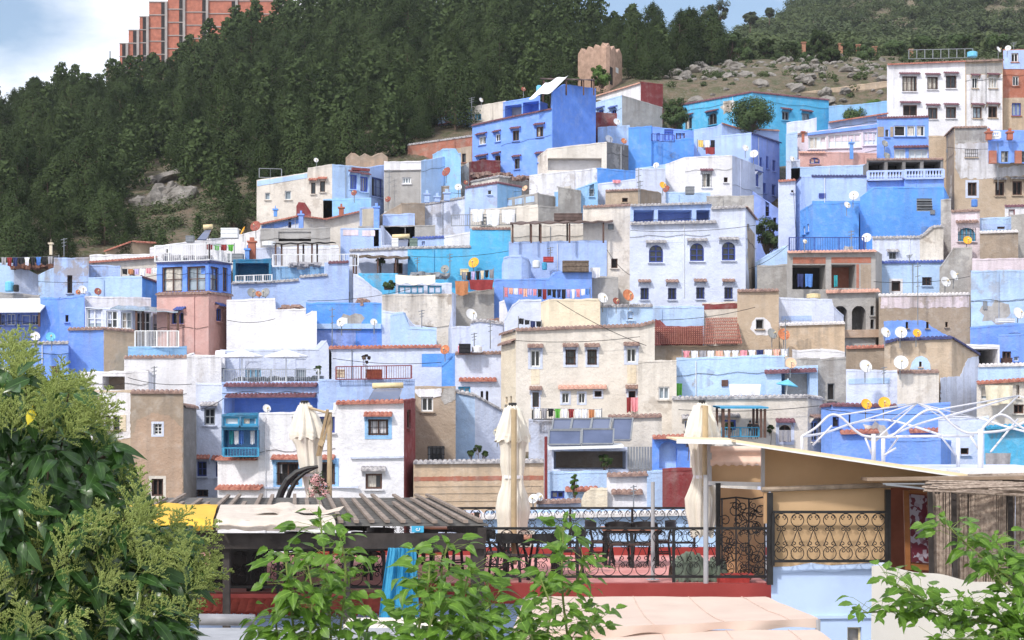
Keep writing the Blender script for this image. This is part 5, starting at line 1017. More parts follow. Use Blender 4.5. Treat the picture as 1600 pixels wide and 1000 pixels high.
for a in [(697, 268, 8, 'red', 132.6, 'rust red dish in front of the sky blue humped wall', -35), (606, 311, 5, 'red', 132.6, 'small rusty dish at the foot of the white house with dotted parapet', -20), (553, 301, 5, 'red', 131.4, 'small rust dish under the blue paned bay window', -20),
  (399, 353, 9, 'red', 124.6, 'large rust brown dish at the top of the white sloping wall', -15), (379, 360, 7, 'yellow', 125, 'narrow yellow dish seen edge on, beside the white sloping wall', -68), (740, 410, 9, 'yellow', 118.2, 'orange yellow dish on the cyan wall', -20), (695, 420, 7, 'grey', 118.2, 'see through grey dish left of the orange yellow dish', -10),
  (737, 491, 10, 'white', 98.8, 'big white dish tilted before the grey cement wall', 30), (695, 546, 8, 'orange', 95, 'white rimmed rusty dish at the end of the long red tiled coping', -20), (942, 465, 9, 'white', 96.4, 'white dish right of the clothesline, leftmost of three'), (963, 470, 6, 'red', 96.3, 'small dark rust dish between a white and an orange dish'), (982, 461, 10, 'orange', 96.4, 'big orange rusty dish, rightmost of three on the pale blue parapet'),
  (533, 503, 8, 'white', 101, 'white dish on the left of the azure parapet', -20), (584, 503, 6, 'white', 101, 'smaller white dish on the right of the azure parapet', 20), (55, 525, 8, 'white', 96.8, 'white mesh dish on the periwinkle wall behind the leafy tree'), (79, 526, 8, 'cyan', 96.8, 'light cyan dish beside the white mesh dish'), (129, 452, 7, 'white', 110.8, 'white dish below the rubble framed doorway', 30), (153, 455, 6, 'red', 110.6, 'round rust dish on the light blue wall'), (122, 456, 4, 'orange', 110.3, 'little tan dish in front of the white one by the doorway'),
  (394, 457, 8, 'grey', 111.6, 'left grey mesh dish above the white block house'), (414, 457, 8, 'grey', 111.6, 'right grey mesh dish above the white block house', -20), (404, 459, 5, 'orange', 111.2, 'small tan dish between two grey mesh dishes'), (417, 638, 7, 'white', 78, 'white dish on top of the white house with red hoods', 30), (777, 674, 8, 'grey', 80, 'dark grey dish beside the middle parasol', -30),
  (833, 779, 8, 'white', 74.4, 'old white dish low beside the middle parasol, left of a pair', -20), (843, 776, 7, 'white', 74.6, 'old white dish low beside the middle parasol, right of a pair', 30), (1165, 231, 6, 'white', 140, 'round white dish on the lavender corner house'), (1178, 240, 7, 'white', 139.8, 'pale dish with brown shade on the lavender corner house', -20), (1025, 258, 5, 'white', 136.4, 'small white dish on the white blue parapet', -20),
  (1041, 295, 6, 'red', 132, 'rust red dish over the tan cottage', -40), (1036, 289, 6, 'yellow', 132.4, 'orange yellow dish behind the rust red dish'), (964, 190, 6, 'white', 150, 'white dish at the corner of the rusty red fence'), (952, 217, 7, 'white', 149, 'white dish above the grey cement terrace'), (975, 220, 5, 'orange', 140.5, 'orange brown dish beside the azure house'),
  (1334, 305, 8, 'white', 118.6, 'bigger white dish between the two azure walls', -20), (1324, 320, 6, 'white', 118.2, 'smaller white dish on the azure left wing'), (1383, 224, 6, 'grey', 137.4, 'upper grey dish on the blue tower house'), (1386, 243, 6, 'grey', 137.2, 'lower grey dish on the blue tower house'), (1238, 248, 5, 'white', 134.6, 'little white dish at the alley mouth'), (1354, 371, 8, 'white', 113.4, 'white dish on the pale wall below the azure walls', -20),
  (1512, 375, 7, 'yellow', 114.6, 'bright yellow dish in front of the turquoise arched window', -5), (1491, 430, 9, 'white', 107.2, 'upper white dish on the rough pinkish pillar', 35), (1478, 440, 9, 'white', 107, 'lower white dish on the rough pinkish pillar', 20), (1207, 521, 9, 'grey', 100.6, 'grey dish beside the tan tower house', 30), (1225, 522, 10, 'orange', 100.3, 'large orange rusty dish beside the tan tower house', 10),
  (1384, 519, 9, 'white', 89.6, 'white dish at the left end of the blue scalloped coping'), (1408, 519, 10, 'white', 89.7, 'larger white dish in the middle of the blue scalloped coping', -5), (1433, 520, 7, 'yellow', 89.7, 'small yellow dish on the blue scalloped coping', 5), (1353, 572, 11, 'white', 87.6, 'large white dish on the pale blue low house', 15), (1408, 566, 12, 'white', 87.2, 'white dish with a brown shadowed top below the blue scalloped coping', -5),
  (1354, 631, 9, 'yellow', 83.4, 'yellow orange dish on the periwinkle house, left of a pair', 12), (1382, 629, 10, 'yellow', 83.2, 'yellow orange dish on the periwinkle house, right of a pair', -8), (1236, 567, 9, 'peach', 89.2, 'peach coloured dish above the blue porch', 0), (1592, 489, 10, 'white', 101.5, 'white dish near the right edge on the pale blue wall', 20), (752, 156, 4, 'white', 157, 'tiny white dish on the roof of the flat light blue house', 40),
  (818, 139, 4, 'red', 150, 'tiny rust dish on top of the big blue house'), (1561, 77, 5, 'white', 149.6, 'left white dish on the roof of the tall white villa', 40), (1575, 75, 5, 'white', 149.6, 'right white dish on the roof of the tall white villa', -20), (494, 250, 4, 'white', 134, 'small white dish on the white house with stained wall'), (728, 285, 4, 'red', 135.6, 'rusty dish on the low cream roof house'), (716, 292, 6, 'white', 134.8, 'white oval dish with red stripe on the brown rubble wall', 0),
  (820, 294, 5, 'peach', 128.6, 'beige dish near the grey glass balcony', -40), (1258, 377, 4, 'white', 106, 'small white dish on the concrete house parapet')]:
    dish(*a)
# washing
CL = {k: simple('cloth_'+k, v, .9, .12, 8) for k, v in dict(white=(232, 232, 238), pink=(226, 150, 160), black=(34, 34, 40), red=(142, 52, 54), navy=(40, 50, 96), grey=(156, 154, 160), lilac=(196, 180, 220), cream=(226, 214, 190), orange=(190, 128, 88), green=(96, 168, 70), teal=(50, 150, 160), peach=(230, 180, 160), brown=(120, 84, 70), blue=(84, 130, 200), yellow=(222, 190, 110)).items()}
rl = random.Random(77)
ORD = ['first', 'second', 'third', 'fourth', 'fifth', 'sixth', 'seventh', 'eighth', 'ninth', 'tenth', 'eleventh', 'twelfth', 'thirteenth', 'fourteenth', 'fifteenth', 'sixteenth', 'seventeenth', 'eighteenth']
def cloth(px0, py0, px1, py1, D, c, label, name='garment', cat='washing', group=None, fold=.05, shirt=False):
    a, b = P(px0, py0, D), P(px1, py1, D); w, h = b.x-a.x, a.z-b.z; ph = rl.uniform(0, 6); k = rl.uniform(9, 15)
    mb = MB(); mb.smooth = True
    def fn(u, v):
        s = 1-(0.10*v if not shirt else (0 if v < .3 else .22)); x = a.x+w*(.5+(u-.5)*s)
        return Vector((x, D-.0+fold*math.sin(u*k+ph)*(.3+v)+.01, a.z-h*v*(1+.05*math.sin(u*7+ph))))
    mb.grid(fn, 12, 6); return thing(name, mb, CL[c], label, cat, group=group)
def washing(px0, py0, px1, py1, D, items, desc, hmin=9, hmax=16, sag=2, posts=True):
    n = len(items); w = (px1-px0)/n; line = MB(); pts = [P(px0+(px1-px0)*t/10, py0+(py1-py0)*t/10+sag*4*(t/10)*(1-t/10), D) for t in range(11)]
    line.tube(pts, .012, 4); root = empty('clothesline', P(px0, py0+hmax, D), 'thin clothesline of '+desc, 'clothesline'); line.build('line', 'grey', root)
    if posts:
        for x, y in ((px0, py0), (px1, py1)): q = MB(); q.tube([P(x, y-2, D), P(x, y+hmax+6, D)], .03, 5); q.build('post', 'grey', root)
    for i, c in enumerate(items):
        t = (i+.5)/n; y = py0+(py1-py0)*t+sag*4*t*(1-t); h = rl.uniform(hmin, hmax)
        cloth(px0+w*i+w*.08, y, px0+w*(i+1)-w*.06, y+h, D-.02, c, f'{c} cloth, {ORD[i]} from the left on the {desc}', group='washing on the '+desc, shirt=rl.random() < .4)
washing(787, 449, 922, 451, 110.4, ['pink', 'peach', 'white', 'pink', 'peach', 'lilac', 'pink', 'black', 'red', 'black', 'black', 'navy', 'black', 'lilac', 'white', 'pink', 'white', 'blue'], 'violet blue house line', 9, 16)
washing(734, 326, 806, 327, 125.8, ['white', 'white', 'white'], 'cream terrace line under the lavender house', 17, 25, 1)
washing(1066, 548, 1232, 545, 93.6, ['pink', 'white', 'grey', 'white', 'peach', 'white', 'white', 'pink', 'white', 'navy', 'white', 'peach', 'white'], 'long roof line above the light blue terrace', 10, 15, 1)
washing(722, 426, 771, 421, 109.6, ['grey', 'black', 'lilac', 'black', 'cream', 'black', 'grey'], 'cement wall rack above the red carpet', 11, 14, 0)
washing(-8, 402, 92, 400, 115.6, ['black', 'grey', 'red', 'navy', 'black', 'white', 'black', 'blue', 'black', 'grey', 'black'], 'far left roof line below the forest', 8, 14, 1)
washing(322, 380, 366, 382, 103, ['red', 'green', 'red', 'green'], 'pink tower roof terrace line', 8, 11, 1)
washing(190, 420, 246, 418, 116.6, ['black', 'orange', 'lilac', 'white', 'pink', 'white'], 'line behind the light blue house', 7, 12, 1)
washing(1090, 219, 1119, 219, 141.6, ['yellow', 'white', 'black'], 'line beside the azure terrace house', 10, 12, 0)
washing(810, 496, 846, 502, 96.6, ['black', 'black', 'navy', 'black'], 'line left of the cream box room', 7, 12, 2)
washing(834, 638, 940, 640, 83, ['white', 'grey', 'black', 'green', 'white', 'red', 'white', 'white', 'orange', 'white'], 'laundry balcony above the solar panels', 10, 16, 0)
cloth(711, 439, 732, 461, 109.3, 'orange', 'orange brown carpet hanging over the cement wall', 'carpet', 'carpet'); cloth(733, 437, 771, 453, 109.2, 'red', 'large red carpet hanging over the cement wall', 'carpet', 'carpet')
cloth(1139, 600, 1189, 618, 90.3, 'white', 'white sheet hanging on the light blue terrace wall', 'sheet', 'sheet'); cloth(1057, 599, 1066, 618, 90.2, 'green', 'bright green cloth at the left end of the light blue terrace', 'cloth', 'cloth')
cloth(979, 621, 986, 644, 92, 'red', 'dark red cloth hanging from the window, left of a pair', 'cloth', 'cloth'); cloth(986, 621, 997, 643, 91.9, 'pink', 'pink red towel hanging from the window beside the dark red cloth', 'towel', 'towel'); cloth(1102, 230, 1118, 241, 141.4, 'red', 'red blanket on the parapet beside the azure house', 'blanket', 'blanket')
cloth(957, 281, 970, 286, 134.4, 'pink', 'pink blanket on the azure end wall', 'blanket', 'blanket'); cloth(1246, 428, 1256, 448, 106.2, 'navy', 'dark garment hanging in the left opening of the concrete house', 'garment', 'washing'); cloth(1258, 428, 1270, 448, 106.1, 'blue', 'light blue shirt hanging in the left opening of the concrete house', 'garment', 'washing'); cloth(1303, 430, 1309, 448, 106.3, 'teal', 'greenish cloth in the right opening of the concrete house', 'garment', 'washing')
cloth(1217, 672, 1236, 690, 85.9, 'grey', 'grey brown drape in the arched doorway of the cream house', 'curtain', 'curtain'); cloth(1539, 602, 1583, 632, 87.6, 'cream', 'cream curtain in the porch at the right edge', 'curtain', 'curtain', fold=.12); cloth(1540, 708, 1580, 745, 79.5, 'grey', 'grey curtain under the cyan house at the right edge', 'curtain', 'curtain', fold=.12); cloth(922, 418, 938, 434, 111.8, 'white', 'white sheet at the end of the violet house roof', 'sheet', 'sheet')
# sagging white canvas
mb = MB(); mb.smooth = True; mb.grid(lambda u, v: P(618+62*u, 429+2*math.sin(u*3)+13*v*(1+.12*math.sin(u*17)), 108.8-.9*v), 20, 5); thing('canvas_sheet', mb, CL['cream'], 'crumpled off white canvas over the dark roof room', 'canvas')
# railings
def rail(px0, y0, px1, y1, h, D, c, n, label, D1=None, bal=False, posts=4):
    D1 = D1 or D; at = lambda t, y: P(px0+(px1-px0)*t, y, D+(D1-D)*t)
    root = empty('railing', at(.5, max(y0, y1)+h), label, 'railing')
    hi, lo = [(at(t, y0+(y1-y0)*t)) for t in (0, 1)], [at(t, y0+(y1-y0)*t+h) for t in (0, 1)]
    w = .05 if not bal else .14
    for nm, (a, b) in (('top_rail', hi), ('bottom_rail', lo)): q = MB(); q.bar(a, b, w, w); q.build(nm, c, root)
    for k in range(posts+1): q = MB(); t = k/posts; q.bar(hi[0].lerp(hi[1], t), lo[0].lerp(lo[1], t), w*1.3, w*1.3); q.build('post', c, root)
    q = MB()
    for k in range(n):
        t = (k+.5)/n; a, b = hi[0].lerp(hi[1], t), lo[0].lerp(lo[1], t)
        if bal: q.tube([b, b.lerp(a, .3), b.lerp(a, .6), a], [.05, .11, .05, .07], 6)
        else: q.bar(a, b, .022)
    q.build('baluster', c, root, kind='stuff')
rail(242, 384, 327, 381, 25, 101.2, 'white', 26, 'white railing on top of the pink corner house, front part'); rail(327, 381, 361, 387, 24, 101.2, 'white', 10, 'white railing on top of the pink corner house, side part', 104.5, posts=2)
rail(426, 398, 560, 397, 18, 114.3, 'white', 46, 'long white balcony railing under the black canopy', posts=6); rail(368, 431, 425, 429, 10, 112.2, 'white', 20, 'small white railing of the teal framed terrace'); rail(211, 517, 279, 517, 25, 98.4, 'white', 30, 'grey white railing before the glazed verandah')
rail(303, 578, 343, 578, 18, 94.2, 'teal', 7, 'teal framed railing left of the cafe terrace', posts=1); rail(349, 577, 498, 577, 20, 94.2, 'white', 50, 'white cafe terrace railing with teal handrail'); rail(525, 573, 643, 571, 20, 89.2, 'maroon', 32, 'maroon roof terrace railing', posts=3)
rail(1356, 268, 1412, 267, 13, 126.2, 'pb', 12, 'white baluster row of the blue terrace, left half', bal=True, posts=2); rail(1414, 266, 1474, 265, 13, 125.8, 'pb', 13, 'white baluster row of the blue terrace, right half', bal=True, posts=2)
rail(1543, 206, 1562, 206, 10, 130, 'white', 6, 'short white balusters above the patchy old house', bal=True, posts=1); rail(705, 336, 805, 334, 17, 126.2, 'grey', 34, 'thin grey railing before the white sheets'); rail(1018, 209, 1054, 211, 11, 144.6, 'dkblue', 12, 'dark blue railing on the azure terrace', posts=2)
rail(1233, 371, 1350, 371, 20, 108.4, 'dkblue', 44, 'dark blue iron fence on the concrete house roof', posts=3); rail(405, 263, 440, 264, 14, 134.6, 'grey', 1, 'bare grey frame on the stained white house roof', posts=1); rail(832, 641, 872, 641, 14, 83.6, 'black', 10, 'black basket railing of the laundry balcony', posts=2)
rail(1128, 668, 1186, 668, 14, 83.8, 'teal', 16, 'blue railing of the roof pergola', posts=2); rail(1420, 78, 1520, 76, 14, 151.5, 'grey', 2, 'thin wire fence on the roof of the white villa', posts=8); rail(349, 700, 404, 700, 13, 76.4, 'teal', 12, 'low teal railing of the glazed balcony', posts=1)
rail(737, 412, 770, 411, 14, 110.8, 'grey', 6, 'thin grey clothes rail behind the carpets', posts=1) if False else None
# cafe terrace
cw = H('cafe terrace with white walls, a teal arch and white parasols', [(303, 556, 0), (343, 556, 0), (344, 548, 1), (498, 545, 1), (510, 532, 1), (518, 552, 1)], 625, ['WH1', 'WH1', 'PB1', 'PB1', 'PB1'], D=95.6, bk=3, low=7, wins=[(344, 564, 355, 577, 'teal m1'), (383, 565, 408, 597, 'teal A m3 pale'), (462, 561, 478, 590, 'grey m1 pale')])
H('white terrace parapet wall under the cafe railing', [(300, 597, 0), (520, 597, 0)], 640, 'PB1', D=93.9, bk=1.2, low=7, name='parapet_wall', cat='wall')
def parasol(px, py, r, D, m, label, pole_to, tilt=0, rise=.3):
    c = P(px, py, D); R_ = r/F*D; root = empty('parasol', P(px, pole_to, D), label, 'parasol'); q = MB(); n = 8
    up = Vector((math.sin(tilt), 0, math.cos(tilt))); u = Vector((math.cos(tilt), 0, -math.sin(tilt))); v = Vector((0, 1, 0))
    for k in range(n):
        a, b = 2*math.pi*k/n, 2*math.pi*(k+1)/n; A, B = (c+(u*math.cos(t)+v*math.sin(t))*R_ for t in (a, b)); q.poly((c+up*R_*rise, A, B)); q.poly((A, A-up*R_*.09, B-up*R_*.09, B))
    q.build('canopy', m, root); t = MB(); t.tube([c+up*R_*(rise+.06), P(px-tilt*12, pole_to, D)], .035, 6); t.build('pole', 'white', root)
parasol(378, 556, 33, 93.5, CL['white'], 'open white square parasol on the cafe terrace, left', 597); parasol(447, 556, 34, 93.5, CL['white'], 'open white square parasol on the cafe terrace, right', 597)
parasol(1230, 601, 17, 89, DM['cyan'], 'small light turquoise beach parasol on the blue terrace', 618, .15, .5)
def pots(spec, D, desc):
    for i, (x, y, h) in enumerate(spec): tree_at(x, y, D, h, h*.8, broad_m, f'{ORD[i]} potted plant from the left {desc}', .2, 100+i+int(x), 'potted_plant', clumps=12, per=50)
pots([(328, 596, 11), (344, 596, 9), (497, 590, 20), (490, 598, 12)], 94.6, 'on the cafe terrace'); pots([(735, 716, 14), (746, 712, 18), (758, 716, 12)], 78.4, 'on the coping of the pale blue curved house')
tree_at(946, 742, 79, 36, 24, broad_m, 'small palm like plant growing beside the brown shack', .3, 60, 'plant', clumps=14); tree_at(898, 782, 77, 50, 14, vine_m, 'green climbing vine on the light blue low wall', .1, 61, 'vine', clumps=22); tree_at(1140, 676, 84.4, 20, 18, broad_m, 'green plant in the blue pergola', .2, 62, 'potted_plant', clumps=12)
tree_at(1075, 700, 78.6, 24, 20, broad_m, 'green bush behind the right parasol at the blue gate', .2, 63, 'bush', clumps=14); tree_at(1204, 680, 86, 18, 12, broad_m, 'small green shrub by the pergola post', .2, 64, 'shrub', clumps=10); tree_at(595, 418, 118.5, 18, 20, broad_m, 'palm leaf shrub under the reed shade', .2, 65, 'shrub', clumps=12)
tree_at(607, 452, 109.5, 14, 26, broad_m, 'green creeper left of the dark glazed roof room', .1, 66, 'creeper', clumps=12); tree_at(572, 572, 89, 22, 14, bark_m, 'bundle of dry branches on the maroon railed terrace', .1, 67, 'dry_branches', clumps=8)
# canopies on posts
def canopy(px0, y0, px1, y1, D0, D1, m, label, posts, foot, thick=.08, wavy=0, drop=0, name='roof_canopy', rows=(0, 0)):
    root = empty(name, P((px0+px1)/2, foot, D0), label, 'canopy'); q = MB(); a, b = P(px0, y0, D0), P(px1, y1, D0); dz = drop; n = max(2, int((b-a).length/.25))
    def fn(u, v): p = a.lerp(b, u); return Vector((p.x, D0+(D1-D0)*v, p.z+dz*v+wavy*math.sin(u*n*1.6+v*3)))
    q.grid(fn, n*2, 4); q.grid(lambda u, v: Vector(fn(1-u, v))-Vector((0, 0, thick)), n*2, 4); q.grid(lambda u, v: Vector(fn(u, 0))-Vector((0, 0, thick*v)), n*2, 1); q.grid(lambda u, v: Vector(fn(u, 1))-Vector((0, 0, thick*v)), n*2, 1); q.build('canopy_roof', m, root)
    for x in posts:
        for D in (D0+.2, D1-.2): p = MB(); t = (x-px0)/(px1-px0); top = a.lerp(b, t); p.bar(Vector((top.x, D, top.z-thick-.02+dz*(D-D0)/(D1-D0))), Vector((top.x, D, P(0, foot, D0).z)), .12); p.build('post', 'brown', root)
    return root
rustm = simple('rusty_sheet', (98, 82, 78), .85, .3, 2.0); reedm = simple('dry_reed', (110, 96, 84), .95, .35, 6.0); blackm = simple('shade_net', (48, 44, 42), .95, .3, 6)
canopy(797, 349, 958, 345, 114.4, 119.5, rustm, 'long rusty brown corrugated canopy on wooden posts', (801, 830, 845, 890, 943), 379, .1, .04, .7)
canopy(426, 380, 517, 378, 114.6, 118, blackm, 'ragged black shade net on thin posts over the white balcony', (430, 465, 487), 414, .05, .03, .3); canopy(546, 398, 638, 401, 116.8, 119.2, reedm, 'drooping dark reed shade above the pale house', (552, 590, 618), 432, .16, .05, .2)
canopy(845, 122, 930, 124, 143.5, 148, rustm, 'brown sheet canopy on top of the big blue house', (850, 885, 912, 928), 148, .08, .03, .9); canopy(1125, 636, 1201, 636, 82.8, 85.8, FR['teal'], 'blue painted steel pergola with a straw lamp on the cream house roof', (1131, 1140, 1190, 1196), 684, .08, 0, .1, 'roof_pergola')
canopy(-60, 487, 63, 486, 104.5, 107.2, FR['white'], 'white fabric awning above the window row at the left edge', (-20, 60), 510, .08, 0, 1.0, 'awning'); canopy(172, 482, 278, 487, 101.2, 103.4, glassl, 'pale translucent lean-to roof over the verandah terrace', (212, 262, 277), 541, .06, .02, .35, 'awning')
mb = MB(); mb.grid(lambda u, v: P(826+36*u+26*v*(1), 155-12*u-26*v+2*math.sin(u*9), 141.2+1.5*v), 12, 5); thing('tarpaulin', mb, CL['white'], 'white tarpaulin draped over the roof edge of the big blue house', 'tarpaulin')
mb = MB(); n0 = P(1432, 312, 118.4); mb.grid(lambda u, v: P(1432+24*u+1.5*v, 310+20*v, 118.2+.15*math.sin(v*30)), 8, 12); mb.grid(lambda u, v: P(1432+24*(1-u), 310+20*v, 118.9), 4, 4); thing('sheet_metal_hood', mb, 'grey', 'curled grey corrugated sheet fixed to the azure wall', 'metal sheet')
# teal glazed balcony
tb = H('teal glazed balcony full of washing on the white house', [(346, 648, 0), (404, 646, 0)], 716, 'TEAL1', D=77.2, bk=2, low=-1.5, name='glazed_balcony', cat='balcony', wins=[(349, 651, 374, 665, 'teal milky m1'), (377, 651, 402, 665, 'teal milky m1'), (349, 672, 402, 712, 'L1.2 BSKY1')])
for i, (x, c) in enumerate(((358, 'teal'), (366, 'white'), (374, 'blue'), (391, 'white'))): cloth(x, 673, x+7, 694, 77.6, c, f'{c} cloth, {ORD[i]} from the left inside the teal glazed balcony', group='washing in the teal balcony')
# broad tiled roof
def tiled_roof(parent, a, b, c, d, cols, m):
    """half-round tile columns from the ridge a-b down to the eave c-d"""
    q = MB()
    for k in range(cols):
        t0, t1 = k/cols, (k+1)/cols; A0, A1, C0, C1 = a.lerp(b, t0), a.lerp(b, t1), c.lerp(d, t0), c.lerp(d, t1); nr = 9
        for r_ in range(nr):
            s0, s1 = r_/nr, (r_+1)/nr; lift = Vector((0, 0, .05))
            for (u0, h0), (u1, h1) in zip(((0, 0), (.25, .09), (.5, .12), (.75, .09)), ((.25, .09), (.5, .12), (.75, .09), (1, 0))):
                z = lambda p, h, l: p+Vector((0, 0, h))+lift*l
                q.poly((z(A0.lerp(A1, u0).lerp(C0.lerp(C1, u0), s0), h0, 0), z(A0.lerp(A1, u1).lerp(C0.lerp(C1, u1), s0), h1, 0), z(A0.lerp(A1, u1).lerp(C0.lerp(C1, u1), s1), h1, 1), z(A0.lerp(A1, u0).lerp(C0.lerp(C1, u0), s1), h0, 1)))
    q.build('roof_tiles', m, parent, kind='stuff')
tiled_roof(hp_.root, P(1022, 514, 102), P(1104, 512, 102), P(1022, 541, 98.4), P(1104, 541, 98.4), 24, TL['red']); tiled_roof(hp_.root, P(1102, 499, 103.4), P(1152, 498, 103.4), P(1104, 541, 98.5), P(1161, 540, 98.5), 18, TL['red'])
# solar water heaters and panels
panel_m = simple('solar_glass', (92, 102, 130), .15, .15, .6, spec=.8)
def heater(px0, px1, y0, y1, D, label, skew=8):
    root = empty('solar_heater', P((px0+px1)/2, y1, D), label, 'solar heater'); t = MB(); t.smooth = True; a, b = P(px0, y0+4, D+1), P(px1, y0+3, D+1); t.tube([a, b], (y1-y0)*.17/F*D, 12); t.build('tank', 'cream', root)
    p = MB(); q = [P(px0+2, y0+9, D+.8), P(px1-2, y0+8, D+.8), P(px1-skew, y1, D-.6), P(px0-skew, y1, D-.6)]; n = (q[1]-q[0]).cross(q[3]-q[0]).normalized(); p.prism(q, n*.08); p.build('collector', panel_m, root)
    for x in (px0+4, px1-6): l = MB(); l.tube([P(x, y0+6, D+1), P(x, y1, D+1)], .03, 4); l.build('leg', 'grey', root)
heater(582, 630, 599, 626, 78.5, 'solar water heater with a cream tank above the red coping'); heater(318, 332, 351, 374, 120, 'solar water heater on the white house behind the pink tower', 10); heater(613, 640, 366, 388, 121, 'solar heater with a white tank left of the cyan wall', 4)
for i, (x0, x1, y0, y1, sk) in enumerate(((862, 891, 655, 672, 3), (892, 922, 655, 671, 3), (923, 952, 654, 671, 3), (954, 985, 654, 688, 4), (857, 907, 673, 695, 1), (909, 958, 671, 694, 1))):
    root = empty('solar_collector', P((x0+x1)/2, y1, 79.6), ['leftmost solar panel of the back row above the brown shack', 'second solar panel of the back row', 'third solar panel of the back row', 'tall rightmost solar panel above the brown shack', 'left solar panel of the front row above the shack', 'right solar panel of the front row above the shack'][i], 'solar panel', 'solar panels on the shack')
    D = 80.6 if y0 < 660 else 79; q = [P(x0+sk, y0, D+.9), P(x1+sk, y0, D+.9), P(x1, y1, D), P(x0, y1, D)]; n = (q[1]-q[0]).cross(q[3]-q[0]).normalized(); m1 = MB(); m1.prism(q, n*.07); m1.build('pane', panel_m, root)
    fr = MB()
    for a, b in zip(q, q[1:]+q[:1]): fr.bar(a-n*.03, b-n*.03, .07, .07)
    fr.build('frame', 'grey', root)
mb = MB(); a, b = P(856, 699, 78.6), P(975, 696, 78.6); mb.prism([a, b, b+Vector((0, 2.4, .1)), a+Vector((0, 2.4, .1))], (0, 0, -.12)); thing('sheet_roof', mb, 'white', 'white sheet roof edge under the solar panels', 'roof')
mb = MB(); mb.tube([P(853, 682, 77.6), P(853, 790, 77.6)], .07, 6); thing('pipe', mb, 'maroon', 'dark maroon drain pipe left of the brown shack', 'pipe')
for k in range(9):
    mb = MB(); x = 982+4.4*k; mb.bar(P(x, 698, 79.4), P(x, 733, 79.4), .1, .03); 
    if k == 0: gate = empty('metal_gate', P(1000, 735, 79.4), 'grey corrugated metal gate right of the brown shack', 'gate')
    mb.build('slat', 'grey', gate)
# antennas, chimneys, masts
def antenna(px, y0, y1, D, label, arms=3):
    root = empty('antenna', P(px, y1, D), label, 'antenna'); m = MB(); m.tube([P(px, y0, D), P(px, y1, D)], .03, 4); m.build('mast', 'grey', root); b = MB()
    for k in range(arms): y = y0+(y1-y0)*(.06+.16*k); w = 5-k; b.tube([P(px-w, y+1, D), P(px+w, y-1, D)], .022, 4)
    b.build('crossbar', 'grey', root, kind='stuff')
for a in [(519, 480, 545, 101, 'tall antenna before the azure parapet'), (1434, 410, 508, 104.6, 'tall thin pole on the pale blue wall at the right'), (100, 372, 404, 118, 'tall bare mast on the left roofs'), (241, 572, 610, 88, 'double antenna on the white kiosk house'), (766, 500, 545, 94.6, 'antenna with small arms beside the large cream house'), (860, 386, 410, 114.6, 'antenna on the periwinkle terrace wall'), (1000, 282, 320, 132, 'antenna by the tan cottage'), (998, 262, 320, 131.6, 'thin mast beside the white blue parapet'),
   (703, 396, 428, 118, 'wooden mast before the cyan wall'), (652, 402, 425, 118.2, 'leaning thin rod on the cyan wall'), (659, 484, 512, 99, 'leaning rod above the draped rug'), (741, 520, 548, 94.5, 'short antenna by the black cloth'), (1381, 573, 600, 88.6, 'thin antenna on the pale blue low house'), (990, 758, 800, 74, 'thin mast above the terrace railing'), (1227, 498, 548, 93.4, 'pole behind the long washing line'), (608, 265, 318, 133.4, 'drainpipe mast on the white dotted parapet house'), (1421, 398, 409, 109, 'tiny antenna on the pale coping'),
   (1330, 360, 392, 106.8, 'mast rising from the concrete house fence'), (737, 152, 171, 157, 'leaning rod on the flat light blue house roof'), (1584, 66, 78, 149.5, 'yellowish rods on the villa roof')]: antenna(*a)
def chimney(px, w, y0, y1, D, m, label):
    mb = MB(); a, b = P(px-w/2, y0, D), P(px+w/2, y1, D); mb.box((a.x, D, b.z), (b.x, D+(b.x-a.x), a.z-.12)); mb.box((a.x-.08, D-.08, a.z-.119), (b.x+.08, D+(b.x-a.x)+.08, a.z)); mb.box((a.x+.1, D+.1, a.z+.002), (b.x-.1, D+(b.x-a.x)-.1, a.z+.25)); thing('chimney', mb, m, label, 'chimney')
chimney(1331, 5, 222, 248, 136.4, plaster('AZ1'), 'azure chimney before the pink porch'); chimney(393, 11, 376, 405, 118.6, brick_m, 'crooked brick chimney beside the teal framed terrace'); chimney(386, 6, 388, 410, 118.2, plaster('AZ1'), 'thin azure vent beside the brick chimney'); chimney(533, 7, 323, 336, 129, brick_m, 'little brick chimney behind the red eaves'); chimney(79, 4, 379, 398, 118, plaster('CRM1'), 'cream pipe on the far left roofs'); chimney(430, 5, 326, 338, 130, plaster('AZ1'), 'small azure vent at the red eaves'); chimney(470, 7, 334, 362, 127.4, plaster('PERI1'), 'blue pillar at the end of the blue gable'); chimney(588, 8, 322, 385, 126, plaster('PERI1'), 'blue pillar right of the lattice panel')
chimney(1546, 8, 205, 218, 129.6, brick_m, 'left brick post on the patchy house roof'); chimney(1579, 8, 205, 218, 129.6, brick_m, 'right brick post on the patchy house roof'); chimney(1255, 4, 205, 222, 139, brick_m, 'tiny brick chimney left of the restaurant panes'); chimney(667, 8, 302, 316, 129, plaster('LAV1'), 'left lavender pillar on the weathered lavender roofline'); chimney(683, 8, 306, 315, 129, plaster('LAV1'), 'middle lavender pillar on the weathered lavender roofline'); chimney(698, 9, 300, 313, 129, plaster('LAV1'), 'right lavender pillar on the weathered lavender roofline')
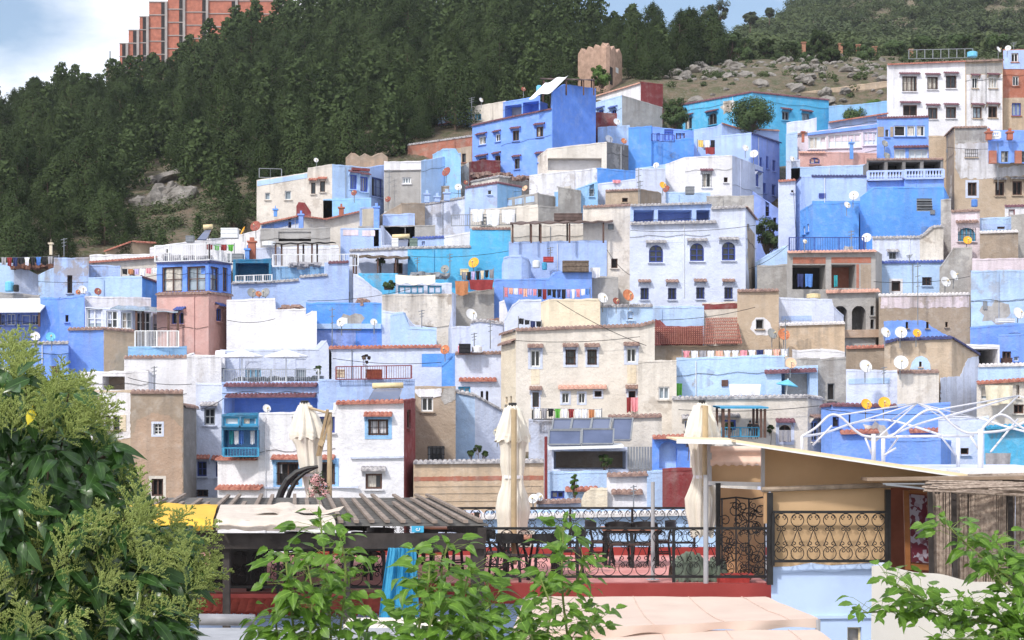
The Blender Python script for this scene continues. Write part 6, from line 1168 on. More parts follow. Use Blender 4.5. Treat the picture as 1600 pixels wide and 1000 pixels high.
# roof clutter: tanks, crates, boxes
rc = random.Random(31)
def crate(px, y, w, h, D, m, label, nm='crate', cat='crate', rnd_=False):
    a, b = P(px, y-h, D), P(px+w, y, D)
    mb = MB()
    if rnd_: mb.smooth = False; c = (a+b)/2; mb.lathe([(0, b.z-a.z), ((b.x-a.x)*.42, b.z-a.z), ((b.x-a.x)*.5, (b.z-a.z)*.9), ((b.x-a.x)*.5, (b.z-a.z)*.12), ((b.x-a.x)*.3, 0), (0, .01)], (c.x, D+.4, a.z), 12)
    else:
        d = min(.7, (b.x-a.x)); mb.box((a.x, D, b.z), (b.x, D+d, a.z))
        for t in (.05, .5, .88): mb.box((a.x-.02, D-.03, b.z+(a.z-b.z)*t), (b.x+.02, D-.002, b.z+(a.z-b.z)*(t+.07)))
    thing(nm, mb, m, label, cat)
for a in [(838, 146, 9, 14, 143, DM['cyan'], 'light blue water tank on the big blue house', 'water_tank', 'water tank', True), (1513, 88, 16, 9, 151, DM['cyan'], 'blue tarpaulined tank on the villa roof', 'water_tank', 'water tank', True), (408, 384, 22, 8, 122.4, FR['white'], 'white tank on the white sloping roof', 'water_tank', 'water tank', True), (5, 455, 14, 16, 111, DM['cyan'], 'turquoise barrel at the far left terrace', 'barrel', 'barrel', True), (18, 455, 9, 11, 110.8, FR['black'], 'dark bucket beside the turquoise barrel', 'bucket', 'bucket', True),
   (1545, 105, 1, 1, 151, FR['white'], 'tiny white box on the villa roof'), (715, 551, 8, 12, 94.6, CL['pink'], 'pink barrel at the brown coping end', 'barrel', 'barrel', True), (717, 551, 18, 14, 94.2, CL['black'], 'black draped box on the brown coping', 'box', 'box'), (737, 551, 16, 11, 94.3, CL['white'], 'white bundle beside the black draped box', 'bundle', 'bundle', True), (572, 591, 24, 14, 89.3, simple('red_wood', (150, 76, 52), .7), 'red wooden cabinet on the maroon railed terrace', 'cabinet', 'cabinet'), (524, 590, 14, 13, 89.4, CL['cream'], 'stacked pale chairs left of the red cabinet', 'chair_stack', 'chairs'),
   (640, 386, 12, 14, 120, simple('green_box', (110, 126, 116), .7), 'grey green box behind the cyan wall', 'box', 'box'), (612, 386, 10, 14, 119.8, FR['white'], 'white box behind the cyan wall', 'box', 'box'), (1072, 303, 13, 12, 134, FR['grey'], 'grey air conditioner on the white roofs', 'air_conditioner', 'air conditioner'), (719, 430, 13, 10, 118, FR['cream'], 'white air conditioner on the cyan wall', 'air_conditioner', 'air conditioner'), (849, 409, 16, 8, 114, FR['red'], 'red boxes on the periwinkle terrace', 'box', 'box'), (879, 425, 41, 18, 111, reedm, 'large grey brown basket bench on the violet roof', 'bench', 'bench'),
   (847, 421, 8, 12, 113.4, FR['teal'], 'turquoise tub on the violet roof', 'tub', 'tub', True), (832, 418, 12, 12, 113.6, FR['white'], 'round white tub with red feet on the violet roof', 'tub', 'tub', True), (866, 345, 44, 12, 117.6, rustm, 'dark brown box above the rusty canopy', 'box', 'box'), (1568, 568, 14, 9, 97.6, FR['brown'], 'dark crates in the right carport', 'crate', 'crate'), (345, 372, 26, 16, 119.4, FR['white'], 'white box room beside the solar heater', 'box_room', 'roof room'), (290, 378, 12, 10, 119.2, FR['grey'], 'grey crate on the roof behind the pink tower', 'crate', 'crate'), (355, 408, 24, 12, 117.6, FR['grey'], 'grey planters left of the brick chimney', 'planter', 'planter'),
   (1560, 504, 26, 7, 102, FR['white'], 'white low box on the blue flat roof', 'box', 'box'), (1128, 652, 1, 1, 84, FR['white'], 'tiny box by the pergola'), (516, 560, 1, 1, 95, FR['white'], 'tiny box by the long coping'), (1262, 466, 22, 8, 105.4, FR['cream'], 'pale sacks below the concrete house opening', 'sacks', 'sacks', True), (600, 452, 14, 6, 110, FR['brown'], 'brown planter left of the roof room', 'planter', 'planter'), (1520, 322, 10, 12, 117, CL['blue'], 'folded blue parasol near the maroon door', 'parasol_folded', 'parasol', True)]:
    if a[2] > 1: crate(*a)
# roof clutter seen as a mass: rubble on a few parapets
def rubble(px0, px1, y, D, label, n=26, m=None):
    mb = MB(); 
    for _ in range(n):
        p = P(rc.uniform(px0, px1), y-rc.uniform(-1, 4), D+rc.uniform(0, .8)); s = rc.uniform(.1, .3); q = Matrix.Rotation(rc.uniform(0, 3), 3, 'Z')@Matrix.Rotation(rc.uniform(0, 3), 3, 'X')
        mb.obox(p, q@Vector((1, 0, 0)), q@Vector((0, 1, 0)), q@Vector((0, 0, 1)), s, s*.6, s*.4)
    thing('rubble', mb, m or TL['brown'], label, 'rubble', kind='stuff')
rubble(440, 474, 484, 101.6, 'broken tiles heaped on the bright white block house'); rubble(560, 576, 474, 102.6, 'stones on the azure parapet'); rubble(766, 786, 504, 98.8, 'broken tiles above the brown coping'); rubble(734, 800, 275, 140, 'potted things and rubble on the weathered cream house roof', 40); rubble(800, 830, 280, 138.4, 'rubble on the low cream house roof'); rubble(455, 500, 416, 114, 'clutter on the white balcony', 24, CL['grey']); rubble(1100, 1130, 232, 142, 'clutter beside the red blanket', 30, CL['grey']); rubble(640, 700, 432, 110.4, 'clutter beside the canvas', 24, FR['grey'])
rubble(250, 330, 405, 103, 'jumble of furniture on the pink tower roof terrace', 60, CL['grey']); rubble(365, 497, 596, 94.6, 'tables and chairs of the cafe terrace seen small', 70, FR['grey']); rubble(20, 90, 418, 116.6, 'jumble on the far left roofs', 50, CL['brown'])
# people, small and far
def person(px, row, D, hpx, shirt, trousers, label, sit=False, yaw=0):
    s = hpx/F*D/1.72; o = P(px, row, D); root = empty('person', o, label, 'person'); root.scale = (s, s, s); root.rotation_euler.z = yaw
    vs_ = [(0, 0, .95), (0, 0, 1.2), (0, 0, 1.42), (0, 0, 1.53), (0, -.02, 1.66), (.19, 0, 1.4), (.25, -.05, 1.12), (.2, -.22, .98), (-.19, 0, 1.4), (-.26, -.03, 1.12), (-.2, -.2, 1.0), (.1, 0, .9), (.11, -.02, .5), (.11, 0, .05), (-.1, 0, .9), (-.11, -.02, .5), (-.11, 0, .05), (.11, -.14, .03), (-.11, -.14, .03)]
    rs = [.16, .15, .16, .06, .105, .07, .05, .04, .07, .05, .04, .1, .075, .05, .1, .075, .05, .04, .04]; ed = [(0, 1), (1, 2), (2, 3), (3, 4), (2, 5), (5, 6), (6, 7), (2, 8), (8, 9), (9, 10), (0, 11), (11, 12), (12, 13), (0, 14), (14, 15), (15, 16), (13, 17), (16, 18)]
    me = bpy.data.meshes.new('body'); me.from_pydata(vs_, ed, []); me.update(); b = bpy.data.objects.new('body', me); COL.objects.link(b); b.parent = root; sk = b.modifiers.new('skin', 'SKIN'); b.modifiers.new('sub', 'SUBSURF').levels = 1
    for i, r_ in enumerate(rs): me.skin_vertices[0].data[i].radius = (r_, r_*.8)
    me.skin_vertices[0].data[0].use_root = True
    m, nt, bs = newmat('clothes_'+label[:12]); tc_ = nt.nodes.new('ShaderNodeTexCoord'); sp = nt.nodes.new('ShaderNodeSeparateXYZ'); nt.links.new(tc_.outputs['Object'], sp.inputs[0])
    c = mixc(nt, ramp(nt, sp.outputs[2], .93, .94), lin(trousers), lin(shirt)); c = mixc(nt, ramp(nt, sp.outputs[2], 1.48, 1.49), c, lin((196, 150, 126))); nt.links.new(c, bs.inputs[0]); me.materials.append(m)
    h = MB(); h.lathe([(0, 1.8), (.07, 1.78), (.115, 1.7), (.115, 1.62), (.1, 1.58)], (0, .015, 0), 10); h.build('hair', 'black', root, world=False)
if not hasattr(bpy.types.Mesh, 'skin_vertices'): pass
def safe_person(*a, **k):
    me = None
    person(*a, **k)

# sagging wires over the roofs
rwr = random.Random(55)
for i, (x0, y0, x1, y1, D, lb) in enumerate(((60, 440, 245, 430, 112, 'from the rubble doorway house to the pink tower'), (355, 500, 430, 498, 99.5, 'on the frame of the bright white block house'), (480, 470, 640, 452, 109, 'above the azure parapet'), (640, 400, 795, 392, 118, 'across the cyan wall'), (690, 300, 830, 296, 132, 'over the weathered lavender roofline'), (948, 390, 985, 430, 111, 'down the cream stained wall'),
    (985, 360, 1180, 352, 111.4, 'across the house with blue arched windows'), (1030, 500, 1180, 480, 98, 'over the red tiled roof'), (1170, 420, 1235, 380, 112, 'across the alley'), (1365, 440, 1515, 432, 107, 'along the pale blue house with two brown windows'), (1517, 470, 1640, 462, 104, 'along the weathered pale blue wall'), (806, 532, 1000, 526, 92, 'along the large cream white house'),
    (520, 560, 690, 566, 95, 'along the long white house'), (300, 640, 350, 622, 84, 'across the passage by the stone house'), (1060, 640, 1280, 634, 86, 'along the cream house under the blue terrace'), (1290, 640, 1480, 645, 83.6, 'over the periwinkle house'), (1240, 300, 1245, 380, 121, 'down the azure house corner'), (870, 470, 1010, 540, 92, 'from the cream box room'), (1480, 230, 1600, 226, 130.6, 'above the patchy old house'), (200, 590, 300, 600, 87, 'over the white kiosk house'))):
    m = MB(); m.tube([P(x0+(x1-x0)*t/12, y0+(y1-y0)*t/12+rwr.uniform(3, 7)*0+5*4*(t/12)*(1-t/12), D) for t in range(13)], .016, 4); thing('overhead_wire', m, 'black', 'thin black wire sagging '+lb, 'wire', group='wires over the town')
# ground haze
mb = MB(); mb.box((-620, -60, CZ-17.5), (640, 925, 345)); hz = thing('haze', mb, [], None, None, base=Vector((0, 0, 0)), kind='stuff')
hm = bpy.data.materials.new('haze'); hm.use_nodes = True; nt = hm.node_tree; nt.nodes.clear(); o_ = nt.nodes.new('ShaderNodeOutputMaterial'); v_ = nt.nodes.new('ShaderNodeVolumePrincipled'); v_.inputs['Color'].default_value = (.86, .90, 1, 1); v_.inputs['Density'].default_value = HAZE; v_.inputs['Anisotropy'].default_value = .3; nt.links.new(v_.outputs[0], o_.inputs['Volume']); hz.data.materials.append(hm)
person(1428, 190, 150.5, 26, (190, 120, 90), (90, 70, 60), 'person leaning at the lower left window of the tall white villa')
person(1172, 686, 84.6, 28, (30, 30, 34), (50, 50, 56), 'person in black sitting in the blue roof pergola')
person(1182, 686, 85.1, 27, (60, 44, 44), (40, 42, 50), 'person in dark brown beside the one in black in the roof pergola')
# ================================================================ the terrace in front
FZ = CZ-2.97
red_floor = simple('red_floor', (196, 128, 124), .8, .08, 1.6, rgb2=(218, 158, 152)); red_kerb = simple('red_kerb', (146, 52, 48), .75, .1, 1.2); iron = FR['black']
def slab(name, pts, z0, z1, m, label=None, cat=None, kind=None):
    mb = MB(); mb.prism([Vector((p[0], p[1], z0)) for p in pts], (0, 0, z1-z0)); return thing(name, mb, m, label, cat, kind=kind)
X = lambda px, D: (px-CX)/F*D
near_b = simple('near_blue_limewash', (184, 206, 243), .92, .05, 1.8, bump=.12)
near_w = simple('near_white_wall', (206, 206, 214), .92, .08, 1.8, bump=.12)
tb_ = empty('terrace_building', (0, 31, CZ-15.8), 'restaurant building with a red floored roof terrace and red kerb', 'building')
def part(name, mb, m, parent=tb_, kind=None): return mb.build(name, m, parent, kind=kind)
xl, xr = X(120, 27), X(1205, 29.2)
q = MB(); q.box((xl, 27.0, CZ-15.5), (X(640, 29), 36.2, FZ-.02)); q.box((X(640, 29)+.003, 29.25, CZ-15.5), (xr, 36.2, FZ-.02)); part('wall', q, near_b)
q = MB(); q.box((xl, 27.0, FZ-.019), (X(640, 29), 36.2, FZ)); q.box((X(640, 29)+.003, 29.25, FZ-.019), (xr, 36.2, FZ)); part('floor', q, red_floor)
q = MB(); q.box((X(640, 29), 29.0, FZ-.30), (xr, 29.25, FZ+.04)); part('kerb', q, red_kerb)
q = MB(); q.box((X(470, 35), 35.5, FZ-.0), (X(1205, 35), 35.75, FZ+.16)); part('rear_kerb', q, red_kerb)
q = MB(); q.box((xl, 26.85, FZ-.06), (X(620, 27), 27.1, FZ+.10)); part('front_ridge', q, simple('red_ridge', (190, 92, 86), .8, .12, 2))
# row of half-round red tiles below the ridge, each tile its own piece
tile_me = None
q = MB(); q.smooth = True
q.grid(lambda u, v: (.13*math.cos(math.pi*u)*(1-.12*v), -.42*v, .09*math.sin(math.pi*u)-.17*v), 8, 2); q.grid(lambda u, v: (.11*math.cos(math.pi*(1-u))*(1-.12*v), -.42*v, .07*math.sin(math.pi*u)-.17*v-.01), 8, 2); tile_me = q.mesh('tile', [simple('red_clay_tile', (188, 90, 78), .8, .2, 5)])
for k in range(26):
    o = bpy.data.objects.new('tile', tile_me); COL.objects.link(o); o.parent = tb_; o.location = Vector((X(292, 26.8)+k*.145*1.0*.92, 26.84, FZ-.05))-ORG[tb_.name]
# wrought iron
def spiral(c, r, turns, a0, s=1, n=16):
    return [(c[0]+s*r*(1-t/n*.8)*math.cos(a0+turns*2*math.pi*t/n), c[1]+r*(1-t/n*.8)*math.sin(a0+turns*2*math.pi*t/n)) for t in range(n+1)]
def scroll_mesh(w, h, rad=.009, legs=True):
    q = MB(); L = []; r = w*.42
    circ = lambda cy: [(r*math.cos(2*math.pi*t/18), cy+r*math.sin(2*math.pi*t/18)) for t in range(19)]
    L.append(circ(h-r)); L.append(circ(r))
    for s in (-1, 1):
        L.append(spiral((s*r*.42, h-r*.55), r*.38, 1.1, math.pi*1.5, s)); L.append(spiral((s*r*.45, h-2.35*r), r*.4, 1.2, math.pi*.5, s)); L.append(spiral((s*r*.42, r*1.45), r*.38, 1.1, math.pi*.5, s)); L.append(spiral((s*r*.5, 2.5*r), r*.42, 1.2, math.pi*1.5, s))
        if legs: L.append([(0, h-2.5*r), (s*w*.12, h*.55), (s*w*.3, h*.38), (s*w*.43, h*.3), (s*w*.4, 2.35*r), (s*w*.2, 2.0*r)])
    for l in L: q.tube([(a, 0, b) for a, b in l], rad, 4)
    return q.mesh('scroll', [iron])
SC = {}
def iron_rail(x0, D0, x1, D1, z0, h, label, n, posts=5, rad=.0068, low=.06, name='iron_railing', scr=True):
    root = empty(name, ((x0+x1)/2, (D0+D1)/2, z0), label, 'railing'); A, B = Vector((x0, D0, z0)), Vector((x1, D1, z0)); up = Vector((0, 0, 1))
    for nm, z in (('top_rail', h), ('bottom_rail', low+.04)): q = MB(); q.bar(A+up*z, B+up*z, .035, .045); q.build(nm, iron, root)
    for k in range(posts): t = k/(posts-1); q = MB(); q.bar(A.lerp(B, t), A.lerp(B, t)+up*(h-.024), .05); q.build('post', iron, root)
    w = (B-A).length/n; key = (round(w, 2), round(h, 2))
    if key not in SC: SC[key] = scroll_mesh(w*.95, h-low-.09, rad)
    ang = math.atan2(B.y-A.y, B.x-A.x)
    for k in range(n):
        o = bpy.data.objects.new('scroll', SC[key]); COL.objects.link(o); o.parent = root; o.location = A.lerp(B, (k+.5)/n)+up*(low+.062)-ORG[root.name]; o.rotation_euler.z = ang
    return root
iron_rail(X(752, 29.3), 29.32, X(1203, 29.3), 29.32, FZ+.04, .95, 'black scrolled iron railing along the front edge of the red terrace', 17, 4)
iron_rail(X(600, 35.6), 35.62, X(1085, 35.6), 35.62, FZ+.16, .84, 'black scrolled iron railing along the back edge of the red terrace', 22, 6)
iron_rail(X(270, 27), 26.97, X(600, 27), 26.97, FZ+.1, .70, 'black scrolled iron railing under the wooden pergola', 11, 5)
# furniture
wood_m = simple('table_wood', (176, 122, 98), .55, .12, 5, bump=.1)
def table(px, D, w=1.05, d=.75, rz=0, label=''):
    root = empty('table', (X(px, D), D, FZ), label, 'table', 'tables on the red terrace', rz); up = Vector((0, 0, 1))
    t = MB(); t.box((-w/2, -d/2, .71), (w/2, d/2, .745)); t.build('tabletop', wood_m, root, world=False); f = MB(); f.box((-w/2+.03, -d/2+.03, .65), (w/2-.03, d/2-.03, .709)); f.build('table_frame', iron, root, world=False)
    for sx in (-1, 1):
        for sy in (-1, 1): l = MB(); l.bar((sx*(w/2-.07), sy*(d/2-.07), .65), (sx*(w/2-.05), sy*(d/2-.05), 0), .05); l.build('leg', iron, root, world=False)
def make_chair():
    root = empty('chair', (0, 0, 0), 'x', 'chair', 'black chairs on the red terrace'); s = MB(); s.obox(Vector((0, 0, .45)), Vector((1, 0, 0)), Vector((0, 1, 0)), Vector((0, 0, 1)), .22, .21, .022); s.build('seat', simple('chair_seat', (70, 56, 52), .6, .1), root, world=False)
    b = MB(); b.smooth = True
    arc = lambda u, r, z: Vector((r*math.sin((u-.5)*2.7), .06+r*math.cos((u-.5)*2.7)*1.0, z))
    b.grid(lambda u, v: arc(u, .25, .68+.17*v+.03*math.sin(u*math.pi)), 12, 1); b.grid(lambda u, v: arc(1-u, .275, .68+.17*v+.03*math.sin(u*math.pi)), 12, 1); b.grid(lambda u, v: arc(u, .25+.025*v, .85+.03*math.sin(u*math.pi)), 12, 1); b.build('backrest', iron, root, world=False)
    for sx in (-1, 1):
        for sy, tz_ in ((-1, .66), (1, .8)): l = MB(); l.bar((sx*.24, sy*.24, 0), (sx*.2, sy*.18, .45), .042); l.bar((sx*.2, sy*.18, .45), (sx*(.23 if sy < 0 else .16), .05 if sy < 0 else .25, tz_), .035); l.build('leg', iron, root, world=False)
    for sx in (-1, 1): l = MB(); l.bar((sx*.215, -.2, .22), (sx*.215, .2, .22), .025); l.build('stretcher', iron, root, world=False)
    return root
ch0 = make_chair(); used_ = [False]
def chair(px, D, rz, label):
    r = ch0 if not used_[0] else copy_tree(ch0); used_[0] = True; r.location = (X(px, D), D, FZ); r.rotation_euler.z = R(rz); r['label'] = label
table(985, 33.2, 1.15, .75, 0, 'wooden topped table in the middle of the red terrace'); table(832, 30.9, 1.1, .8, .1, 'wooden topped table beside the middle parasol'); table(700, 33.6, 1.1, .8, 0, 'table half hidden behind the pergola post')
for a in [(940, 33.4, 90, 'black chair left of the middle table, facing it'), (1030, 33.5, -95, 'black chair right of the middle table, facing it'), (968, 32.75, 5, 'black chair tucked under the middle table, left one'), (1006, 32.75, -8, 'black chair tucked under the middle table, right one'),
   (778, 30.6, 75, 'black chair left of the table by the middle parasol'), (800, 30.0, 160, 'black chair in front of the table by the middle parasol'), (888, 31.2, -80, 'black chair right of the table by the middle parasol'), (850, 29.95, 195, 'black chair nearest the front railing beside the parasol table'),
   (575, 30.4, 150, 'leftmost of the black chairs under the pergola beside the blue curtain'), (597, 31.6, 170, 'second black chair under the pergola beside the blue curtain'), (560, 32.5, 20, 'black chair deeper under the pergola'), (715, 31.5, -60, 'black chair by the right pergola post'), (675, 31.2, 140, 'black chair between the blue curtain and the pergola post'), (430, 29.5, 200, 'black chair in the shade at the left of the pergola'), (470, 30.5, 160, 'second black chair in the shade at the left of the pergola')]: chair(*a)
for px, w, D, lb in ((328, 72, 29, 'wide black cabinet in the dark left part of the pergola'), (385, 24, 28.2, 'narrow black cabinet beside the wide one under the pergola')):
    mb = MB(); a = X(px, D); mb.box((a, D, FZ), (a+w/F*D, D+.6, FZ+.82)); mb.box((a-.02, D-.03, FZ+.821), (a+w/F*D+.02, D+.63, FZ+.85)); mb.box((a+.04, D-.02, FZ+.08), (a+w/F*D-.04, D-.002, FZ+.78)); thing('cabinet', mb, iron, lb, 'cabinet')
# closed parasols
cloth_m = simple('parasol_cloth', (222, 216, 204), .9, .06, 3, bump=.2); pole_m = simple('beige_pole', (176, 156, 124), .5, .1); galv = simple('galvanised_steel', (168, 168, 172), .4, .08, 2)
def closed_parasol(px, D, prof, label, poleoff, pole_rows, seed, base_row=None, lean=0):
    """prof: (row, half width in photograph pixels) of the folded canopy"""
    r = random.Random(seed); k = D/F; root = empty('closed_parasol', P(px, pole_rows[1], D), label, 'parasol', 'closed cream parasols'); n = 9; ph = [r.uniform(0, 6.28) for _ in prof]
    def piece(rows, name, depthk=1.0):
        mb = MB(); mb.smooth = True
        def fn(u, v):
            t = v*(len(rows)-1); i = min(int(t), len(rows)-2); f = t-i; row = rows[i][0]*(1-f)+rows[i+1][0]*f; w = rows[i][1]*(1-f)+rows[i+1][1]*f
            a = 2*math.pi*u; g = (1-v*.0); fold = 1+.16*min(1, w/12)*math.sin(n*a+.9*math.sin(v*3+seed))+.06*math.sin(23*a+v*5)+.05*mnoise.noise(Vector((3*math.cos(a), 3*math.sin(a), v*9+seed)))
            c = P(px+lean*(row-prof[0][0]), row+(2.5*math.sin(n*a) if v > .97 else 0), D); return Vector((c.x+w*k*fold*math.cos(a), c.y+w*k*.8*fold*math.sin(a), c.z))
        mb.grid(fn, 90, 26); mb.build(name, cloth_m, root)
    piece(prof, 'canopy'); top = prof[0][0]; piece([(top+4, prof[1][1]+.5), (top+24, prof[2][1]+1), (top+46, prof[3][1]+1.5), (top+56, prof[3][1]+2.5)], 'valance')
    c = MB(); p = P(px, top, D); c.lathe([(0, .05), (prof[0][1]*k*.9, .045), (prof[0][1]*k*.95, -.02), (0, -.02)], p, 12); c.build('cap', iron, root)
    t = MB(); tr = next(y for y, w in prof if y >= top+108); w = prof[[y for y, _ in prof].index(tr)][1]*k; q0 = P(px+lean*(tr-top), tr, D); t.smooth = True; t.grid(lambda u, v: q0+Vector((w*1.12*math.cos(2*math.pi*u), w*.95*math.sin(2*math.pi*u), (.5-v)*.06)), 24, 1); t.build('tie', CL['white'], root)
    m = MB(); yd = D-prof[3][1]*k*1.0-.16; x = X(px+poleoff, yd); m.tube([Vector((x, yd, P(0, pole_rows[0], yd).z)), Vector((x, yd, P(0, pole_rows[1], yd).z))], .055, 10); m.build('pole', pole_m, root)
    h = MB(); h.tube([Vector((x, yd, P(0, pole_rows[0]+2, yd).z)), P(px, top+6, D)], .03, 6); h.build('arm', pole_m, root)
    return root
closed_parasol(801, 31.4, [(633, 7), (640, 11), (660, 17), (686, 22), (700, 17), (725, 17), (745, 14), (758, 15), (775, 20), (796, 24), (815, 21), (838, 20)], 'closed cream parasol in the middle of the red terrace with a wooden pole in front', 2, (640, 882), 1)
closed_parasol(1097, 30.8, [(629, 6), (638, 11), (660, 17), (680, 22), (700, 16), (725, 14), (745, 12), (758, 16), (778, 24), (800, 22), (815, 19), (838, 15)], 'closed cream parasol at the right, in front of the tan shed', 5, (634, 760), 2)
closed_parasol(476, 37.5, [(629, 7), (637, 9), (660, 17), (684, 23), (700, 17), (725, 16), (742, 14), (758, 11), (770, 10), (790, 10)], 'closed cream parasol behind the pergola on the left', 39, (644, 800), 3, lean=.09)
mb = MB(); mb.bar(P(512, 640, 36.9), P(496, 712, 37.2), .06); mb.bar(P(516, 648, 36.9), P(500, 712, 37.2), .05); mb.bar(P(504, 688, 37), P(500, 696, 37), .12); thing('parasol_strut', mb, pole_m, 'slanting beige strut of the left parasol mast', 'strut')
for px, y0, y1, D, lb in ((1020, 753, 906, 29.8, 'grey steel pole standing on the terrace between the table and the right parasol'), (1103, 742, 918, 29.15, 'thick grey steel pole in front of the right parasol')):
    m = MB(); m.tube([P(px, y0, D), P(px, y1, D)], .035 if px < 1100 else .045, 10); m.tube([P(px, y1-1, D), P(px, y1, D)], .12, 12); thing('steel_pole', m, galv, lb, 'pole')
for k, (o, w) in enumerate(((0, .17), (13, .10))):
    m = MB(); pts = [P(434+o, 786, 37.2), P(440+o, 768, 37.2), P(450+o, 750, 37.2), P(464+o, 738, 37.2), P(480+o*.8, 732, 37.2), P(497, 729+k, 37.2)]; m.tube(pts, [w*.5, w*.5, w*.48, w*.42, w*.3, w*.2], 8); thing('curved_arm', m, iron, ['outer curved black arm left of the left parasol', 'inner thinner curved black arm left of the left parasol'][k], 'lamp arm')
# pink flower bush
fl = empty('flowering_shrub', P(500, 800, 36.6), 'pink flowering potted shrub at the foot of the left parasol', 'shrub'); rq = random.Random(4)
g_ = MB(); f_ = MB()
for _ in range(46):
    t = rq.random(); p = P(498+rq.uniform(-17, 17)*(.45+.55*t), 742+50*t, 36.5+rq.uniform(-.2, .2)); tuft(g_, p, .10, 26, .035, rq)
    if rq.random() < .75: tuft(f_, p+Vector((0, -.09, .03)), .08, 22, .032, rq)
g_.build('leaves', broad_m, fl); f_.build('flowers', simple('pink_petals', (214, 140, 160), .7, .25, 20, rgb2=(236, 206, 190)), fl); st = MB(); st.tube([P(498, 805, 36.6), P(498, 760, 36.6)], .02, 5); st.build('stem', bark_m, fl)
# green bundle
gb = MB(); gb.smooth = True; rg = random.Random(2); a0 = P(1048, 909, 30.3); wg = X(1132, 30.3)-X(1048, 30.3)
gb.grid(lambda u, v: Vector((a0.x+wg*u, 29.75+1.0*v, FZ+.01+(.46*math.sin(math.pi*v)**.6)*(.35+.65*math.sin(math.pi*min(1, u*1.25+.05))**.5 if u < .75 else .75)*(1+.35*mnoise.noise(Vector((u*7, v*5, 1))))+(.06*mnoise.noise(Vector((u*22, v*12, 4)))))), 60, 26)
thing('tarpaulin_bundle', gb, simple('green_tarp', (92, 104, 90), .7, .25, 3, bump=.3), 'crumpled dark green tarpaulin lying at the foot of the grey pole', 'tarpaulin')
mb = MB(); mb.box((X(1122, 29.6), 29.5, FZ+.002), (X(1170, 29.6), 29.9, FZ+.09)); mb.box((X(1128, 29.6), 29.55, FZ+.092), (X(1178, 29.6), 29.95, FZ+.15)); thing('plank', mb, FR['red'], 'red painted planks lying beside the green tarpaulin', 'planks')
# ================================================================ wooden pergola
pg = empty('pergola', (X(500, 28), 28, FZ), 'weathered wooden pergola with lattice roof and dark beams over the left terrace', 'pergola')
oldw = simple('weathered_wood', (136, 122, 112), .9, .3, 5, bump=.4); darkw = simple('dark_beam', (50, 44, 42), .8, .3, 4, bump=.3); slatm = simple('grey_slats', (98, 96, 94), .9, .25, 7)
zF, zB = CZ-(818-HY)/F*24, CZ-(776-HY)/F*34
FL, FRp, BL, BR = Vector((X(180, 24), 24, zF)), Vector((X(764, 24), 24, zF)), Vector((X(180, 24)-1.3, 34, zB)), Vector((X(764, 24)-1.3, 34, zB))
up = Vector((0, 0, 1))
q = MB()
for k in range(84):
    t = (k+.5)/84; w = 10/84*.34; a, b = FL.lerp(BL, t), FRp.lerp(BR, t); q.bar(a-up*.03, b-up*.03+up*random.Random(k).uniform(-.01, .01), w*2.3, .02)
q.build('slats', slatm, pg, kind='stuff')
rb_ = random.Random(12)
for k in range(24):
    t = (k+.5)/24; s0 = rb_.uniform(-.015, .01); s1 = rb_.choice((1, 1, .98, .62, .8)); a = FL.lerp(FRp, t); b = BL.lerp(BR, t); q = MB(); q.bar(a.lerp(b, s0)+up*.03, a.lerp(b, s1)+up*(.03+rb_.uniform(0, .02)), .068, .045, up=up); q.build('batten', oldw, pg)
for z, y, hgt in ((zF-.255, 24.0, .22),): q = MB(); q.box((FL.x, y, z-hgt/2), (X(757, 24), y+.12, z+hgt/2)); q.build('beam', darkw, pg)
q = MB(); q.bar(FRp-up*.17-Vector((.1, 0, 0)), BR-up*.17-Vector((.1, 0, 0)), .12, .22); q.build('beam', darkw, pg); q = MB(); q.bar(BL-up*.16, BR-up*.16, .12, .2); q.build('beam', darkw, pg)
for x, y in ((X(746, 24.2), 24.2), (X(542, 24.2), 24.2), (X(354, 24.2), 24.2), (X(200, 24.2), 24.2), (X(745, 33), 33)):
    q = MB(); w = .2 if y < 25 and x > -1 else .1; q.bar((x, y, CZ-15.5 if y < 27 else FZ), (x, y, zF-.3 if y < 25 else zB-.26), w); q.build('post', darkw, pg)
for k in range(9):
    q = MB(); a = FRp.lerp(BR, .08+k*.1)-up*.2; q.bar(a+Vector((0, 0, -.02)), a-up*.22-Vector((.03, 0, 0)), .1, .03); q.build('side_slat', darkw, pg)
sg = empty('painted_sign', P(650, 835, 23.8), 'small turquoise painted sign with a white swirl above the blue curtain', 'sign'); q = MB(); a, b = P(643, 822, 23.8), P(662, 832, 23.8); q.box((a.x, 23.8, b.z), (b.x, 23.83, a.z)); q.build('board', DM['cyan'] if False else simple('sign_turquoise', (60, 160, 200), .6), sg)
q = MB(); c_ = P(652, 827, 23.78); q.tube([c_+Vector((math.cos(t*.5)*.0028*t, 0, math.sin(t*.5)*.0028*t*.8)) for t in range(15)], .005, 4); q.build('swirl', FR['white'], sg)
# canvas pieces over the front of the pergola
def drape(px0, px1, m, label, seed, torn=0):
    q = MB(); q.smooth = True
    prof = [(28.4, CZ-(793-HY)/F*28.4+.02), (27, zF+.02), (25.6, zF+.03), (24.4, zF+.04), (23.9, zF+.02), (23.72, zF-.05), (23.82, zF-.12)]
    def fn(u, v):
        t = v*(len(prof)-1); i = min(int(t), len(prof)-2); f = t-i; y = prof[i][0]*(1-f)+prof[i+1][0]*f; z = prof[i][1]*(1-f)+prof[i+1][1]*f; wv = mnoise.noise(Vector((u*4+seed, v*3, seed)))*.07+mnoise.noise(Vector((u*14, v*9, seed)))*.02
        yy = y-abs(mnoise.noise(Vector((u*5, seed, 2))))*torn*(v if v > .5 else 0); return Vector((X(px0, 25)+(X(px1, 25)-X(px0, 25))*u-(y-24)*.16, yy, z+max(0, wv)+.03))
    q.grid(fn, 60, 24); return thing('canvas_cover', q, m, label, 'canvas')
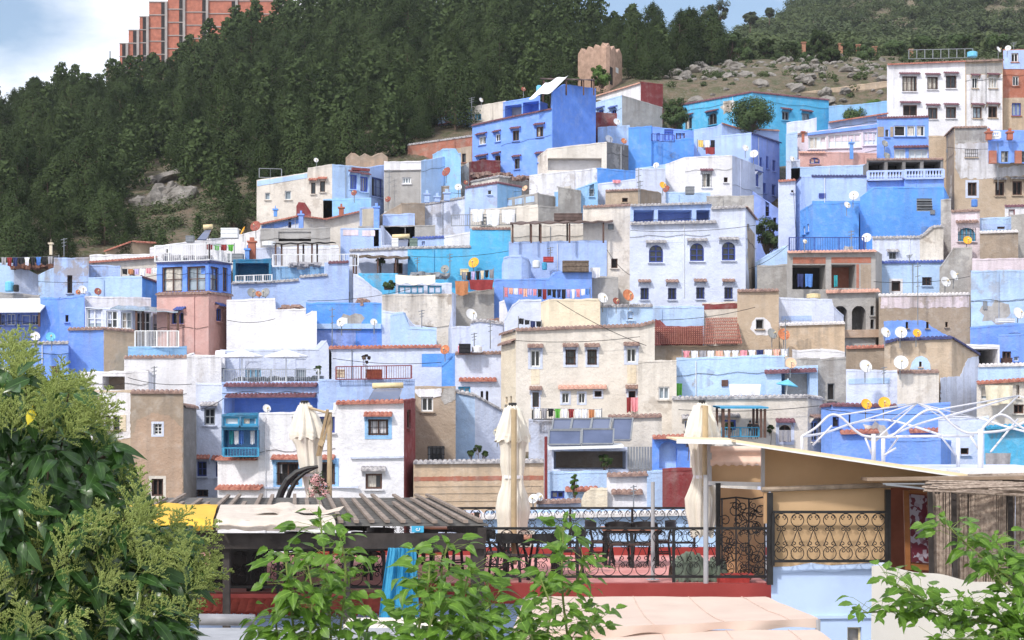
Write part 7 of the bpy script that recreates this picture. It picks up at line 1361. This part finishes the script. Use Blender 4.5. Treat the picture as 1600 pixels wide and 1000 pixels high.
drape(120, 352, simple('yellow_canvas', (246, 196, 74), .8, .06, 2, bump=.2, trans=.2), 'bright yellow canvas rolled over the front of the pergola', 3)
drape(356, 534, simple('white_canvas', (206, 194, 182), .8, .10, 2.5, bump=.4), 'worn white canvas over the pergola right of the yellow one', 7, .2)
q = MB(); q.smooth = True; q.grid(lambda u, v: Vector((X(382, 24)+(X(520, 24)-X(382, 24))*u, 25.6-.7*v+.1*math.sin(u*9), zF+.13+.03*math.sin(u*14)-.03*v)), 30, 6); thing('torn_canvas', q, simple('torn_canvas', (206, 190, 176), .9, .15, 4), 'torn flap of canvas lying on the white canvas', 'canvas')
# blue curtain
q = MB(); q.smooth = True
def cf(u, v):
    w = (.40+.30*v*(1-.3*v)); y = 23.75+.06*math.sin(u*19+v*1.5)*(.5+v)+.03*math.sin(u*43); x = X(632, 23.75)-w*.58+w*u-.05*v; return Vector((x, y, P(0, 856, 23.75).z-(1.32)*v))
q.grid(cf, 50, 20); thing('curtain', q, simple('blue_curtain', (36, 140, 190), .7, .15, 3, trans=.35, rgb2=(90, 186, 224)), 'turquoise blue curtain tied under the pergola beam', 'curtain')
# low roofs at the bottom left
mb = MB(); mb.smooth = True; mb.tube([P(312, 968, 21.5), P(398, 969, 21.5)], .075, 14); thing('pipe', mb, simple('grey_pipe', (140, 140, 146), .5, .12), 'fat grey pipe lying below the red tiles', 'pipe')
for (x0, x1, y, D0, D1, lb, c) in ((300, 660, 1000, 20.6, 17.5, 'pale corrugated sheet roof at the bottom below the grey pipe', (150, 152, 158)), (545, 690, 968, 21.6, 20.8, 'short whitish sheet roof beside the blue curtain', (220, 210, 200))):
    q = MB(); z = P(0, 982 if y > 990 else 966, D0).z
    q.grid(lambda u, v: Vector((X(x0, D0)+(X(x1, D0)-X(x0, D0))*u, D0+(D1-D0)*v, z-.02*v+.018*math.sin(v*(D0-D1)*22))), 4, 90); q.grid(lambda u, v: Vector((X(x0, D0)+(X(x1, D0)-X(x0, D0))*(1-u), D0+(D1-D0)*v, z-.10)), 4, 4); thing('sheet_roof', q, simple('sheet_%d' % x0, c, .5, .08, 2), lb, 'roof')
q = MB(); q.box((X(250, 22), 21.7, CZ-15), (X(740, 22), 26.8, FZ-.55)); thing('lower_building', q, near_w, 'pale building below the pergola at the bottom edge', 'building')
# cream awnings at the bottom
awn = simple('cream_awning', (220, 198, 184), .85, .05, 1.5, bump=.15, trans=.15)
def awning(poly, z, m, label, sagk=.05, edge=.12):
    root = empty('canvas_awning', Vector((0.8, 20, z-1.2)), label, 'awning'); q = MB(); q.smooth = True; A, B, C_, D_ = [Vector((X(px, D), D, z+dz)) for px, D, dz in poly]
    f = lambda u, v: A.lerp(B, u).lerp(D_.lerp(C_, u), v)-up*(sagk*math.sin(math.pi*v)*math.sin(math.pi*u))+up*(.02*mnoise.noise(Vector((u*6, v*4, z)))); q.grid(f, 30, 14); q.build('canopy', m, root)
    q = MB(); q.smooth = True; q.grid(lambda u, v: Vector(f(u, 1))-up*(edge*v+.02*math.sin(u*26)*v)+Vector((0, .03*math.sin(u*31)*v, 0)), 60, 3); q.grid(lambda u, v: Vector(f(1, u))-up*(edge*v*.9), 10, 2); q.build('valance', m, root)
    for u_ in (.22, .45, .68, .9): q = MB(); q.tube([f(u_, v_/8)+up*.006 for v_ in range(9)], .007, 4); q.build('seam', simple('awning_seam', (206, 180, 166), .9), root)
    for p in (A, B, C_, D_): q = MB(); q.tube([p-up*.02, Vector((p.x, p.y, CZ-15.5))], .035, 8); q.build('post', galv, root)
awning([(820, 25.6, .0), (1196, 25.6, .0), (1278, 22.9, .0), (800, 21.6, -.02)], CZ-2.78, awn, 'cream pink canvas awning right below the red kerb')
awning([(830, 22.4, .0), (1276, 22.6, .0), (1400, 18.2, -.05), (830, 18.2, -.05)], CZ-2.90, awn, 'lower cream canvas awning at the bottom edge')
# ================================================================ shed on the right
tan_c = simple('tan_canvas', (198, 166, 128), .85, .06, 1.2, bump=.15); tan_d = simple('tan_board', (184, 148, 110), .85, .08, 1.5, bump=.1)
sh = empty('shed', (X(1300, 29), 30, FZ-.2), 'tan canvas walled terrace shed with a thin sloping roof', 'shed')
def panel(name, pts, D, m, th=.04, parent=sh):
    q = MB(); q.prism([P(x, y, D) for x, y in pts], (0, th, 0)); return q.build(name, m, parent)
panel('lower_panel', [(1205, 766), (1392, 757), (1386, 878), (1205, 888)], 28.75, tan_c)
panel('upper_panel', [(1194, 694), (1330, 720), (1500, 744), (1500, 756), (1194, 765)], 29.6, tan_c)
panel('side_panel', [(1108, 725), (1191, 727), (1190, 758), (1108, 756)], 30.4, tan_c); panel('inner_wall', [(1124, 762), (1196, 766), (1196, 905), (1124, 905)], 31.2, tan_d)
panel('orange_lit_wall', [(1385, 750), (1460, 752), (1460, 900), (1385, 900)], 29.9, simple('orange_lit_board', (120, 66, 44), .8, .15, 2))  # inner wall; the orange light on it is put into its colour
for nm, pts, D, m in (('corner_post', [(1190, 694), (1195, 694), (1195, 768), (1190, 768)], 29.3, galv), ('corner_post', [(1106, 694), (1112, 694), (1112, 760), (1106, 760)], 30.2, galv), ('white_rail', [(1108, 752), (1191, 754), (1191, 760), (1108, 758)], 30.1, FR['white']), ('post', [(1199, 770), (1208, 770), (1208, 914), (1199, 914)], 28.55, iron), ('wood_post', [(1194, 768), (1201, 768), (1201, 818), (1194, 818)], 28.6, tan_d), ('post', [(1384, 765), (1392, 765), (1392, 885), (1384, 885)], 28.5, iron), ('post', [(1119, 755), (1126, 755), (1126, 908), (1119, 908)], 30.0, iron)): panel(nm, pts, D, m, .1)
q = MB(); q.tube([P(1190, 765, 28.6), P(1300, 761, 28.6), P(1480, 755, 28.6)], .045, 8); q.build('roof_pipe', simple('old_pipe', (150, 134, 118), .8, .25, 7), sh)
q = MB(); a, b = P(1150, 687, 28.0), P(1512, 741, 28.0); q.prism([a, b, b+Vector((0, 1.7, .0)), a+Vector((0, 1.7, .0))], (0, 0, -.045)); q.build('roof', simple('roof_board', (226, 206, 170), .7, .08, 2), sh)
q = MB(); q.prism([a+Vector((0, -.02, -.047)), b+Vector((0, -.02, -.047)), b+Vector((0, -.02, -.075)), a+Vector((0, -.02, -.075))], (0, .06, 0)); q.build('roof_trim', FR['white'], sh)
q = MB(); a, b = P(1057, 686, 28.6), P(1156, 688, 28.6); q.prism([a, b, b+Vector((0, 1.9, .02)), a+Vector((0, 1.9, .02))], (0, 0, -.03)); q.build('porch_roof', simple('roof_board', (226, 206, 170)), sh)
q = MB(); q.prism([a+Vector((0, -.03, -.0)), b+Vector((0, -.03, .0)), b+Vector((0, -.03, -.075)), a+Vector((0, -.03, -.075))], (0, .028, 0)); q.build('gutter', FR['white'], sh)
q = MB(); q.smooth = True; q.grid(lambda u, v: P(1110+80*u, 697+(30+1.5*math.sin(u*40)*(v > .9))*v, 30.2-.05*math.sin(v*9)), 60, 8); q.build('roller_blind', simple('pink_blind', (226, 196, 180), .9, .06), sh)
iron_rail(X(1208, 28.5), 28.5, X(1385, 28.5), 28.5, P(0, 884, 28.5).z, P(0, 800, 28.5).z-P(0, 884, 28.5).z, 'black scrolled iron grille on the tan canvas shed wall', 7, 2, .0075, .04, 'iron_grille')
# scroll screen
ss = empty('iron_screen', P(1162, 905, 29.9), 'tangled black wrought iron screen between parasol and shed', 'screen'); rs_ = random.Random(9); q = MB()
for _ in range(46):
    px, py = rs_.uniform(1130, 1194), rs_.uniform(782, 898); c = P(px, py, 29.9); q.tube([c+Vector((a, rs_.uniform(-.01, .01), b)) for a, b in spiral((0, 0), rs_.uniform(.06, .17), rs_.uniform(.7, 1.7), rs_.uniform(0, 6), rs_.choice((-1, 1)), 14)], .0095, 4)
q.build('scrolls', iron, ss, kind='stuff')
for x in (1128, 1150, 1170, 1195): m = MB(); m.tube([P(x, 778+(x-1128)*.0, 29.9), P(x, 904, 29.9)], .016, 5); m.build('bar', iron, ss)
m = MB(); m.tube([P(1126, 780, 29.9), P(1150, 777, 29.9), P(1175, 780, 29.9), P(1196, 776, 29.9)], .016, 5); m.build('top_bar', iron, ss)
# blue wall below, window
bw = House('pale blue wall below the tan shed with a small wooden window', [(1205, 888, 0), (1364, 884, 0)], 1000, 'LB1', D=28.7, bk=4, low=11, name='blue_wall', cat='wall', para=.01, wins=[(1324, 980, 1346, 1010, 'cream m1')]); bw.ledge(1205, 965, 1364, 963, near_b, .04, .05)
for o in kids(bw.root):
    for sl in o.material_slots:
        if sl.material and sl.material.name.startswith('plaster'): sl.link = 'OBJECT'; sl.material = near_b
# white tarp
q = MB(); q.smooth = True
def tf_(u, v):
    D = 27.9-6.5*u; x = X(1362+ (1640-1362)*u, D); top = P(0, lerp_tab([(0, 884), (.2, 890), (.45, 902), (.7, 912), (1, 925)], u), D).z; return Vector((x, D+.12*math.sin(u*9+v*2)*v, top-(2.6)*v+.02*math.sin(u*20)))
q.grid(tf_, 60, 14); thing('white_tarpaulin', q, simple('white_tarp', (232, 226, 214), .8, .03, 1, bump=.1, trans=.15), 'large cream white tarpaulin stretched below the reed fence', 'tarpaulin')
# patterned glass door
pd = empty('patterned_door', P(1436, 895, 28.9), 'narrow brown framed door with red and white patterned glass', 'door')
m, nt, b = newmat('patterned_glass'); pos = nt.nodes.new('ShaderNodeNewGeometry').outputs['Position']; vo = nt.nodes.new('ShaderNodeTexVoronoi'); vo.inputs['Scale'].default_value = 15; nt.links.new(pos, vo.inputs[0]); sp = nt.nodes.new('ShaderNodeSeparateColor'); nt.links.new(vo.outputs['Color'], sp.inputs[0])
nt.links.new(mixc(nt, ramp(nt, sp.outputs[0], .45, .55), lin((98, 40, 54)), lin((160, 154, 168))), b.inputs[0]); b.inputs['Roughness'].default_value = .35
panel('pane', [(1421, 772), (1449, 775), (1451, 880), (1424, 878)], 28.9, m, .02, pd)
for pts in ([(1412, 766), (1420, 767), (1423, 890), (1415, 890)], [(1449, 768), (1454, 768), (1456, 892), (1452, 892)], [(1421, 766), (1449, 767), (1449, 771), (1421, 771)], [(1424, 881), (1452, 883), (1452, 891), (1424, 890)]): panel('frame', pts, 28.86, simple('door_wood', (150, 96, 52), .6, .15, 4), .06, pd)
# reed fence
rfz = empty('reed_fence', (X(1525, 26), 26, CZ-5), 'weathered brown reed fence at the right edge', 'fence'); rr2 = random.Random(6)
rm = simple('reed_stalks', (176, 160, 146), .95, .35, 14, rgb2=(124, 108, 98)); 
for (x0, x1) in ((1456, 1487), (1493, 1575), (1581, 1700)):
    q = MB(); x = x0
    while x < x1: w = rr2.uniform(1.2, 2.6); j = rr2.uniform(-2, 2); D = 27.2-(x-1456)*.004; q.tube([P(x+j, 770+rr2.uniform(-5, 3), D), P(x+rr2.uniform(-1.5, 1.5), 925, D+rr2.uniform(-.03, .03))], w/F*D*.62, 5, cap=False); x += w*.72
    q.build('reeds', rm, rfz, kind='stuff')
    b_ = MB(); b_.box((X(x0-1, 27.3), 27.3-(x0-1456)*.004, P(0, 925, 27).z), (X(x1+1, 27.3), 27.36-(x0-1456)*.004, P(0, 770, 27).z)); b_.build('backing', darkw, rfz)
for x in (1453, 1490, 1578): q = MB(); D = 27.05-(x-1456)*.004; q.bar(P(x, 762, D), P(x+3, 925, D), .07); q.build('post', darkw, rfz)
rrf = empty('reed_roof', (X(1525, 26), 26.5, CZ-1.3), 'ragged reed roof over the reed fence', 'roof'); q = MB()
for k in range(170):
    D = rr2.uniform(25.6, 29.5); row = 762 if D < 27 else 756; x0 = rr2.uniform(1440, 1560); L = rr2.uniform(60, 160); z = CZ-(768-HY)/F*25.6+(D-25.6)*.02+rr2.uniform(-.02, .05); a = Vector((X(x0, D), D, z)); q.tube([a, a+Vector((L/F*D, rr2.uniform(-.25, .25), rr2.uniform(-.06, .04)))], rr2.uniform(.008, .02), 4, cap=False)
q.build('reeds', rm, rrf, kind='stuff')
q = MB(); a, b = P(1355, 747, 27.9), P(1700, 743, 27.0); q.prism([a, b, b+Vector((0, .55, .0)), a+Vector((0, .5, .0))], (0, 0, -.05)); thing('plank_roof', q, simple('roof_edge', (140, 120, 102), .8, .15), 'thin board roof edge right of the tan shed', 'roof')
q = MB(); q.box((X(1380, 27.6), 27.6, P(0, 757, 27.6).z), (X(1480, 27.6), 27.64, P(0, 755, 27.6).z)); q.bar(P(1384, 757, 27.6), P(1450, 764, 27.6), .03); thing('batten', q, FR['grey'], 'thin grey batten under the board roof edge', 'batten')
q = MB(); a, b = P(1500, 735, 31), P(1700, 733, 31); q.prism([a, b, b+Vector((0, 1, .0)), a+Vector((0, 1, .0))], (0, 0, -.12)); thing('flat_roof', q, FR['white'], 'white flat roof behind the board roof at the right', 'roof')
q = MB(); q.box((X(1206, 31), 28.9, CZ-15.5), (X(1690, 31), 36, CZ-3.1)); thing('shed_building', q, plaster('GR1'), 'plain building carrying the shed at the right', 'building')
# ================================================================ white steel frame
sf = empty('tent_skeleton', P(1430, 760, 36), 'white curved steel tube canopy frame without its cover', 'frame')
wst = simple('white_steel', (212, 212, 218), .4, .04)
def bez(pts, n=6):
    o = []; m = len(pts)
    for i in range(m-1):
        p0, p1, p2, p3 = pts[max(0, i-1)], pts[i], pts[i+1], pts[min(m-1, i+2)]
        for k in range(n):
            t = k/n; o.append(tuple(.5*((2*b)+(-a+c)*t+(2*a-5*b+4*c-d)*t*t+(-a+3*b-3*c+d)*t**3) for a, b, c, d in zip(p0, p1, p2, p3)))
    o.append(pts[-1]); return o
def ftube(pts, r, name='tube', smooth=True):
    q = MB(); q.smooth = True; pp = bez(pts) if smooth and len(pts) > 2 else pts; q.tube([P(*p) for p in pp], r, 8); q.build(name, wst, sf)
ftube([(1253, 682, 34), (1275, 668, 34), (1293, 651, 34), (1305, 648, 34), (1318, 655, 34), (1338, 674, 34), (1356, 682, 34), (1400, 683, 34)], .025, 'arch_tube')
ftube([(1253, 682, 34), (1290, 676, 35), (1330, 662, 36.5), (1360, 657, 37.5), (1392, 657, 38), (1440, 670, 37), (1470, 680, 36)], .025, 'arch_tube')
ftube([(1392, 683, 34), (1420, 660, 34), (1440, 645, 34), (1455, 640, 34), (1470, 645, 34), (1490, 665, 34), (1510, 676, 34), (1530, 676, 34)], .025, 'arch_tube')
ftube([(1385, 683, 34), (1440, 661, 36), (1480, 652, 37.5), (1530, 654, 38), (1570, 666, 37.5), (1640, 684, 36)], .025, 'arch_tube')
ftube([(1530, 676, 34), (1548, 656, 34), (1562, 648, 34), (1576, 652, 34), (1595, 667, 34), (1640, 690, 34)], .025, 'arch_tube'); ftube([(1530, 676, 34), (1570, 672, 34), (1610, 656, 34.5)], .027, 'arch_tube'); ftube([(1400, 682, 38), (1522, 681, 38)], .032, 'rail_tube')
for apx, apy, tg in ((1433, 630, [(1310, 649, 34), (1330, 662, 36.5), (1375, 681, 34), (1392, 656, 38), (1465, 642, 34), (1530, 654, 38), (1500, 668, 37)]), (1592, 618, [(1466, 640, 34), (1480, 652, 37.5), (1541, 665, 34), (1632, 634, 36), (1440, 661, 36)])):
    for t in tg: ftube([(apx, apy, 36), t], .014 if t[2] > 34 else .017, 'stay_tube', False)
for x, y0, y1, D, r in ((1365, 678, 724, 34, .048), (1380, 683, 726, 35, .045), (1497, 684, 745, 37, .045), (1532, 671, 760, 34, .06), (1253, 682, 720, 34, .03)): ftube([(x, y0, D), (x, y1, D)], r, 'post', False)
for a in (((1352, 684, 34), (1363, 712, 34)), ((1472, 684, 36), (1494, 712, 37)), ((1516, 681, 34), (1531, 706, 34)), ((1548, 706, 34), (1590, 655, 35)), ((1270, 696, 34), (1300, 665, 34)), ((1383, 712, 35), (1404, 683, 34)), ((1380, 712, 34), (1400, 700, 34))): ftube(list(a), .021, 'brace', False)
q = MB(); q.box((X(1240, 34), 33.5, CZ-15.5), (X(1700, 34), 39, P(0, 738, 33.5).z)); thing('frame_building', q, plaster('PB1'), 'pale roof slab below the white steel frame', 'building')
# ================================================================ plants close to the camera
def leaf_mesh(L, W, seed, m, serr=0, curl=.25, fold=.22, n=7, name='leaf', droop=.3):
    """blade along +Y from the stalk at the origin, folded along the midrib"""
    r = random.Random(seed); q = MB(); q.smooth = True; rows = []
    for i in range(n+1):
        t = i/n; w = W/2*(math.sin(math.pi*min(1, t**.75*1.02)))**.85*(1 if t < .98 else 0)*(1+(serr if i % 2 else -serr)); y = L*t; z = -droop*L*t*t+.02*L*math.sin(t*5+seed); e = w*fold+curl*w*t*math.sin(seed+t*4)
        b = len(q.v); q.v += [Vector((-w, y+(-.03*L if serr and i % 2 else 0), z+e)), Vector((-w*.5, y, z+e*.4)), Vector((0, y, z)), Vector((w*.5, y, z+e*.4)), Vector((w, y+(-.03*L if serr and i % 2 else 0), z+e))]; rows.append(b)
    for a, b in zip(rows, rows[1:]):
        for k in range(4): q.f.append((a+k, a+k+1, b+k+1, b+k)); q.m.append(0)
    q.tube([(0, -.28*L, .03*L), (0, 0, 0)], .010*L+.0006, 4, cap=False)
    for i, (a, b) in enumerate(zip(rows, rows[1:])):
        up_ = Vector((0, 0, .0009)); k = .013*L*(1-i/len(rows)); A, B = q.v[a+2], q.v[b+2]; q.poly((A+Vector((-k, 0, 0))+up_*(1+W*4), A+Vector((k, 0, 0))+up_*(1+W*4), B+Vector((k*.8, 0, 0))+up_*(1+W*4), B+Vector((-k*.8, 0, 0))+up_*(1+W*4)), 1)
    return q.mesh(name, [m, VEIN[m.name]]), q
VEIN = {}
def closeleaf(name, a, b_, rough, trans, spec):
    m = leafmat(name, a, b_, trans, rough, 16.0, spec, .12); VEIN[name] = simple(name+'_vein', tuple(min(1, v*1.8+.02) for v in b_), .6, .05, 3, linear=True); return m
priv = closeleaf('glossy_dark_leaf', (0.020, 0.058, 0.014), (0.045, 0.105, 0.022), .30, .16, .42); mulb = closeleaf('bright_green_leaf', (0.050, 0.125, 0.012), (0.15, 0.28, 0.034), .42, .36, .35); bud_m = leafmat('pale_flower_buds', (0.27, 0.34, 0.09), (0.44, 0.50, 0.18), .3, .7, 9, .2, .1); twig = simple('green_twig', (120, 136, 70), .8, .2); yl = simple('yellow_leaf', (214, 196, 40), .6, .1, trans=.3)
PL = [leaf_mesh(.105+.010*i, .046+.005*(i % 3), i, priv, 0, .3, .25, 8, droop=.35+.1*i) for i in range(5)]
ML = [leaf_mesh(.074+.011*i, .054+.006*(i % 3), 20+i, mulb, .09, .25, .25, 10, droop=.2+.1*i) for i in range(5)]
def spray_mesh(seed, L=.26):
    r = random.Random(seed); s = MB(); b = MB(); s.tube([(0, 0, 0), (0, .02, L*.5), (0, .0, L)], .0018, 4)
    def buds(p, q_, n, rad):
        for i in range(n):
            c = p.lerp(q_, (i+.3)/n)+rdir(r)*rad; s_ = r.uniform(.0022, .0042); pts = [c+Vector(v)*s_ for v in ((1, 0, 0), (0, 1, 0), (-1, 0, 0), (0, -1, 0), (0, 0, 1.5), (0, 0, -1.5))]
            for f in ((0, 1, 4), (1, 2, 4), (2, 3, 4), (3, 0, 4), (1, 0, 5), (2, 1, 5), (3, 2, 5), (0, 3, 5)): b.poly([pts[k] for k in f])
    for i in range(17):
        t = .12+.85*i/17; a = i*2.4; l = L*.46*(1-t*.86)*r.uniform(.8, 1.15); o = Vector((0, .01, L*t)); e = o+Vector((math.cos(a)*l, math.sin(a)*l, l*.75)); s.tube([o, e], .0011, 3, cap=False); buds(o.lerp(e, .2), e, max(4, int(l/.0052)), .0045)
        for k in (.4, .65): e0 = o.lerp(e, k); e1 = e0+Vector((math.cos(a+1)*l*.3, math.sin(a+1)*l*.3, l*.28)); buds(e0, e1, max(2, int(l*.3/.005)), .003); e1 = e0+Vector((math.cos(a-1)*l*.3, math.sin(a-1)*l*.3, l*.28)); buds(e0, e1, max(2, int(l*.3/.005)), .003)
    buds(Vector((0, 0, L*.8)), Vector((0, 0, L)), 9, .003); n0 = len(b.f); 
    q = MB(); q.v = s.v+b.v; q.f = s.f+[tuple(len(s.v)+k for k in f) for f in b.f]; q.m = [0]*len(s.f)+[1]*len(b.f); return q.mesh('flower_spray', [twig, bud_m])
SPR = [spray_mesh(i) for i in range(5)]
def inpoly(x, y, poly):
    c = False; n = len(poly)
    for i in range(n):
        (x0, y0), (x1, y1) = poly[i], poly[(i+1) % n]
        if (y0 > y) != (y1 > y) and x < (x1-x0)*(y-y0)/(y1-y0)+x0: c = not c
    return c
class Plant:
    def __init__(s, name, loc, label, cat, limit, meshes, m):
        s.root = empty(name, loc, label, cat); s.L = []; s.limit = limit; s.me = meshes; s.m = m; s.wood = MB()
    def leaf(s, p, d, nrm, k=1.0, vi=None):
        d = Vector(d).normalized(); n = Vector(nrm); x = d.cross(n).normalized(); n = x.cross(d); M = Matrix((x, d, n)).transposed().to_4x4(); s.L.append((Vector(p), M, k, vi))
    def finish(s, r):
        s.L.sort(key=lambda t: t[0].y+ (0)); st = MB(); st.smooth = True
        for i, (p, M, k, vi) in enumerate(s.L):
            j = r.randrange(len(s.me)) if vi is None else vi; me, q = s.me[j]
            if i < s.limit:
                o = bpy.data.objects.new('leaf', me); COL.objects.link(o); o.parent = s.root; o.matrix_local = Matrix.Translation(p-ORG[s.root.name])@M@Matrix.Scale(k, 4)
            else:
                A = Matrix.Translation(p)@M@Matrix.Scale(k, 4); n0 = len(st.v); st.v.extend(A@v for v in q.v); st.f.extend(tuple(n0+a for a in f) for f in q.f); st.m.extend(q.m)
        if st.v: st.build('foliage', [s.m, VEIN[s.m.name]], s.root, kind='stuff')
        s.wood.build('branches', bark_m if s.m is priv else twig, s.root)
rp_ = random.Random(101)
tree1 = Plant('privet_tree', (X(60, 8.2), 8.2, CZ-4.5), 'dark glossy leaved tree with pale green flower sprays filling the left foreground', 'tree', 300, PL, priv)
outl = [(-60, 535), (10, 550), (45, 610), (95, 600), (138, 640), (135, 680), (185, 700), (196, 735), (165, 775), (225, 812), (280, 830), (308, 860), (298, 905), (288, 960), (295, 1040), (-60, 1040)]
cl = 0
for _ in range(1150):
    px, py = rp_.uniform(-60, 335), rp_.uniform(520, 1040)
    if not inpoly(px, py, outl): continue
    D = rp_.uniform(7.2, 9.4); c = P(px, py, D); core = Vector((X(40, 8.4), 8.6, c.z-.25)); d0 = (c-core); d0.z += .12; d0.normalize(); cl += 1
    if cl % 3 == 0: tree1.wood.tube([c-d0*.22-Vector((0, 0, .06)), c], [.006, .003], 4, cap=False)
    for k in range(5):
        d = (d0+rdir(rp_)*.9+Vector((0, -.25, -.35))).normalized(); tree1.leaf(c+rdir(rp_)*.05, d, (rp_.uniform(-.5, .5), rp_.uniform(-1, -.1), rp_.uniform(.3, 1)), rp_.uniform(.75, 1.15))
for px, py in ((350, 640), (180, 590)): pass
tree1.leaf(P(48, 648, 7.1), (.1, -.1, -1), (0, -1, .2), 1.0); 
tree1.wood.tube([(X(40, 8.4), 8.6, CZ-15), (X(45, 8.4), 8.5, CZ-3), (X(60, 8.4), 8.5, CZ-1.6), (X(90, 8.2), 8.3, CZ-.6)], [.09, .07, .05, .02], 8)
for a, b in (((50, 820), (180, 700)), ((60, 780), (40, 600)), ((60, 900), (250, 830)), ((60, 960), (290, 930)), ((60, 850), (-20, 700))): tree1.wood.tube([P(*a, 8.5), P((a[0]+b[0])/2, (a[1]+b[1])/2-10, 8.3), P(*b, 8.0)], [.03, .02, .006], 6)
tree1.finish(rp_)
ys = bpy.data.objects.new('leaf', ML[0][0].copy()); COL.objects.link(ys); ys.data.materials.clear(); ys.data.materials.append(yl); ys.parent = tree1.root; ys.location = P(50, 640, 7.0)-ORG[tree1.root.name]; ys.rotation_euler = (R(-80), R(15), 0); ys['label'] = 'single yellow leaf'; ys.scale = (.75, .9, 1)
sreg = [((-10, 190), (525, 660), 96), ((-20, 130), (800, 1000), 52), ((130, 340), (780, 960), 74), ((60, 220), (600, 800), 16)]
for (xa, xb), (ya, yb), n in sreg:
    for _ in range(n):
        for _t in range(20):
            px, py = rp_.uniform(xa, xb), rp_.uniform(ya, yb)
            if inpoly(px-6, py+20, outl): break
        D = rp_.uniform(6.9, 7.9) if py > 620 else rp_.uniform(7.2, 8.8); o = bpy.data.objects.new('flower_spray', SPR[rp_.randrange(5)]); COL.objects.link(o); o.parent = tree1.root; o.location = P(px, py+30, D)-ORG[tree1.root.name]; a = rp_.uniform(.0, 1.1)*(1 if px > 60 else .4); o.rotation_euler = (rp_.uniform(-.5, .5), a, rp_.uniform(0, 6.28) if a < .3 else rp_.uniform(-.5, .5)); s_ = rp_.uniform(.5, .92); o.scale = (s_, s_, s_)
# bright green saplings
def sapling(stems, label, limit, name='mulberry_shoot', dens=1.0, seed=1, k=.84):
    r = random.Random(seed); a = stems[0][0]; pl = Plant(name, P(a[0], min(1040, a[1]), a[2]), label, 'shrub', limit, ML, mulb)
    for st in stems:
        pts = [P(*p) for p in bez(st, 6)] if len(st) > 2 else [P(*p) for p in st]; pl.wood.tube(pts, [.006*(1-.6*i/len(pts))+.0012 for i in range(len(pts))], 5)
        L = 0
        for p, q in zip(pts, pts[1:]):
            seg = (q-p).length; n = max(1, int(seg/.0078*dens+r.random()))
            for i in range(n):
                t = (i+r.random())/n; o = p.lerp(q, t); an = r.uniform(0, 6.28); side = Vector((math.cos(an), math.sin(an)*.8-.25, r.uniform(-.1, .8))).normalized(); off = r.uniform(.02, .12)
                tip = o+side*off; pl.wood.tube([o, tip], .0012, 3, cap=False)
                d = (side+Vector((0, -.1, -.35))+rdir(r)*.3).normalized(); pl.leaf(tip+d*.02, d, (r.uniform(-.5, .5), r.uniform(-.9, 0), r.uniform(.4, 1.1)), k*r.uniform(.6, 1.1))
        for _ in range(4): pl.leaf(pts[-1], (rdir(r)+Vector((0, -.2, .5))), (0, -.5, .8), k*r.uniform(.35, .6))
    pl.finish(r); return pl
sapling([[(520, 1060, 7.6), (515, 960, 7.6), (508, 880, 7.6), (500, 805, 7.6)], [(520, 1060, 7.4), (535, 960, 7.4), (540, 890, 7.4), (532, 840, 7.4)], [(470, 1060, 7.5), (460, 990, 7.4), (452, 930, 7.4), (445, 860, 7.4)], [(515, 1000, 7.5), (470, 950, 7.4), (450, 905, 7.3)], [(560, 1060, 7.5), (570, 1000, 7.5), (580, 965, 7.5)], [(490, 1060, 7.3), (485, 1000, 7.3), (488, 930, 7.3), (480, 880, 7.3)], [(440, 1060, 7.4), (435, 1010, 7.4), (430, 960, 7.4)]], 'bright green leafy shoots in front of the pergola, left cluster', 110, seed=3)
sapling([[(720, 1060, 7.2), (705, 960, 7.2), (690, 900, 7.2), (700, 850, 7.2)], [(650, 1060, 7.0), (655, 980, 7.0), (668, 920, 7.0), (672, 880, 7)], [(780, 1060, 7.3), (770, 990, 7.3), (765, 935, 7.3), (760, 900, 7.3)], [(620, 1060, 7.1), (625, 1010, 7.1), (640, 960, 7.1)], [(740, 1060, 7.1), (735, 1000, 7.1), (725, 940, 7.1), (735, 885, 7.1)], [(690, 1060, 6.9), (690, 1020, 6.9), (700, 970, 6.9)], [(810, 1060, 7.1), (820, 1000, 7.1), (812, 960, 7.1)], [(670, 1060, 6.9), (665, 1010, 6.9), (680, 950, 6.9), (690, 920, 6.9)], [(760, 1060, 7), (755, 1020, 7), (750, 960, 7)], [(840, 1060, 7), (835, 1020, 7), (830, 990, 7)]], 'bright green leafy bush in the bottom middle beside the blue curtain', 170, seed=4, dens=1.1)
sapling([[(900, 1060, 7.4), (885, 980, 7.4), (878, 900, 7.4), (882, 812, 7.4)], [(860, 1060, 7.2), (855, 1000, 7.2), (860, 950, 7.2), (845, 905, 7.2)], [(920, 1060, 7.3), (915, 1010, 7.3), (930, 960, 7.3)], [(885, 930, 7.4), (905, 900, 7.4), (912, 870, 7.4)]], 'tall single green shoot rising in front of the red terrace', 110, seed=5)
sapling([[(1690, 1010, 8.2), (1600, 985, 8.0), (1500, 965, 7.9), (1420, 955, 7.9), (1340, 958, 7.8)], [(1480, 965, 7.9), (1430, 930, 7.8), (1385, 905, 7.8)], [(1700, 980, 8.2), (1630, 940, 8.1), (1560, 890, 8.0), (1510, 850, 8.0), (1470, 808, 8.0)], [(1700, 1000, 7.9), (1620, 960, 7.9), (1575, 920, 7.9), (1545, 880, 7.9)], [(1690, 1050, 7.8), (1600, 1010, 7.8), (1520, 1000, 7.8), (1460, 1000, 7.8)], [(1700, 900, 8.1), (1640, 900, 8.1), (1590, 890, 8.1), (1570, 860, 8.1), (1555, 835, 8.1)], [(1700, 960, 7.9), (1620, 990, 7.9), (1560, 960, 7.9), (1500, 930, 7.9)]], 'bright green branches reaching in from the right edge over the white tarpaulin', 240, name='mulberry_tree', seed=6, dens=.95)
